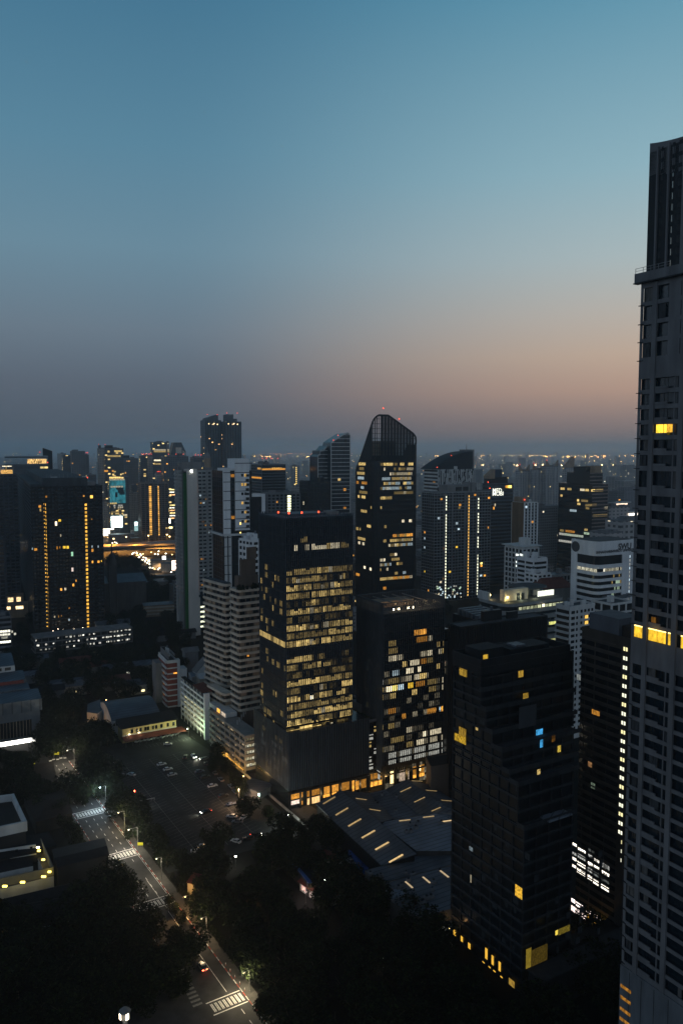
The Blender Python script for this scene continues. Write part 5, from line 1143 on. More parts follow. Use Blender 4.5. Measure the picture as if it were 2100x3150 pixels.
# street sign glow right of the stepped tower: lit canopy
p = AT(1905, 1552, 900); t = thing('lit_canopy', 'warm lit forecourt canopy in the haze right of the stepped dark office', 'canopy', (p[0], p[1], 0), R(30)); q = MB(); q.box(-14, 14, -4, 4, p[2] + 2, p[2] + 3, M_['white2']); q.box(-12, -11, -1, 1, 0, p[2] + 2, M_['conc']); q.box(11, 12, -1, 1, 0, p[2] + 2, M_['conc']); q.obj('canopy_roof', t); q = MB(); q.box(-12, 8, -3.9, -3.6, p[2], p[2] + 1.6, emis((1, .75, .55), 2, .5)); q.obj('lit_front', t)
p = AT(1940, 1582, 900); t = thing('lit_canopy', 'bright white and orange lit canopy beside the giant right-hand tower', 'canopy', (p[0], p[1], 0), R(30)); q = MB(); q.box(-9, 9, -4, 4, p[2] + 2, p[2] + 3, M_['white2']); q.box(-1, 1, -1, 1, 0, p[2] + 2, M_['conc']); q.obj('canopy_roof', t); q = MB(); q.box(-8, 8, -3.9, -3.6, p[2] - 1, p[2] + 1.6, emis((1, .9, .75), 4, .5)); q.obj('lit_front', t)
# ---- centre ------------------------------------------------------------------
b = tower('residential_tower', 'grey apartment tower with lit penthouse and red beacons right of the white gridded tower', 'apartment tower', 772, 805, 878, 1431, Y=900, a=62, fh=3.3, bay=30, sp=.7, pw=.3, wall='greyc', p=(.01, .05), mats=[A2], lim=20, plant=3)
for i in range(9): b.win('F' if i > 3 else 'L', 2 + i * 2.6, 3.6 + i * 2.6, b.Ht - 5, b.Ht - 2.8, emis((1, .5, .1), 1.0, .6), .5)
b.flush(20)
for x in (3, 8, 14, 22): beacon(b, x, 5, b.Ht + 7, 14, .7)
b = tower('residential_tower', 'grey residential block with a single column of bright white stair lights', 'apartment tower', 815, 822, 922, 1519, Y=780, a=66, fh=3.1, bay=4.2, sp=1.1, pw=1.3, wall='greyc', p=(.03, .02), mats=[A2, Y1], lim=8, plant=2, D=20)
uu = b.hit('F', 889, 1550)[0]
for k in range(12): b.win('F', uu - 1.7, uu + 1.7, b.Ht - 3 - k * 2.45 - .85, b.Ht - 3 - k * 2.45 + .85, emis((1, 1, .6), 2.6, 0), .35)
b.flush(14)
def sail(label, xl, xc, xr, top, Y, yl0):
    b = Bld('office_tower', label, 'office tower', xl=xl, xc=xc, xr=xr, yt=yl0, Y=Y, a=68); b.D = max(b.D or 0, 24)
    o = [(b.hit('F', x, y)) for x, y in top]; n = len(o)
    g = MB(); k = g.mi(M_['glassb'])
    for yy in (0, b.D):
        g.v += [(u_, yy, 0) for u_, z_ in o] + [(u_, yy, z_) for u_, z_ in o]
    for i in range(n - 1):
        g.f += [(i, i + 1, n + i + 1, n + i), (2 * n + i + 1, 2 * n + i, 3 * n + i, 3 * n + i + 1), (n + i, n + i + 1, 3 * n + i + 1, 3 * n + i)]; g.m += [k] * 3
    g.f += [(0, n, 3 * n, 2 * n), (n - 1, 3 * n - 1, 4 * n - 1, 2 * n - 1)]; g.m += [k] * 2
    b.part('glazing', g); q = MB(); rm = MB()
    for (ua, za), (ub, zb) in zip(o, o[1:]):
        L = math.hypot(ub - ua, zb - za) or 1; j = len(rm.v); kk = rm.mi(M_['white2'])
        for u_, z_ in ((ua, za), (ub, zb)):
            for yo, zo in ((-.5, -.9), (.3, -.9), (.3, .4), (-.5, .4)): rm.v.append((u_, yo, z_ + zo))
        for q_ in range(4): r_ = (q_ + 1) % 4; rm.f.append((j + q_, j + r_, j + 4 + r_, j + 4 + q_)); rm.m.append(kk)
    z = max(o[0][1], o[-1][1]); zz_ = 6; u_all = [o_[0] for o_ in o]
    while zz_ < max(o_[1] for o_ in o) - 1:
        # span of u where the outline is above zz_
        us_ = [u_all[0] + (u_all[-1] - u_all[0]) * t / 60 for t in range(61)]; ok = [u_ for u_ in us_ if interp(o, u_) > zz_ + .5]
        if ok: q.box(ok[0], ok[-1], -.35, -.02, zz_, zz_ + .55, M_['white2'])
        zz_ += 4.05
    b.part('floor_line', q); b.part('crown_rim', rm)
    q = MB()
    for u_ in (u_all[0] + .4, u_all[-1] - .4): q.box(u_ - .35, u_ + .35, -.5, -.03, 0, interp(o, u_) - .5, M_['white2'])
    b.part('edge_mullion', q); return b, o
b, o = sail('right half of the blue glass tower with sail shaped slanted top', 1013, 1017, 1078, [(1016.8, 1371), (1019, 1361), (1030, 1353), (1045, 1343), (1061, 1333), (1070, 1331), (1076, 1337), (1077.5, 1348)], 820, 1371)
for x, y, m in ((1060, 1506, A2), (1060, 1563, A1), (1043, 1475, W2)): uu, z = b.hit('F', x, y); b.win('F', uu - 1.5, uu + 1.5, z - 1.3, z + 1.3, m, .1)
b.flush(5); beacon(b, 3, 0, o[1][1] + 2, 12, .7); beacon(b, 8, 0, o[3][1] + 1, 12, .7)
b, o = sail('left half of the blue glass tower, lower and stepped, beside the sail shaped one', 974, 977, 1015, [(976.5, 1405), (980, 1398), (984, 1398), (984.5, 1386), (995, 1385), (1007, 1371), (1012, 1371), (1015, 1378)], 825, 1400)
b = tower('office_block', 'dark rounded block at the left foot of the blue glass sail tower', 'office block', 940, 946, 1014, 1484, Y=790, a=66, fh=3.8, bay=3.2, sp=.3, pw=.3, wall='dark', p=(.01, .02), lim=5, plant=2, D=22)
for xl, xc, xr, yt, Y, lab in ((903, 905, 922, 1434, 1600, 'thin hazy tower with one amber light column, left of the blue glass tower'), (925, 928, 941, 1484, 1300, 'thin hazy tower with orange light column at the blue glass tower foot')):
    b = slab('residential_tower', lab, xl, xc, xr, yt, Y, FW, 64, 'apartment tower', D=20); u_ = b.W * .35
    for k in range(14): b.win('F', u_ - .8, u_ + .8, b.Ht - 4 - k * 4, b.Ht - 2 - k * 4, emis((1, .65, .15), 2.5, 0), .3)
    b.flush(20)
# white gridded tower
b = Bld('residential_tower', 'white and black gridded tower with a taller white block and dark glass left side', 'residential tower', xl=652, xc=686, xr=774, yt=1450, Y=520, a=64)
W, D = b.W, b.D; zA = b.hit('F', 700, 1440)[1]; zB = b.hit('F', 720, 1411)[1]; zC = b.hit('F', 770, 1447)[1]
u1 = b.hit('F', 722, 1500)[0]; u2 = b.hit('F', 708, 1500)[0]; u3 = b.hit('F', 766, 1500)[0]
zk = b.hit('F', 700, 1642)[1]
g = MB(); g.box(0, W, 0, D, 0, zC, M_['glass']); b.part('glazing', g)
q = MB(); q.box(b.hit('F', 685, 1500)[0] + .1, u2, -.5, -.02, zk, zA, M_['white']); q.box(u1, u3, -.9, -.02, zk + 2, zB, M_['white']); q.box(u1, u3, -.02, D * .6, zC, zB, M_['white']); q.box(.01, u1, .3, D * .5, zA - 2, zA, M_['white']); b.part('white_panel', q)
q = MB(); q.box(-1.2, W + 1.2, -1.4, -.91, zk - 1.4, zk, M_['white2']); q.box(-1.5, -.4, -1.4, D, zk - 1.4, zk, M_['white2']); b.part('ledge', q)
q = MB(); z = zB - 3; k = 0
while z > 4:
    if z < zA: q.box(.05, u2, -.56, -.51, z - .22, z + .22, M_['dark'])
    q.box(u1, W, -.96, -.91, z - .22, z + .22, M_['dark']); z -= 6.1
q.objs('dark_joint', b.root)
q = MB(); 
for uu in (W * .02, W * .16, W * .62, W * .8): q.box(uu, uu + W * .1, -.5, -.02, 4, zk - 1.4, M_['white2'])
b.part('lower_panel', q)
z = zC - 2; k = 0
while z > zk + 4:
    for uu, w in ((u1 + 4.2, 1.5), (u1 + 6.4, 1.5)): b.win('F', uu, uu + w, z - 2.0, z - .2, rnd.choice([M_['glass'], M_['glass'], emis((1, .6, .15), .7, .6)]), .98)
    for s in (0, 3.05): b.win('F', u2 + .3, u1 - .4, z - 2.3 - s, z - .3 - s, M_['glassb'] if rnd.random() < .9 else A1, .6)
    for s in (0, 3.05): b.win('F', u3 - 2.6, u3 - .2, z - 2.1 - s, z - .5 - s, M_['dark'], .98)
    z -= 6.1
q = MB()
for i in range(6): q.box(-.2, -.02, D * (i + .1) / 6, D * (i + .1) / 6 + .2, 3, zC, M_['fin'])
for i in range(int(zC / 3.05)): q.box(-.1, -.02, 0, D, i * 3.05, i * 3.05 + .2, M_['fin'])
b.part('side_grid', q)
for y in (1610, 1640, 1680, 1710, 1725): uu, zz_ = b.hit('F', 736, y); b.win('F', uu, uu + 1.0, zz_ - .8, zz_ + .8, emis((1, .7, .2), 2, 0), 1.0)
b.flush(90)
q = MB(); zz_ = b.hit('F', 790, 1520)[1]; q.box(W + .05, W + 9, 2, 12, 0, zz_, M_['glass']); q.box(W, W + 10, 1.6, 1.98, zz_ - 1.8, zz_, M_['white']); q.box(W + 7.5, W + 10, 1.55, 1.98, zz_ - 17, zz_ - 1.8, M_['white']); b.part('framed_wing', q)
b = tower('office_block', 'small white office with rows of dark windows, wedged left of the tallest finned tower', 'office block', 736, 778, 812, 1667, Y=450, a=50, fh=3.5, bay=3.4, sp=1.6, pw=1.0, wall='white', p=(0, .03), mats=[C2], lim=10, plant=4, roofm='metal')
# ================================================================ LEFT SIDE, NEAR TO FAR
# striped terrace condominium
def stripes(label, xl, xc, xr, yt, Y, a, D=None, zbot=20, brownp=.5):
    b = Bld('residential_tower', label, 'residential tower', xl=xl, xc=xc, xr=xr, yt=yt, Y=Y, a=a)
    if D: b.D = D
    W, D = b.W, b.D; g = MB(); g.box(.8, W - .2, .8, D - .2, 0, b.Ht - 1, M_['brown']); b.part('recessed_wall', g)
    q = MB(); gl_ = MB(); z = b.Ht
    while z > zbot:
        q.prism([(0, 1.2), (1.2, 0), (W, 0), (W, D), (0, D)], z - 1.25, z, M_['cream'] if True else 0); z -= 3.15
    b.part('balcony_band', q)
    z = b.Ht - 3.15
    for k in range(30):
        if z < zbot: break
        for f, L in (('F', W), ('L', D)):
            u = 1.2
            while u < L - 2:
                w = rnd.uniform(1.6, 3.4)
                b.fbox(gl_, f, u, min(u + w, L - .3), z + .05, z + 1.85, -.78, -.72, rnd.choice([M_['glass'], M_['glass'], M_['dark'], M_['tan']])); u += w + rnd.uniform(.4, 1.5)
        z -= 3.15
    b.part('balcony_glazing', gl_, kind='stuff'); return b
b = stripes('cream striped terrace condominium with planted roof, right beside the tallest finned tower', 705, 733, 812, 1816, 385, 57, zbot=18)
for x, y, m in ((770, 1951, C2), (775, 1952, C2), (765, 2018, A2)): uu, z = b.hit('F', x, y); b.win('F', uu - .6, uu + .6, z - .4, z + .4, m, -.6)
b.flush(); W, D, Z0 = b.W, b.D, b.Ht
q = MB(); q.box(2, W - 1, 4, D - 2, Z0, Z0 + 6, M_['brown']); q.box(W * .3, W - 2, 5, D - 3, Z0 + 6, Z0 + 14, M_['brown']); q.box(W * .55, W - 1, 6, D - 4, Z0 + 14, Z0 + 20, M_['brown']); b.part('roof_plant', q)
q = MB()
for k in range(22): x, y, h = rnd.uniform(.6, W - 1), rnd.choice((.7, 1.4, 2.4)), rnd.uniform(.8, 2.6); q.cyl(x, y, Z0 - .1, Z0 + h, .9, M_['leaf'], 6, .5)
b.part('roof_planting', q)
b = stripes('cream striped terrace condominium wing, set back left of the planted-roof one', 657, 692, 712, 1798, 408, 52, D=24, zbot=10)
q = MB(); q.box(1, b.W, 1, b.D - 1, b.Ht, b.Ht + .6, M_['roof']); b.part('roof_deck', q)
b = stripes('cream striped terrace condominium base wing stepping forward above the parking block', 648, 690, 716, 2135, 392, 55, D=20, zbot=4)
# parking block
b = Bld('parking_block', 'long grey parking block with open lit decks along the amber lane', 'parking garage', xl=643, xc=753, xr=800, yt=2264, yb=2383, a=59)
W, D, Z0 = b.W, b.D, b.Ht; n_ = 6; fh = Z0 / n_
g = MB(); g.box(1.2, W, 1.2, D, 0, Z0 - .4, M_['dark']); b.part('deck_core', g)
q = MB(); gw = mat('deck_wall', (.22, .21, .19), .85)
for k in range(n_ + 1):
    z1 = Z0 - k * fh; q.box(0, W, 0, D, z1 - 1.35, z1, gw) if z1 > 1.4 else None
for i in range(8): q.box(-.05, .3, D * i / 7.5, D * i / 7.5 + .4, 0, Z0 - .01, gw)
q.box(-.06, .5, -.06, .5, 0, Z0 - .01, gw); b.part('deck_parapet', q)
for k in range(n_ - 1):
    z0 = Z0 - (k + 1) * fh + .05
    for i in range(6):
        u = W * i / 6; b.win('F', u + .2, u + W / 6 - .1, z0 + .1, z0 + fh - 1.5, rnd.choice([emis((1, .9, .55), .5, .8, 1.5), emis((1, .9, .55), 1.0, .8, 1.5), emis((1, .95, .7), .6, .8, 1.5)]) if k else emis((1, .85, .5), .15, .6), -.9)
    for i in range(26):
        if rnd.random() < (.5 if k > 2 else .3): u = D * i / 26; b.win('L', u + .1, u + D / 26 * rnd.uniform(.5, 1), z0 + .3, z0 + 1.1, rnd.choice([emis((1, .75, .4), .35, .6, 2), emis((1, .75, .45), .7, .6, 2), emis((1, .75, .4), .18, .6, 2)]), -.9)
b.win('L', 2, D * .62, .3, 1.8, emis((1, .5, .08), 1.2, .5, .6), .08); b.win('L', D * .72, D * .95, .3, 1.2, emis((1, .45, .08), .4, .5, .6), .08)
b.flush(80)
q = MB()
for i in range(7): x = 3 + i * 2.4; q.box(x, x + .2, D * .35 + i * 3, D * .35 + i * 3 + .2, Z0, Z0 + 2.4, M_['white2'])
for i in range(5): q.box(2, 8, D * .62 + i * 4.4, D * .62 + i * 4.4 + 3.6, Z0, Z0 + 2.2, M_['white2'])
b.part('roof_cabin', q); q = MB(); q.box(1.85, 1.96, D * .78, D * .86, Z0 + .3, Z0 + 2.2, emis((1, .5, .08), 1.6, .3)); q.box(1.85, 1.96, D * .62, D * .74, Z0 + .3, Z0 + 2.0, emis((1, .8, .6), .7, .7, 1.5)); b.part('lit_cabin_front', q)
# white corridor slab
b = Bld('school_block', 'white slab block with brightly lit open corridors on four lower floors and dark upper floors', 'building', xl=556, xc=629, xr=644, yt=2137, yb=2276, a=60)
W, D, Z0 = b.W, b.D, b.Ht; fh = Z0 / 8
g = MB(); g.box(1.6, W, .3, D, 0, Z0 - .3, M_['conc']); b.part('wall', g)
g = MB(); g.box(-.1, W + .1, -.4, .29, 0, Z0 + .5, M_['white']); g.box(-.15, 1.6, .3, 1.2, 0, Z0 + .4, M_['white']); b.part('end_wall', g)
q = MB()
for k in range(9): z = Z0 - k * fh; q.box(0, 1.9, 1.2, D, max(z - .25, 0), z, M_['white2']); q.box(0, .18, 1.2, D, z, z + 1.0, M_['white']) if 0 < k < 8 else None
for i in range(8): u = 1.2 + (D - 1.2) * i / 7; q.box(-.05, .25, u - .2, u + .2, 0, Z0, M_['white2'])
b.part('corridor_slab', q)
for k in range(8):
    z = Z0 - (k + 1) * fh
    for i in range(12):
        u = 1.6 + (D - 1.8) * i / 12; m = M_['glass'] if k < 3 else emis((1, .92, .5), rnd.choice((1.0, 1.5, 1.9)) if k < 7 else rnd.choice((.4, .8)), .55, 1.6)
        b.win('L', u, u + (D - 1.8) / 12 - .15, z + (1.05 if k >= 0 else .2), z + fh - .35, m, -1.5)
b.flush(100); 
q = MB(); q.box(W * .1, W, 3, D * .45, Z0, Z0 + .5, M_['tile']); q.box(0, W, .3, D, Z0 - .3, Z0, M_['roof']); q.prism([(-.3, 2), (W + 3, 2), (W + 3, D * .45), (-.3, D * .45)], Z0 + .5, [Z0 + .8, Z0 + 1.6, Z0 + 1.6, Z0 + .8], M_['tile']); b.part('roof', q)
for k in (3, 4, 5, 6): light('corridor_light', b.root, (.4, D * .3 + k, Z0 - (k + .3) * fh), (1, .92, .6), 60, .3)
# red brick banded block
b = Bld('apartment_block', 'red brick block with white floor bands left of the lit corridor slab', 'apartment block', xl=488, xc=515, xr=545, yt=2038, yb=2178, a=64)
W, D, Z0 = b.W, b.D, b.Ht; fh = Z0 / 8.3
g = MB(); g.box(0, W, 0, D, 0, Z0, M_['brick']); b.part('wall', g)
q = MB()
for k in range(9): z = Z0 - k * fh; q.box(-.15, W + .15, -.15, D, max(0, z - .7), z, M_['white2']); q.box(-.6, -.16, 2, D - 1, max(0, z - 1.1), z, M_['white2'])
b.part('floor_band', q)
q = MB(); q.box(W, W + 1.6, -.4, 3, 0, Z0 + 1, M_['white2']); q.box(W + 1.6, W + 6, 1, 8, 0, Z0 - 5, M_['white2']); q.box(-4, -.2, D * .55, D, 0, Z0 - 3, M_['conc']); b.part('stair_shaft', q)
for k in range(1, 7): b.win('L', 3, 6, Z0 - (k + .8) * fh + .3, Z0 - k * fh - .9, M_['glass'], .1); b.win('L', 8, 11, Z0 - (k + .8) * fh + .3, Z0 - k * fh - .9, M_['glass'] if k % 2 else emis(AMBER, .35, .5), .1)
b.win('F', W - 2.2, W - .2, Z0 - 2.2 * fh, Z0 - 2.2 * fh + .8, A3, .3)
b.flush(30); b.roof(Z0, 3, wall=M_['white2']); q = MB(); q.box(1, 1.2, 1, D - 1, Z0 + 1, Z0 + 4.5, M_['pole']); q.box(W - 1.2, W - 1, 1, D - 1, Z0 + 3, Z0 + 4.5, M_['pole']); q.box(1, W - 1, D - 1.2, D - 1, Z0 + 4.3, Z0 + 4.5, M_['pole']); b.part('roof_frame', q)
# tall beige slab
b = Bld('residential_tower', 'tall slab tower with a blank beige wall, a green stripe and an amber lit edge', 'residential tower', xl=538, xc=564, xr=654, yt=1447, yb=1958, a=62)
W, D, Z0 = b.W, b.D, b.Ht; un = lambda px: b.hit('F', px, 1700)[0]
g = MB(); g.box(0, W, 0, D, 0, Z0 - 1, M_['glassb']); b.part('glazing', g)
fh = 3.0; g = MB(); 
bw_ = mat('beige_blank', (.58, .53, .47), .85, 0, .12, .2)
g.box(un(577.5), un(609), -1.2, -.02, 0, Z0 + 1, bw_); g.box(un(577.5), un(609), -.02, D, Z0 - 1, Z0 + 1, bw_); b.part('blank_wall', g)
g = MB(); g.box(-.1, un(577.5) - .02, -.35, -.02, 0, Z0 - 2, M_['green']); b.part('green_stripe', g)
q = MB(); z = Z0
ua, ub = un(611.5), un(637)
while z > 34:
    q.box(ua, ub, -.7, -.02, z - 1.6, z, M_['white2']); q.box(un(641), W, -.7, -.02, z - 1.4, z, M_['white2']); q.box(-.9, -.02, .8, D * .45, z - 1.3, z, M_['white2']); q.box(-.9, -.02, D * .55, D, z - 1.3, z, M_['white2']); z -= fh
zl = z
for px in (611, 624, 637, 641, 653): u_ = un(px); q.box(u_ - .4, u_ + .4, -.75, -.021, zl - 1, Z0 - .01, M_['white2'])
q.box(-1.0, -.021, -.1, .8, 3, Z0 - .02, M_['conc']); q.box(-1.0, -.021, D * .45, D * .55, 3, Z0 - .02, M_['white2'])
for i in range(6): q.box(-.95, -.022, D * (.1 + i * .15), D * (.1 + i * .15) + D * .05, 3, Z0 - .03, M_['white2']); b.part('balcony_grid', q)
g = MB(); g.box(un(610), W, -1.0, -.02, 20, zl - 3, bw_) if False else g.box(un(637), W, -1.0, -.02, 0, zl - 2, bw_); g.box(un(609) + .01, un(613), -1.0, -.02, 0, zl - 3, bw_); b.part('base_wall', g)
for k in range(46): z = Z0 - 8 - k * 2.6; (b.win('F', un(609) + .15, un(611) - .1, z, z + 1.9, emis((1, .42, .08), rnd.choice((.3, .8, 1.3)), .5), .3) if z > 34 else None)
for k in range(5): b.win('F', un(614), un(636), 6 + k * 4.0, 7.5 + k * 4.0, emis((.95, 1, .7), 1.6, .7, 1.2), .1)
for i in range(14): u_, z = un(rnd.uniform(613, 650)), rnd.uniform(40, Z0 - 10); z = Z0 - int((Z0 - z) / fh) * fh - 2.8; b.win('F', u_, u_ + 1.6, z, z + 1.6, rnd.choice([A1, C1]), .05)
for i in range(16): u_, z = rnd.uniform(1.2, D - 2), rnd.uniform(20, Z0 - 10); z = Z0 - int((Z0 - z) / fh) * fh - 2.8; b.win('L', u_, u_ + 1.4, z, z + 1.6, A1, .05)
b.flush(80)
q = MB(); z5 = b.hit('F', 600, 1422)[1]; q.box(W * .02, W * .72, D * .3, D * .8, Z0 - 1, z5, M_['conc']); q.box(W * .72, W, .5, 4, Z0 - 1, Z0 + 2, M_['conc']); q.box(-.5, W * .05, D * .5, D, Z0 - 1, Z0 + 2.8, M_['conc']); b.part('roof_plant', q)
uu, z = b.hit('F', 588, 1453); q = MB(); q.cyl(uu, -1, z, z + 1.8, .8, emis(WHITE, 14, 0)); b.part('floodlight', q)
# giant left tower
b = Bld('residential_tower', 'giant dark left tower with two full height columns of amber stair lights', 'residential tower', xl=54, xc=96, xr=313, yt=1497, yb=1945, a=66)
W, D, Z0 = b.W, b.D, b.Ht; fh = 3.15; dbr = mat('dark_brown_wall', (.022, .019, .018), .8, 0, .3, .3); blg = mat('blue_grey_wall', (.05, .056, .062), .8, 0, .3, .3)
g = MB(); g.box(0, W, 0, D, 0, Z0, dbr); b.part('wall', g)
q = MB(); gg = MB(); nb = 22
for k in range(int(Z0 / fh)):
    z = Z0 - (k + 1) * fh
    for i in range(nb):
        if i in (4, 16): continue
        u = W * i / nb; gg.box(u + .5, u + W / nb - .5, -.05, -.01, z + .5, z + 2.3, M_['glass'])
        if i % 3 != 1: q.box(u + .3, u + W / nb - .3, -.9, -.02, z, z + .25, blg); q.box(u + .3, u + W / nb - .3, -.95, -.88, z, z + 1.1, mat('balcony_glass', (.035, .045, .055), .3))
    for i in range(7): u = D * i / 7; gg.box(-.05, -.01, u + .7, u + D / 7 - .7, z + .7, z + 2.2, M_['glass']); q.box(-.5, -.02, u + .2, u + D / 7 - .3, z, z + .35, blg)
b.part('window_band', gg, kind='stuff'); b.part('balcony', q, kind='stuff')
q = MB()
for i in range(0, nb + 1, 2): q.box(W * i / nb - .35, W * i / nb + .35, -1.1, -.02, 0, Z0 + (.3 if i % 4 else 1), dbr)
q.objs('pier', b.root)
for px, n0 in ((138.5, 0), (264.5, 0)):
    for k in range(33): 
        uu, z = b.hit('F', px + k * (.29 if px < 200 else .23), 1552.5 + k * 11.75); b.win('F', uu - .85, uu + .85, z - .95, z + .95, emis((1, .52, .07), rnd.choice((.9, 1.3, 1.6)), .25), .14)
def Zg(x, y): return (x / 4.48, 1350 + y / 4.48)
def Zh(x, y): return (x / 4.48, 1650 + y / 4.48)
for f_, x, y, w, h, m in ((Zg, 552, 930, 2, 2, A2), (Zg, 560, 978, 1.3, 2.2, W1), (Zg, 640, 795, 1.4, 1.6, A1), (Zg, 1262, 797, 2.2, 2.4, emis((1, .55, .1), 2, .3)), (Zg, 1155, 785, 1.2, 1.4, A2), (Zg, 825, 1123, 2, 1.9, Y1), (Zg, 775, 1165, 1.6, 3.4, emis((1, .85, .6), 2, 0)), (Zg, 1265, 1105, 1, 1, A1), (Zg, 838, 1330, .9, 2, P1),
  (Zh, 495, 178, 2.2, 1.9, A2), (Zh, 450, 168, .8, 1.8, C1), (Zh, 790, 155, 1.2, 2.4, A1), (Zh, 828, 150, .7, 1.8, A1), (Zh, 888, 148, 2.2, 2.0, Y1), (Zh, 935, 148, 1.8, 2.2, Y1), (Zh, 1270, 138, .9, 1.8, C1), (Zh, 1275, 190, 1.6, 2.4, A2), (Zh, 1355, 138, .9, 1.8, C1), (Zh, 1276, 350, 1.2, 2.0, A3), (Zh, 1358, 346, 1.6, 1.9, A3), (Zh, 1400, 338, .6, 1.4, Y1), (Zh, 996, 240, 1.6, 3.6, emis((.5, 1, .65), .8, 0)), (Zh, 1000, 455, 1.5, 3.2, emis((1, .8, .7), .9, 0)), (Zh, 1050, 607, 1, 1.8, A2), (Zh, 1012, 667, 1.4, 2.2, A3), (Zh, 845, 728, 1.5, 2.0, A3), (Zh, 903, 723, 1.5, 2.0, P2), (Zh, 957, 985, 1.1, 1.2, A1), (Zh, 755, 1104, 1.1, 1.6, P1), (Zh, 670, 556, .7, 1, A2), (Zh, 955, 1145, 1.3, 1.6, C1), (Zh, 810, 1100, .6, 1.8, A1), (Zh, 848, 1092, .6, 1.4, A1)):
    uu, z = b.hit('F', *f_(x, y)); b.win('F', uu - w / 2, uu + w / 2, z - h / 2, z + h / 2, m, 1.14)
b.flush(100)
q = MB(); zp1 = b.hit('F', 200, 1470)[1]; zl1 = b.hit('L', 70, 1470)[1]
q.box(W * .16, W * .80, 1, D - 1, Z0, zp1, blg); q.box(-.3, W * .22, 3, D, Z0, zl1, blg); q.box(W * .8, W * .92, 3, D - 3, Z0, Z0 + 3, M_['conc']); b.part('penthouse', q)
q = MB()
for x in (.28, .72): q.box(W * x, W * x + 5, -.2, .9, zp1 + .5, zp1 + .9, M_['white2'])
for i in range(9): q.cyl(W * .22 + i * W * .06, 2, zp1, zp1 + rnd.uniform(1.5, 4.5), .15, M_['pole'], 6)
b.part('roof_fitting', q); beacon(b, W * .8, 2, Z0 + 6, 12, .6)
# left edge dark tower
b = tower('residential_tower', 'dark tower cut by the left edge with a lit roof garden and sparse windows', 'residential tower', -60, -48, 54, 1462, Y=760, a=66, fh=3.3, bay=4.5, sp=1.3, pw=1.0, wall=mat('navy_wall', (.05, .055, .065), .7), p=(.02, .0), mats=[A2, P2, A1], lim=30, plant=2, D=24)
z = b.Ht; W = b.W
q = MB(); q.box(W * .5, W * .86, .5, 1, z + 1.2, z + 5, emis((1, .55, .15), .9, .9, 1.5)); q.box(W * .55, W * .84, .4, .6, z + 8, z + 8.8, emis(PALE, 1.5, .4)); b.part('lit_roof_garden', q)
q = MB(); q.box(W * .5, W * .9, .5, 12, z + 9, z + 9.6, M_['conc']); q.box(W * .5, W * .53, .5, 1, z, z + 9, M_['conc']); q.box(W * .86, W * .9, .5, 1, z, z + 9, M_['conc']); b.part('roof_frame', q)
light('garden_light', b.root, (W * .52, -.5, z + 3), (1, .55, .2), 600, .4)
b = tower('residential_tower', 'black sliver of a nearer tower at the very left edge', 'residential tower', -60, -55, 13, 1662, Y=640, a=62, fh=3.3, bay=4.5, sp=1.0, pw=1.0, wall=mat('navy_wall', (.05,) * 3), p=(.02, .0), mats=[C2, A1], lim=10, plant=1, D=20)
# church with spire
b = Bld('church', 'dark concrete church with a thin tapering spire and a long blue grey roofed hall', 'church', xl=318, xc=336, xr=358, yt=1740, yb=1890, a=66)
W, D, Z0 = b.W, b.D, b.Ht; chc = mat('church_concrete', (.1, .095, .09), .85)
g = MB(); g.box(0, W, 0, W, 0, Z0, chc); b.part('tower', g)
zs_ = b.hit('F', 346, 1668)[1]; q = MB(); cx = cy = W / 2
q.cyl(cx, cy, Z0, Z0 + 8, W * .62, chc, 8, W * .4); q.cyl(cx, cy, Z0 + 8, zs_ - 10, W * .36, chc, 8, W * .16); q.cyl(cx, cy, zs_ - 10, zs_, .9, chc, 6, .1)
for a_, c_ in ((0, 0), (W, 0), (0, W), (W, W)): q.cyl(a_, c_, 0, Z0 + 5, .9, chc, 6, .3)
b.part('spire', q)
q = MB(); zh = b.hit('F', 440, 1790)[1]; L_ = b.hit('F', 452, 1800)[0] - W
q.box(W + .05, W + L_, 4, 24, 0, zh, chc); q.box(-14, -.05, 4, 22, 0, zh, chc)
for i in range(9): q.box(W + 2 + i * L_ / 9, W + 3 + i * L_ / 9, 3.2, 3.98, 0, zh - 1, chc)
b.part('hall_wall', q)
q = MB(); q.prism([(W + .04, 3), (W + L_ + 1, 3), (W + L_ + 1, 25), (W + .04, 25)], zh, [zh + .3, zh + .3, zh + 5, zh + 5], M_['metal']); q.prism([(-15, 3), (-.06, 3), (-.06, 23), (-15, 23)], zh, [zh + .3, zh + .3, zh + 4, zh + 4], M_['metal']); b.part('hall_roof', q)
# ---- skyline behind the left towers ------------------------------------------
FD = facade('dark_office', (.06, .07, .085), (.03, .04, .05), 3.9, 5, .6, .85, .06, WARM, 1.6)
FD2 = facade('dark_office2', (.1, .11, .12), (.03, .04, .05), 3.6, 4, .55, .6, .03, AMBER, 1.8)
FR = facade('rib_condo', (.2, .19, .18), (.03, .035, .04), 3.1, 3.6, .55, .7, .02, WARM, 1.5)
FG = facade('pale_rib', (.3, .28, .26), (.05, .055, .06), 3.2, 3.0, .5, .5, .02, PALE, 1.5)
b = slab('office_tower', 'far dark tower with an open pergola crown lit from inside and a curved fin', 14, 20, 150, 1432, 1000, FD, 64, 'tower', D=40, plant=0)
z = b.Ht; W = b.W; q = MB()
for i in range(40): q.box(W * i / 40, W * i / 40 + .4, -1, 30, z + 9.5, z + 11, M_['fin']); q.box(W * i / 40, W * i / 40 + .3, -.6, -.3, z, z + 12, M_['fin'])
b.part('pergola', q); q = MB(); q.box(W * .5, W * .96, 2, 2.5, z + 2, z + 8, emis((1, .6, .2), 1.3, .9, .5)); b.part('lit_lounge', q)
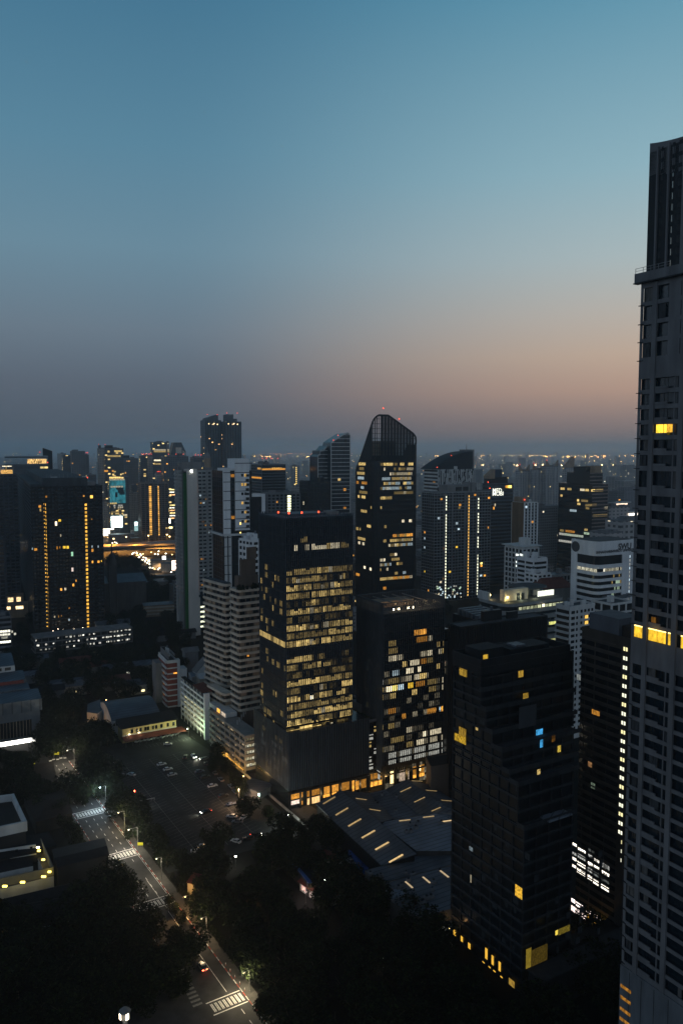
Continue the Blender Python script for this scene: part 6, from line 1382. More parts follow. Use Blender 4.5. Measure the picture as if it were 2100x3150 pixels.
q = MB(); q.prism([(W * .88, 0), (W * 1.1, 0), (W * 1.1, 6), (W * .88, 6)], z + 12, [z + 22, z + 18, z + 18, z + 22], M_['dark']); q.box(W * 1.0, W * 1.1, 0, 6, 0, z + 12, M_['dark']); b.part('curved_fin', q); beacon(b, W * .98, 0, z + 3, 14, 1); beacon(b, W * .8, 0, z + 16, 14, .8)
for xl, xc, xr, yt, Y, m, lab in ((176, 178, 197, 1396, 2400, FG, 'small pale far block behind the giant left tower, right of the curved fin'), (190, 194, 218, 1401, 1500, FD, 'dark far block with chipped top, above the giant left tower'), (217, 221, 262, 1389, 1450, FD2, 'broad blue grey far block above the right part of the giant left tower'), (255, 259, 274, 1400, 1480, FD2, 'narrow step joined to the broad far block'),
  (300, 303, 323, 1381, 1500, FG, 'pale narrow far tower left of the dark squared one'), (320, 323, 380, 1381, 1500, FD, 'dark squared office tower with scattered yellow office windows'), (374, 378, 426, 1411, 1700, FD2, 'hazy blue bulk right of the dark squared office tower'), (430, 433, 453, 1404, 1500, FD, 'narrow dark tower with a small lit top'), (452, 454, 471, 1404, 1520, FG, 'narrow pale ribbed tower beside the narrow dark one'),
  (467, 470, 512, 1361, 1700, FD, 'tallest dark box tower on the far left skyline'), (510, 512, 521, 1361, 1720, FG, 'thin pale slice behind the tallest dark box tower'), (500, 505, 580, 1405, 1400, FD2, 'dark broad tower with an orange lit upper corner, left of the beige slab'), (594, 597, 626, 1408, 1300, FD, 'small dark block with red beacons peeping above the beige slab'),
  (480, 483, 497, 1459, 1350, FG, 'small pale block in front of the dark broad tower'), (394, 397, 427, 1518, 1450, FG, 'grey office block right of the teal building'), (318, 320, 333, 1545, 1420, FG, 'slim grey block left of the teal building'), (402, 405, 422, 1492, 1500, FD, 'small dark block behind the grey office'),
  (516, 519, 541, 1470, 1400, FD, 'dark block with bright neon floors left of the beige slab'), (266, 270, 296, 1462, 1250, FD, 'far dark block just right of the giant left tower roof'), (296, 298, 322, 1500, 1500, FD2, 'dim block between the giant left tower and the teal building')):
    b = slab('office_tower' if m in (FD, FD2) else 'residential_tower', lab, xl, xc, xr, yt, Y, m, 66, 'tower', D=28 if xr - xl > 25 else 18)
    if 'red beacons' in lab or 'narrow dark' in lab or 'broad far' in lab or 'dark broad' in lab:
        for x in (.2, .5, .8): beacon(b, b.W * x, 2, b.Ht + 4, 14, .9)
    if 'neon' in lab:
        for k in range(9): q = 0; b.win('F', 1, b.W - 1, b.hit('F', 530, 1506 + k * 8 + (24 if k > 2 else 0))[1] - .9, b.hit('F', 530, 1506 + k * 8 + (24 if k > 2 else 0))[1] + .9, emis(((1, .8, .3), (1, 1, .8), (1, .5, .2))[k % 3], 2.2, .7, .4), .2)
        b.flush()
    if 'tallest dark' in lab:
        for y, m2 in ((1384, P1), (1389, W1), (1416, P3), (1427, W1)): z = b.hit('F', 490, y)[1]; b.win('F', 2, b.W * (.95 if y < 1390 else .6), z - 1.6, z + 1.6, m2, .2)
        b.flush()
    if 'dark squared' in lab:
        for x0, x1, y, m2 in ((352, 376, 1388, W2), (331, 338, 1389, W2), (330, 372, 1403, W1), (321, 333, 1449, A2), (346, 352, 1460, W3), (370, 375, 1460, W3), (345, 351, 1449, A2)):
            u0_, z = b.hit('F', x0, y); u1_ = b.hit('F', x1, y)[0]; b.win('F', u0_, u1_, z - 1.7, z + 1.7, m2, .2)
        b.flush(); q = MB(); q.box(2, b.W * .45, 4, 20, b.Ht, b.Ht + 7, M_['dark']); b.part('roof_box', q); beacon(b, 1, 2, b.Ht + 8, 10, .8)
# slanted trapezoid tower
b = Bld('office_tower', 'far glass tower with slanted faceted sides, pink light painted on them', 'tower', xl=522, xc=524, xr=573, yt=1400, Y=1900, a=66); b.D = 30
W = b.W; Z0 = b.hit('F', 540, 1361)[1]; q = MB(); q.prism([(0, 0), (W, 0), (W, 30), (0, 30)], 0, b.Ht - 10, FD)
j = len(q.v); k = q.mi(M_['glassb']); z = b.Ht - 10
for x, zz_ in ((0, z), (W * .05, z + 14), (W * .24, Z0), (W * .72, Z0), (W * .98, z + 18), (W, z)): q.v += [(x, 0, zz_), (x, 30, zz_)]
q.f += [(j, j + 10, j + 8, j + 6, j + 4, j + 2), (j + 1, j + 3, j + 5, j + 7, j + 9, j + 11)]; q.m += [k, k]
for i in range(5): q.f.append((j + 2 * i, j + 2 * i + 2, j + 2 * i + 3, j + 2 * i + 1)); q.m.append(q.mi(M_['tan']))
b.part('wall', q); q = MB(); q.poly([(W * .35, -.3, Z0 - 12), (W * .72, -.3, Z0 - 12), (W * .72, -.3, Z0 - 26), (W * .35, -.3, Z0 - 26)][::-1], M_['cream']); q.poly([(W * .78, -.3, z), (W * .96, -.3, z), (W * .96, -.3, z + 16), (W * .78, -.3, Z0 - 18)], M_['cream']); b.part('painted_pink_glow', q)  # cream panels put the pink light on the facets into colour
# teal mural building and screen
b = slab('office_tower', 'teal lit building with a dark mural above lit office floors', 334, 337, 396, 1468, 1400, FD, 66, 'office building', D=24, plant=1)
W = b.W; ze = lambda y: b.hit('F', 360, y)[1]; q = MB(); q.box(0, W * .82, -.5, -.05, ze(1548), ze(1476), emis((.05, .34, .42), .55, .5, .12)); b.part('teal_screen', q)
q = MB(); q.prism([(0, 0), (0, 0)], 0, 0, M_['dark']) if False else None
u0_ = W * .32
for x, y, w, h in ((.34, 1500, .25, 7), (.42, 1508, .3, 9), (.5, 1515, .28, 8), (.28, 1522, .12, 9)): zz_ = ze(y); q.box(W * x, W * (x + w), -.75, -.52, zz_ - h / 2, zz_ + h / 2, mat('mural_dark', (.02, .05, .06), .6))
b.part('mural', q)
for y, x0, x1, m2 in ((1469, 0, .6, emis((1, .65, .2), 2, .5)), (1475, 0, .8, P1), (1497, .05, .85, P1), (1548, 0, .55, W2), (1555, .05, .8, GW), (1561, .1, .7, P1), (1567, .4, .6, W2), (1575, .05, .5, DW), (1580, .05, .7, W2), (1585, .4, .9, P2)):
    for i in range(6):
        if rnd.random() < .8: a_ = W * (x0 + (x1 - x0) * i / 6); b.win('F', a_, a_ + W * (x1 - x0) / 6 - .6, ze(y) - 1.4, ze(y) + 1.4, m2, .8)
b.flush(60)
p = AT(360, 1605, 1360); t = thing('billboard', 'blazing white and cyan video billboard with a small yellow figure, above the junction', 'billboard', (p[0], p[1], 0), R(16)); z = p[2]
q = MB(); q.box(-9.7, 9.7, 0, .8, z - 9.9, z + 9.9, M_['dark']); q.obj('frame', t); q = MB(); q.box(-9.4, 9.4, -.1, -.02, z - 9.6, z + 9.6, emis((.75, 1, 1), 5.5, .25, .3)); q.obj('screen', t)
q = MB(); q.box(1.5, 3.5, -.16, -.11, z - 5, z, emis((1, .8, .2), 1.6, 0)); q.box(-2, 5, -.16, -.11, z + 2.2, z + 3.6, emis((.4, .85, 1), 2.4, .5)); q.obj('screen_picture', t)
q = MB(); q.box(-5, -4, .1, .8, 0, z - 7.5, M_['pole']); q.box(4, 5, .1, .8, 0, z - 7.5, M_['pole']); q.obj('post', t); light('screen_glow', t, (0, -6, z), (.8, 1, 1), 9000, 3)
p = AT(326, 1636, 1300); t = thing('billboard', 'small white lit signboard at the left, under the row of warm lamps', 'billboard', (p[0], p[1], 0), R(16)); z = p[2]; q = MB(); q.box(-3, 3, -.1, 0, z - 3.5, z + 2, emis((1, .97, .9), 7, 0)); q.obj('screen', t); q = MB(); q.box(-.4, .4, .05, .6, 0, z, M_['pole']); q.obj('post', t)
# pair of ribbed condominium towers with amber stair columns
for xl, xc, xr, yt, cx_, lab in ((430, 434, 470, 1488, 463, 'ribbed brown condominium with an amber column at its right side, left one of the pair'), (470, 475, 517, 1488, 488, 'ribbed brown condominium with a thin amber column, right one of the pair')):
    b = tower('residential_tower', lab, 'residential tower', xl, xc, xr, yt, Y=1240, a=66, fh=3.0, bay=5.5, sp=.7, pw=.8, dep=.5, wall=mat('ribbed_wall', (.2, .175, .16), .8), p=(.004, .0), lim=4, plant=3, D=30)
    uu = b.hit('F', cx_, 1550)[0]
    for k in range(26): b.win('F', uu - (1.9 if cx_ < 470 else .9), uu + (1.9 if cx_ < 470 else .9), b.Ht - 6 - k * 3.0, b.Ht - 3.8 - k * 3.0, emis((1, .5, .1), rnd.choice((.8, 1.3, 1.6)), .2), .6)
    b.flush(40)
# twin towers on the skyline
for xl, xc, xr, yt, yt2, lab in ((625, 632, 679, 1292, 1279, 'left one of the tall twin towers with chamfered crowns, highest on the left skyline'), (687, 692, 741, 1296, 1274, 'right one of the tall twin towers with a stepped crown, beside its twin')):
    b = Bld('residential_tower', lab, 'tower', xl=xl, xc=xc, xr=xr, yt=yt, Y=1500, a=64, group='twin towers'); b.D = 34
    g = MB(); m = facade('twin', (.06, .075, .09), (.035, .045, .055), 3.5, 6, .5, .5, .022, (1, .55, .2), 2.2); g.box(0, b.W, 0, b.D, 0, b.Ht, m); b.part('wall', g)
    z2 = b.hit('F', xc, yt2)[1]; W = b.W; q = MB()
    if xl < 650: q.prism([(W * .12, 2), (W * .86, 2), (W * .86, 30), (W * .12, 30)], b.Ht, [z2 - 4, z2 + 3, z2 + 3, z2 - 4], m)
    else: q.box(W * .2, W * .55, 2, 30, b.Ht, z2, m); q.box(W * .55, W * .8, 4, 28, b.Ht, z2 - 8, m)
    b.part('crown', q); q = MB()
    for i in range(7): q.box(W * i / 6 - .5, W * i / 6 + .5, -1.2, -.02, 4, b.Ht, M_['dark'])
    q.objs('pier', b.root)
    for x in (.15, .8): beacon(b, W * x, 2, z2 + 2, 14, 1)
    for x, y in ((.2, 1297), (.5, 1298), (.55, 1296), (.8, 1298)): b.win('F', W * x - 1.5, W * x + 1.5, b.hit('F', xc, y)[1] - 5, b.hit('F', xc, y)[1] - 3, emis((1, .7, .35), 3, 0), .2)
    b.flush()
b = Bld('domed_turret', 'pale ribbed turret with a small dome, in front of the left twin tower', 'tower', xl=629, xc=631, xr=652, yt=1410, Y=1000, a=66); b.D = b.W; q = MB(); r_ = b.W / 2
q.cyl(r_, r_, 0, b.Ht, r_ * .9, M_['tan'], 12); q.cyl(r_, r_, b.Ht, b.Ht + 4, r_ * 1.0, M_['conc'], 12, r_ * .7); q.cyl(r_, r_, b.Ht + 4, b.Ht + 8, r_ * .6, M_['conc'], 12, r_ * .2); q.cyl(r_, r_, b.Ht + 8, b.Ht + 13, .4, M_['pole'], 6, .1); b.part('turret_body', q)
# ================================================================ LOW BUILDINGS
def outline(pts, z): return [G(x, y, z) for x, y in pts]
def rootat(name, label, cat, pts, group=None):
    cx = sum(p[0] for p in pts) / len(pts); cy = sum(p[1] for p in pts) / len(pts)
    return thing(name, label, cat, (cx, cy, 0), 0, group), (cx, cy)
def rel(pts, c): return [(p[0] - c[0], p[1] - c[1]) for p in pts]
def flatbld(name, label, cat, px, z, wall, roof, par=.0, group=None, z0=0):
    pts = outline(px, z); t, c = rootat(name, label, cat, pts, group); p = rel(pts, c)
    q = MB(); q.prism(p, z0, z - .02, wall, roof); q.obj('wall', t)
    if par:
        q = MB(); n = len(p)
        for i in range(n):
            a, b_ = p[i], p[(i + 1) % n]; L = math.hypot(b_[0] - a[0], b_[1] - a[1]); d = ((b_[0] - a[0]) / L, (b_[1] - a[1]) / L); q.obox(((a[0] + b_[0]) / 2, (a[1] + b_[1]) / 2), d, (-d[1], d[0]), L / 2 + .1 * (i % 2), .22, z - .5, z + par + .01 * (i % 2), wall)
        q.obj('parapet', t)
    return t, c, p
def polyroof(name, label, cat, faces, wall, roof, group=None, th=.35, walls=True, z0=0):
    """faces: list of [(px,py,z)...]"""
    W3 = [[G(x, y, z) + (z,) for x, y, z in f] for f in faces]; allp = [p for f in W3 for p in f]
    cx = sum(p[0] for p in allp) / len(allp); cy = sum(p[1] for p in allp) / len(allp); t = thing(name, label, cat, (cx, cy, 0), 0, group)
    q = MB(); w = MB()
    for f, fp in zip(W3, faces):
        f = [(p[0] - cx, p[1] - cy, p[2]) for p in f]
        a = sum(f[i][0] * f[(i + 1) % len(f)][1] - f[(i + 1) % len(f)][0] * f[i][1] for i in range(len(f)))
        if a < 0: f = f[::-1]
        q.prism([p[:2] for p in f], 0, [p[2] for p in f], roof); n = len(f)
        # lift the underside to the sheet thickness
        for i in range(n): x, y, _ = q.v[-2 * n + i]; q.v[-2 * n + i] = (x, y, f[i][2] - th)
        if walls:
            ccx = sum(p[0] for p in f) / n; ccy = sum(p[1] for p in f) / n
            w.prism([((p[0] - ccx) * .97 + ccx, (p[1] - ccy) * .97 + ccy) for p in f], z0, [p[2] - th - .03 for p in f], wall)
    if w.f: w.obj('wall', t)
    q.obj('roof', t); return t, (cx, cy)
# market hall with gabled metal roofs and skylights
def Zk(x, y, z): return (850 + x / 2.851, 2300 + y / 2.851, z)
SKY_ = emis((1, .68, .3), .62, .3)
def skylight(t, c, x0, y0, x1, y1, z, w=.55, m=None, dz=.12):
    m = emis((1, .66, .3), .3, .3) if m is None else m; a = G(*Zk(x0, y0, z)[:2], z); b_ = G(*Zk(x1, y1, z)[:2], z); L = math.hypot(b_[0] - a[0], b_[1] - a[1]); d = ((b_[0] - a[0]) / L, (b_[1] - a[1]) / L)
    q = MB(); q.obox(((a[0] + b_[0]) / 2 - c[0], (a[1] + b_[1]) / 2 - c[1]), d, (-d[1], d[0]), L / 2, w / 2, z + dz, z + dz + .12, m or SKY_); q.obj('skylight', t)
e1, r1 = 8.0, 11.0
t, c = polyroof('market_hall', 'long grey gabled market hall roof with six slanting lit skylights in a row', 'market hall',
    [[Zk(345, 492, e1), Zk(560, 375, r1), Zk(905, 652, r1), Zk(1225, 928, r1 * .98), Zk(920, 1030, e1)], [Zk(561, 375, r1), Zk(805, 395, e1), Zk(1025, 622, e1), Zk(906, 650, r1)]], M_['dark'], M_['metal'])
def zl(x, y, a, b_, za, zb):   # height on a slope between line point a (za) and b (zb) by projected fraction
    return za
def phit(pl, x, y):
    A_, B_, C_ = [Vector(G(*Zk(*p)[:2], p[2]) + (p[2],)) for p in pl]; n_ = (B_ - A_).cross(C_ - A_); o_ = Vector((0, 0, H)); d_ = Vector(ray(*Zk(x, y, 0)[:2])); return tuple(o_ + d_ * ((A_ - o_).dot(n_) / d_.dot(n_)))
PL1 = ((345, 492, e1), (560, 375, r1), (920, 1030, e1))
for i, (cx_, cy_) in enumerate(((462, 465), (573, 563), (685, 660), (805, 762), (925, 865), (1048, 975))):
    dx, dy = (52 + i * 1.5), -(31 + i * .6)
    a = phit(PL1, cx_ - dx, cy_ - dy); b_ = phit(PL1, cx_ + dx, cy_ + dy)
    L = math.hypot(b_[0] - a[0], b_[1] - a[1]); d = ((b_[0] - a[0]) / L, (b_[1] - a[1]) / L); n_ = (-d[1] * .36, d[0] * .36)
    q = MB(); P_ = []
    for p in (a, b_):
        for s in (1, -1): P_.append((p[0] + n_[0] * s - c[0], p[1] + n_[1] * s - c[1], p[2]))
    k = q.mi(emis((1, .68, .3), .3 + .12 * i, .25))
    for h in (.1, .25): q.v += [(x, y, z + h) for x, y, z in (P_[0], P_[1], P_[3], P_[2])]
    for f in ((0, 1, 2, 3), (7, 6, 5, 4), (0, 4, 5, 1), (1, 5, 6, 2), (2, 6, 7, 3), (3, 7, 4, 0)): q.f.append(f); q.m.append(k)
    q.obj('skylight', t)
for x0, y0, x1, y1 in ((694, 455, 790, 468), (812, 550, 912, 566)): skylight(t, c, x0, y0, x1, y1, 9.8, .45, emis((1, .68, .3), .35, .3), .5)
t, c = polyroof('market_hall', 'second gabled market roof at the right, partly cut by the stepped condominium', 'market hall',
    [[Zk(958, 362, e1 - .4), Zk(1140, 280, r1), Zk(1420, 480, r1), Zk(1560, 555, r1), Zk(1258, 590, e1)], [Zk(1141, 280, r1), Zk(1330, 320, e1), Zk(1570, 470, e1), Zk(1561, 554, r1), Zk(1421, 479, r1)]], M_['conc'], M_['metal'])
for x0, y0, x1, y1 in ((1087, 408, 1183, 363), (1208, 498, 1307, 450), (1358, 578, 1437, 543)): skylight(t, c, x0, y0, x1, y1, 9.4, .45, emis((1, .68, .3), .4, .3), .9)
for x0, y0, x1, y1 in ((1305, 392, 1405, 400), (1436, 480, 1534, 488), (1185, 309, 1280, 314)): skylight(t, c, x0, y0, x1, y1, 9.4, .4, emis((1, .68, .3), .3, .3), .9)
flatbld('flat_roof', 'pale flat valley roof between the two gabled market roofs', 'roofed hall', [(850 + x / 2.851, 2300 + y / 2.851) for x, y in ((806, 400), (955, 366), (1255, 592), (1028, 626))], 7.4, M_['conc'], mat('slate_flat', (.13, .15, .17), .7, 0, .4, .12, streak=False, seam=2.2))
t, c, p = flatbld('market_annex', 'pale blue flat roof annex with four short skylights beside the tree', 'roofed hall', [(850 + x / 2.851, 2300 + y / 2.851) for x, y in ((903, 655), (1255, 597), (1560, 556), (1560, 905), (1225, 905))], 9.2, mat('dark_gable', (.05, .05, .05)), M_['metall'])
for x0, y0, x1, y1, s in ((1075, 645, 1172, 635, .5), (1285, 614, 1380, 603, .5), (1448, 652, 1533, 641, 1.0), (1506, 583, 1560, 576, .6)): skylight(t, c, x0, y0, x1, y1, 9.2, .5, emis((1, .7, .35), s, .2))
flatbld('market_hall', 'dark flat roof strip just below the long skylit market roof', 'roofed hall', [(850 + x / 2.851, 2300 + y / 2.851) for x, y in ((775, 1075), (925, 1035), (1215, 950), (1560, 940), (1560, 1020), (930, 1180))], 7.6, M_['conc'], mat('slate2', (.10, .115, .13), .7, 0, .4, .12, streak=False, seam=2.2))
t, c, p = flatbld('market_hall', 'lowest slate roof of the market with three skylights slanting the other way', 'roofed hall', [(850 + x / 2.851, 2300 + y / 2.851) for x, y in ((925, 1192), (1450, 1058), (1580, 1030), (1580, 1400), (1250, 1487), (1000, 1345))], 8.6, mat('dark_gable', (.05, .05, .05)), mat('slate3', (.13, .14, .155), .7, 0, .4, .12, streak=False, seam=2.2))
for x0, y0, x1, y1 in ((1130, 1178, 1192, 1233), (1283, 1137, 1345, 1190), (1435, 1082, 1508, 1140)): skylight(t, c, x0, y0, x1, y1, 8.6, .6, emis((1, .75, .45), .55, .2))
flatbld('flat_roof', 'small paler patch roof at the left corner of the lowest slate roof', 'roof', [(850 + x / 2.851, 2300 + y / 2.851) for x, y in ((955, 1250), (1075, 1235), (1140, 1285), (1010, 1335))], 8.9, M_['conc'], M_['metall'])
t = thing('stall_canopy', 'yellow lit translucent canopy beside the dark tree at the market', 'canopy', G(*Zk(1385, 990, 4)[:2], 4) + (0,)); q = MB(); q.obox((0, 0), (.86, .5), (-.5, .86), 5, 3, 4.0, 4.3, emis((1, .6, .1), .3, .8, 1)); q.box(-.1, .1, -.1, .1, 0, 4, M_['pole']); q.obj('canopy', t)
t = thing('stall_canopy', 'small peach lit canopy under the trees beside the stepped condominium', 'canopy', G(*Zk(1480, 795, 4)[:2], 4) + (0,)); q = MB(); q.obox((0, 0), (.86, -.5), (.5, .86), 4.5, 1.8, 4.0, 4.3, emis((1, .62, .35), .8, .3)); q.box(-.1, .1, -.1, .1, 0, 4, M_['pole']); q.obj('canopy', t)
# lit apron and blue covered stalls at the left eave of the market
for i in range(8):
    x, y = 672 + i * 17, 905 + i * 20.5; p = G(*Zk(x, y, 2)[:2], 2)
    t = thing('covered_stall', 'one of the blue covered stalls in the row along the market eave', 'stall', (p[0], p[1], 0), R(-35), 'blue covered stalls along the market eave'); q = MB(); q.prism([(-1.1, -1.5), (1.1, -1.5), (1.1, 1.5), (-1.1, 1.5)], .02, 2.2, M_['blue']); q.obj('cover', t); q = MB(); q.box(-1.2, 1.2, -1.6, 1.6, 2.25, 2.4, M_['blue']); q.obj('top', t)
pA, pB = G(*Zk(720, 900, .5)[:2], .5), G(*Zk(860, 1040, .5)[:2], .5)
q = MB(); L = math.hypot(pB[0] - pA[0], pB[1] - pA[1]); d = ((pB[0] - pA[0]) / L, (pB[1] - pA[1]) / L)
t = thing('lit_kerb_ramp', 'pale concrete walkway lit white along the market eave', 'walkway', (pA[0], pA[1], 0)); q.obox((d[0] * L / 2, d[1] * L / 2), d, (-d[1], d[0]), L / 2, .8, 0, .5, M_['white2']); q.obj('slab', t)
for f in (.3, .8): light('stall_light', t, (d[0] * L * f - 1, d[1] * L * f - 1, 3.4), (1, .95, .75), 110, .2)
cl = random.Random(9)
for (x, y, z) in [(cl.uniform(820, 1500), cl.uniform(1090, 1140), 7.7) for _ in range(5)] + [(cl.uniform(1050, 1500), cl.uniform(1150, 1380), 8.7) for _ in range(9)] + [(cl.uniform(1050, 1500), cl.uniform(660, 760), 9.3) for _ in range(6)] + [(cl.uniform(860, 1180), cl.uniform(420, 580), 7.5) for _ in range(6)]:
    p = G(*Zk(x, y, z)[:2], z); t = thing('roof_unit', 'small grey ventilation unit standing on a market roof', 'roof unit', (p[0], p[1], z), R(30), 'ventilation units on the market roofs'); q = MB(); w = cl.uniform(.5, 1.1); q.box(-w, w, -w * .7, w * .7, 0, cl.uniform(.5, 1.1), M_['greyc']); q.obj('casing', t); q = MB(); q.cyl(0, 0, 1.1, 1.4, w * .5, M_['dark'], 8); q.obj('fan', t)
# gym hall with arched roof
f0 = [(692, 550), (1000, 508), (1105, 625), (770, 680)]
pts = [G(x / 2.24, 1900 + y / 2.24, 11) for x, y in f0]; t, c = rootat('gym_hall', 'school gym hall with a broad arched grey metal roof and white end wall', 'hall', pts); A_, B_, C_, D_ = rel(pts, c)
q = MB(); k = q.mi(M_['metal']); n = 10
for i in range(n + 1):
    s = i / n; h = 8.5 + 3.6 * math.sin(math.pi * s)
    q.v += [(A_[0] + (B_[0] - A_[0]) * s * 0 + (D_[0] - A_[0]) * s, A_[1] + (D_[1] - A_[1]) * s, h), (B_[0] + (C_[0] - B_[0]) * s, B_[1] + (C_[1] - B_[1]) * s, h)]
    q.v += [(q.v[-2][0], q.v[-2][1], h - .4), (q.v[-1][0], q.v[-1][1], h - .4)]
for i in range(n):
    a = 4 * i; q.f += [(a, a + 1, a + 5, a + 4), (a + 2, a + 6, a + 7, a + 3), (a, a + 4, a + 6, a + 2), (a + 1, a + 3, a + 7, a + 5)]; q.m += [k] * 4
q.obj('roof', t); q = MB(); q.prism([A_, B_, C_, D_], 0, 8.2, M_['white2'])
for P0, P1 in ((A_, D_), (B_, C_)):
    for i in range(n):
        s0, s1 = i / n, (i + 1) / n; a = (P0[0] + (P1[0] - P0[0]) * s0, P0[1] + (P1[1] - P0[1]) * s0); b_ = (P0[0] + (P1[0] - P0[0]) * s1, P0[1] + (P1[1] - P0[1]) * s1)
        q.poly([a + (8.1,), b_ + (8.1,), b_ + (8.1 + 3.6 * math.sin(math.pi * s1),), a + (8.1 + 3.6 * math.sin(math.pi * s0),)], M_['white2'])
q.obj('wall', t)
dx, dy = C_[0] - D_[0], C_[1] - D_[1]; L = math.hypot(dx, dy); d = (dx / L, dy / L); nn_ = (d[1], -d[0])
q = MB()
for s in (.5, .68, .86): q.obox((D_[0] + dx * s + nn_[0] * .05, D_[1] + dy * s + nn_[1] * .05), d, nn_, 1.6, .08, 4.6, 7.2, M_['glass'])
for s in (.05, .1, .15, .2): q.obox((D_[0] + dx * s + nn_[0] * .05, D_[1] + dy * s + nn_[1] * .05), d, nn_, .5, .08, 5.6, 7, M_['glass'])
q.obj('window', t)
# yellow building with canopy
pts = [G(377, 2240, 8), G(542, 2211, 8)]; dx, dy = pts[1][0] - pts[0][0], pts[1][1] - pts[0][1]; L = math.hypot(dx, dy); d = (dx / L, dy / L); nb_ = (-d[1], d[0])
t = thing('school_building', 'low pale yellow building with small windows and vans parked under its canopy', 'building', (pts[0][0], pts[0][1], 0), math.atan2(d[1], d[0]))
q = MB(); q.box(0, L, 0, 9, 0, 7.6, M_['yellow']); q.obj('wall', t); q = MB(); q.prism([(-1, -.8), (L + 1, -.8), (L + 1, 9.5), (-1, 9.5)], 7.65, [7.9, 7.9, 10, 10], M_['darkroof']); q.obj('roof', t)
q = MB(); q.box(-.2, L + .2, -.12, -.02, 3.6, 4.0, M_['white2']); q.obj('ledge', t)
for s in (.17, .27, .33, .42, .47, .56, .62, .72, .84, .95): q = MB(); q.box(L * s - .6, L * s + .6, -.1, -.03, 4.6, 6.5, M_['glass']); q.obj('window', t)
q = MB(); q.prism([(-.5, -6.5), (L + 3, -6.5), (L + 3, -.15), (-.5, -.15)], 2.8, [3.0, 3.0, 3.5, 3.5], M_['tile'])
for i in range(9): q.box(L * i / 8.2, L * i / 8.2 + .15, -6.2, -6.05, 0, 2.8, M_['pole'])
q.obj('canopy', t)
for x_, c_ in ((L * .12, (1, .85, .6)), (L * .3, (1, .85, .5))): q = MB(); q.box(x_ - .5, x_ + .5, -.3, -.13, 4.05, 4.4, emis((1, .9, .6), 5, 0)); q.obj('wall_lamp', t); light('wall_light', t, (x_, -1.8, 4.8), c_, 90, .2)
for x_ in (L * .55, L * .8): light('wall_light', t, (x_, -3.5, 6.6), (1, .9, .45), 170, .3)
light('lot_light', t, (L + 6, -16, 7), (.55, 1, .5), 900, .3); light('lot_light', t, (L * .55, -14, 7), (.7, .9, .7), 260, .3)
flatbld('service_building', 'small grey-blue roofed shed left of the gym hall', 'shed', [(270, 2165), (308, 2152), (318, 2180), (300, 2196), (268, 2190)], 6, M_['white2'], M_['metal'])
# auditorium at the left edge
p0 = G(126, 2283); WA = 60; b = Bld('auditorium', 'stepped metal clad hall at the left edge above a blazing white strip', 'hall', C=(p0[0] - WA * math.sin(R(62)), p0[1] - WA * math.cos(R(62))), W=WA, D=60, Ht=28, a=62)
hz_ = lambda y, y0=0, x=100: b.hit('F', x, y, -y0)[1]
zg0, zg1, zw1 = hz_(2262), hz_(2212, 0), hz_(2152, 0); mc = mat('metal_cladding', (.11, .125, .14), .5, .2, .2, .3)
q = MB(); q.box(0, WA, .8, 14, zg0, zw1, mc); q.box(0, WA - 4, -.0, .79, zg1, zw1, mc); q.box(WA - 4, WA, 0, .79, zg0, zw1, mc); q.box(0, WA, 2.5, 58, 0, zg0, M_['white2']); q.obj('wall', b.root)
q = MB(); q.box(0, WA - 4, .4, .6, zg0, zg1, M_['glass']); q.obj('glazing', b.root); q = MB()
for i in range(34): q.box(WA - 5 - i * 1.55, WA - 4.85 - i * 1.55, .05, .39, zg0 + .3, zg1, M_['tan'])
q.obj('mullion', b.root)
q = MB(); q.box(0, WA - 1, 1.8, 2.4, .3, zg0 - .4, emis((1, .97, .88), 5.5, .3, .8)); q.obj('lit_lobby', b.root); q = MB(); q.box(0, WA + .5, -2.5, 2, zg0 - .35, zg0 - .01, mc); q.obj('canopy', b.root)
zA, zB, zC, zD = zw1 + 1.5, hz_(2085, 20, 80), hz_(2040, 24, 80), hz_(1992, 44, 50)
def slope(x0, x1, y0, y1, za, zb, m, nm='roof'): q = MB(); q.prism([(x0, y0), (x1, y0), (x1, y1), (x0, y1)], min(za, zb) - 6, [za, za, zb, zb], m); q.obj(nm, b.root)
slope(0, WA + 1, -.6, 13, zw1 + .1, zw1 + 1.8, M_['metal']); slope(0, WA - 3, 13.01, 21, zw1 + 2.4, zw1 + 3.4, M_['metal'])
slope(0, WA - 4, 21.01, 33, zw1 + 5.2, zw1 + 7.2, M_['metal']); slope(0, WA - 8, 33.01, 50, zw1 + 10.4, zw1 + 13.5, M_['metal'])
q = MB(); q.box(0, WA - 8, 32.8, 33, zw1 + 7, zw1 + 10.3, M_['white2']); q.box(0, WA - 5, 20.8, 21, zw1 + 3.2, zw1 + 5.1, M_['brick']); q.obj('clerestory', b.root)
for i in range(7): q = MB(); q.box(WA - 13 - i * 4.6, WA - 10 - i * 4.6, 32.7, 32.79, zw1 + 8, zw1 + 9.6, M_['glass']); q.obj('window', b.root)
q = MB(); q.cyl(WA - 38, .2, zg1 - 2.2, zg1 - 1.2, .35, emis(PALE, 8, 0)); q.obj('wall_lamp', b.root)
light('lobby_light', b.root, (WA - 10, -3, 3.2), (1, .97, .9), 500, .5); light('lobby_light', b.root, (WA - 30, -3, 3.2), (1, .97, .9), 500, .5)
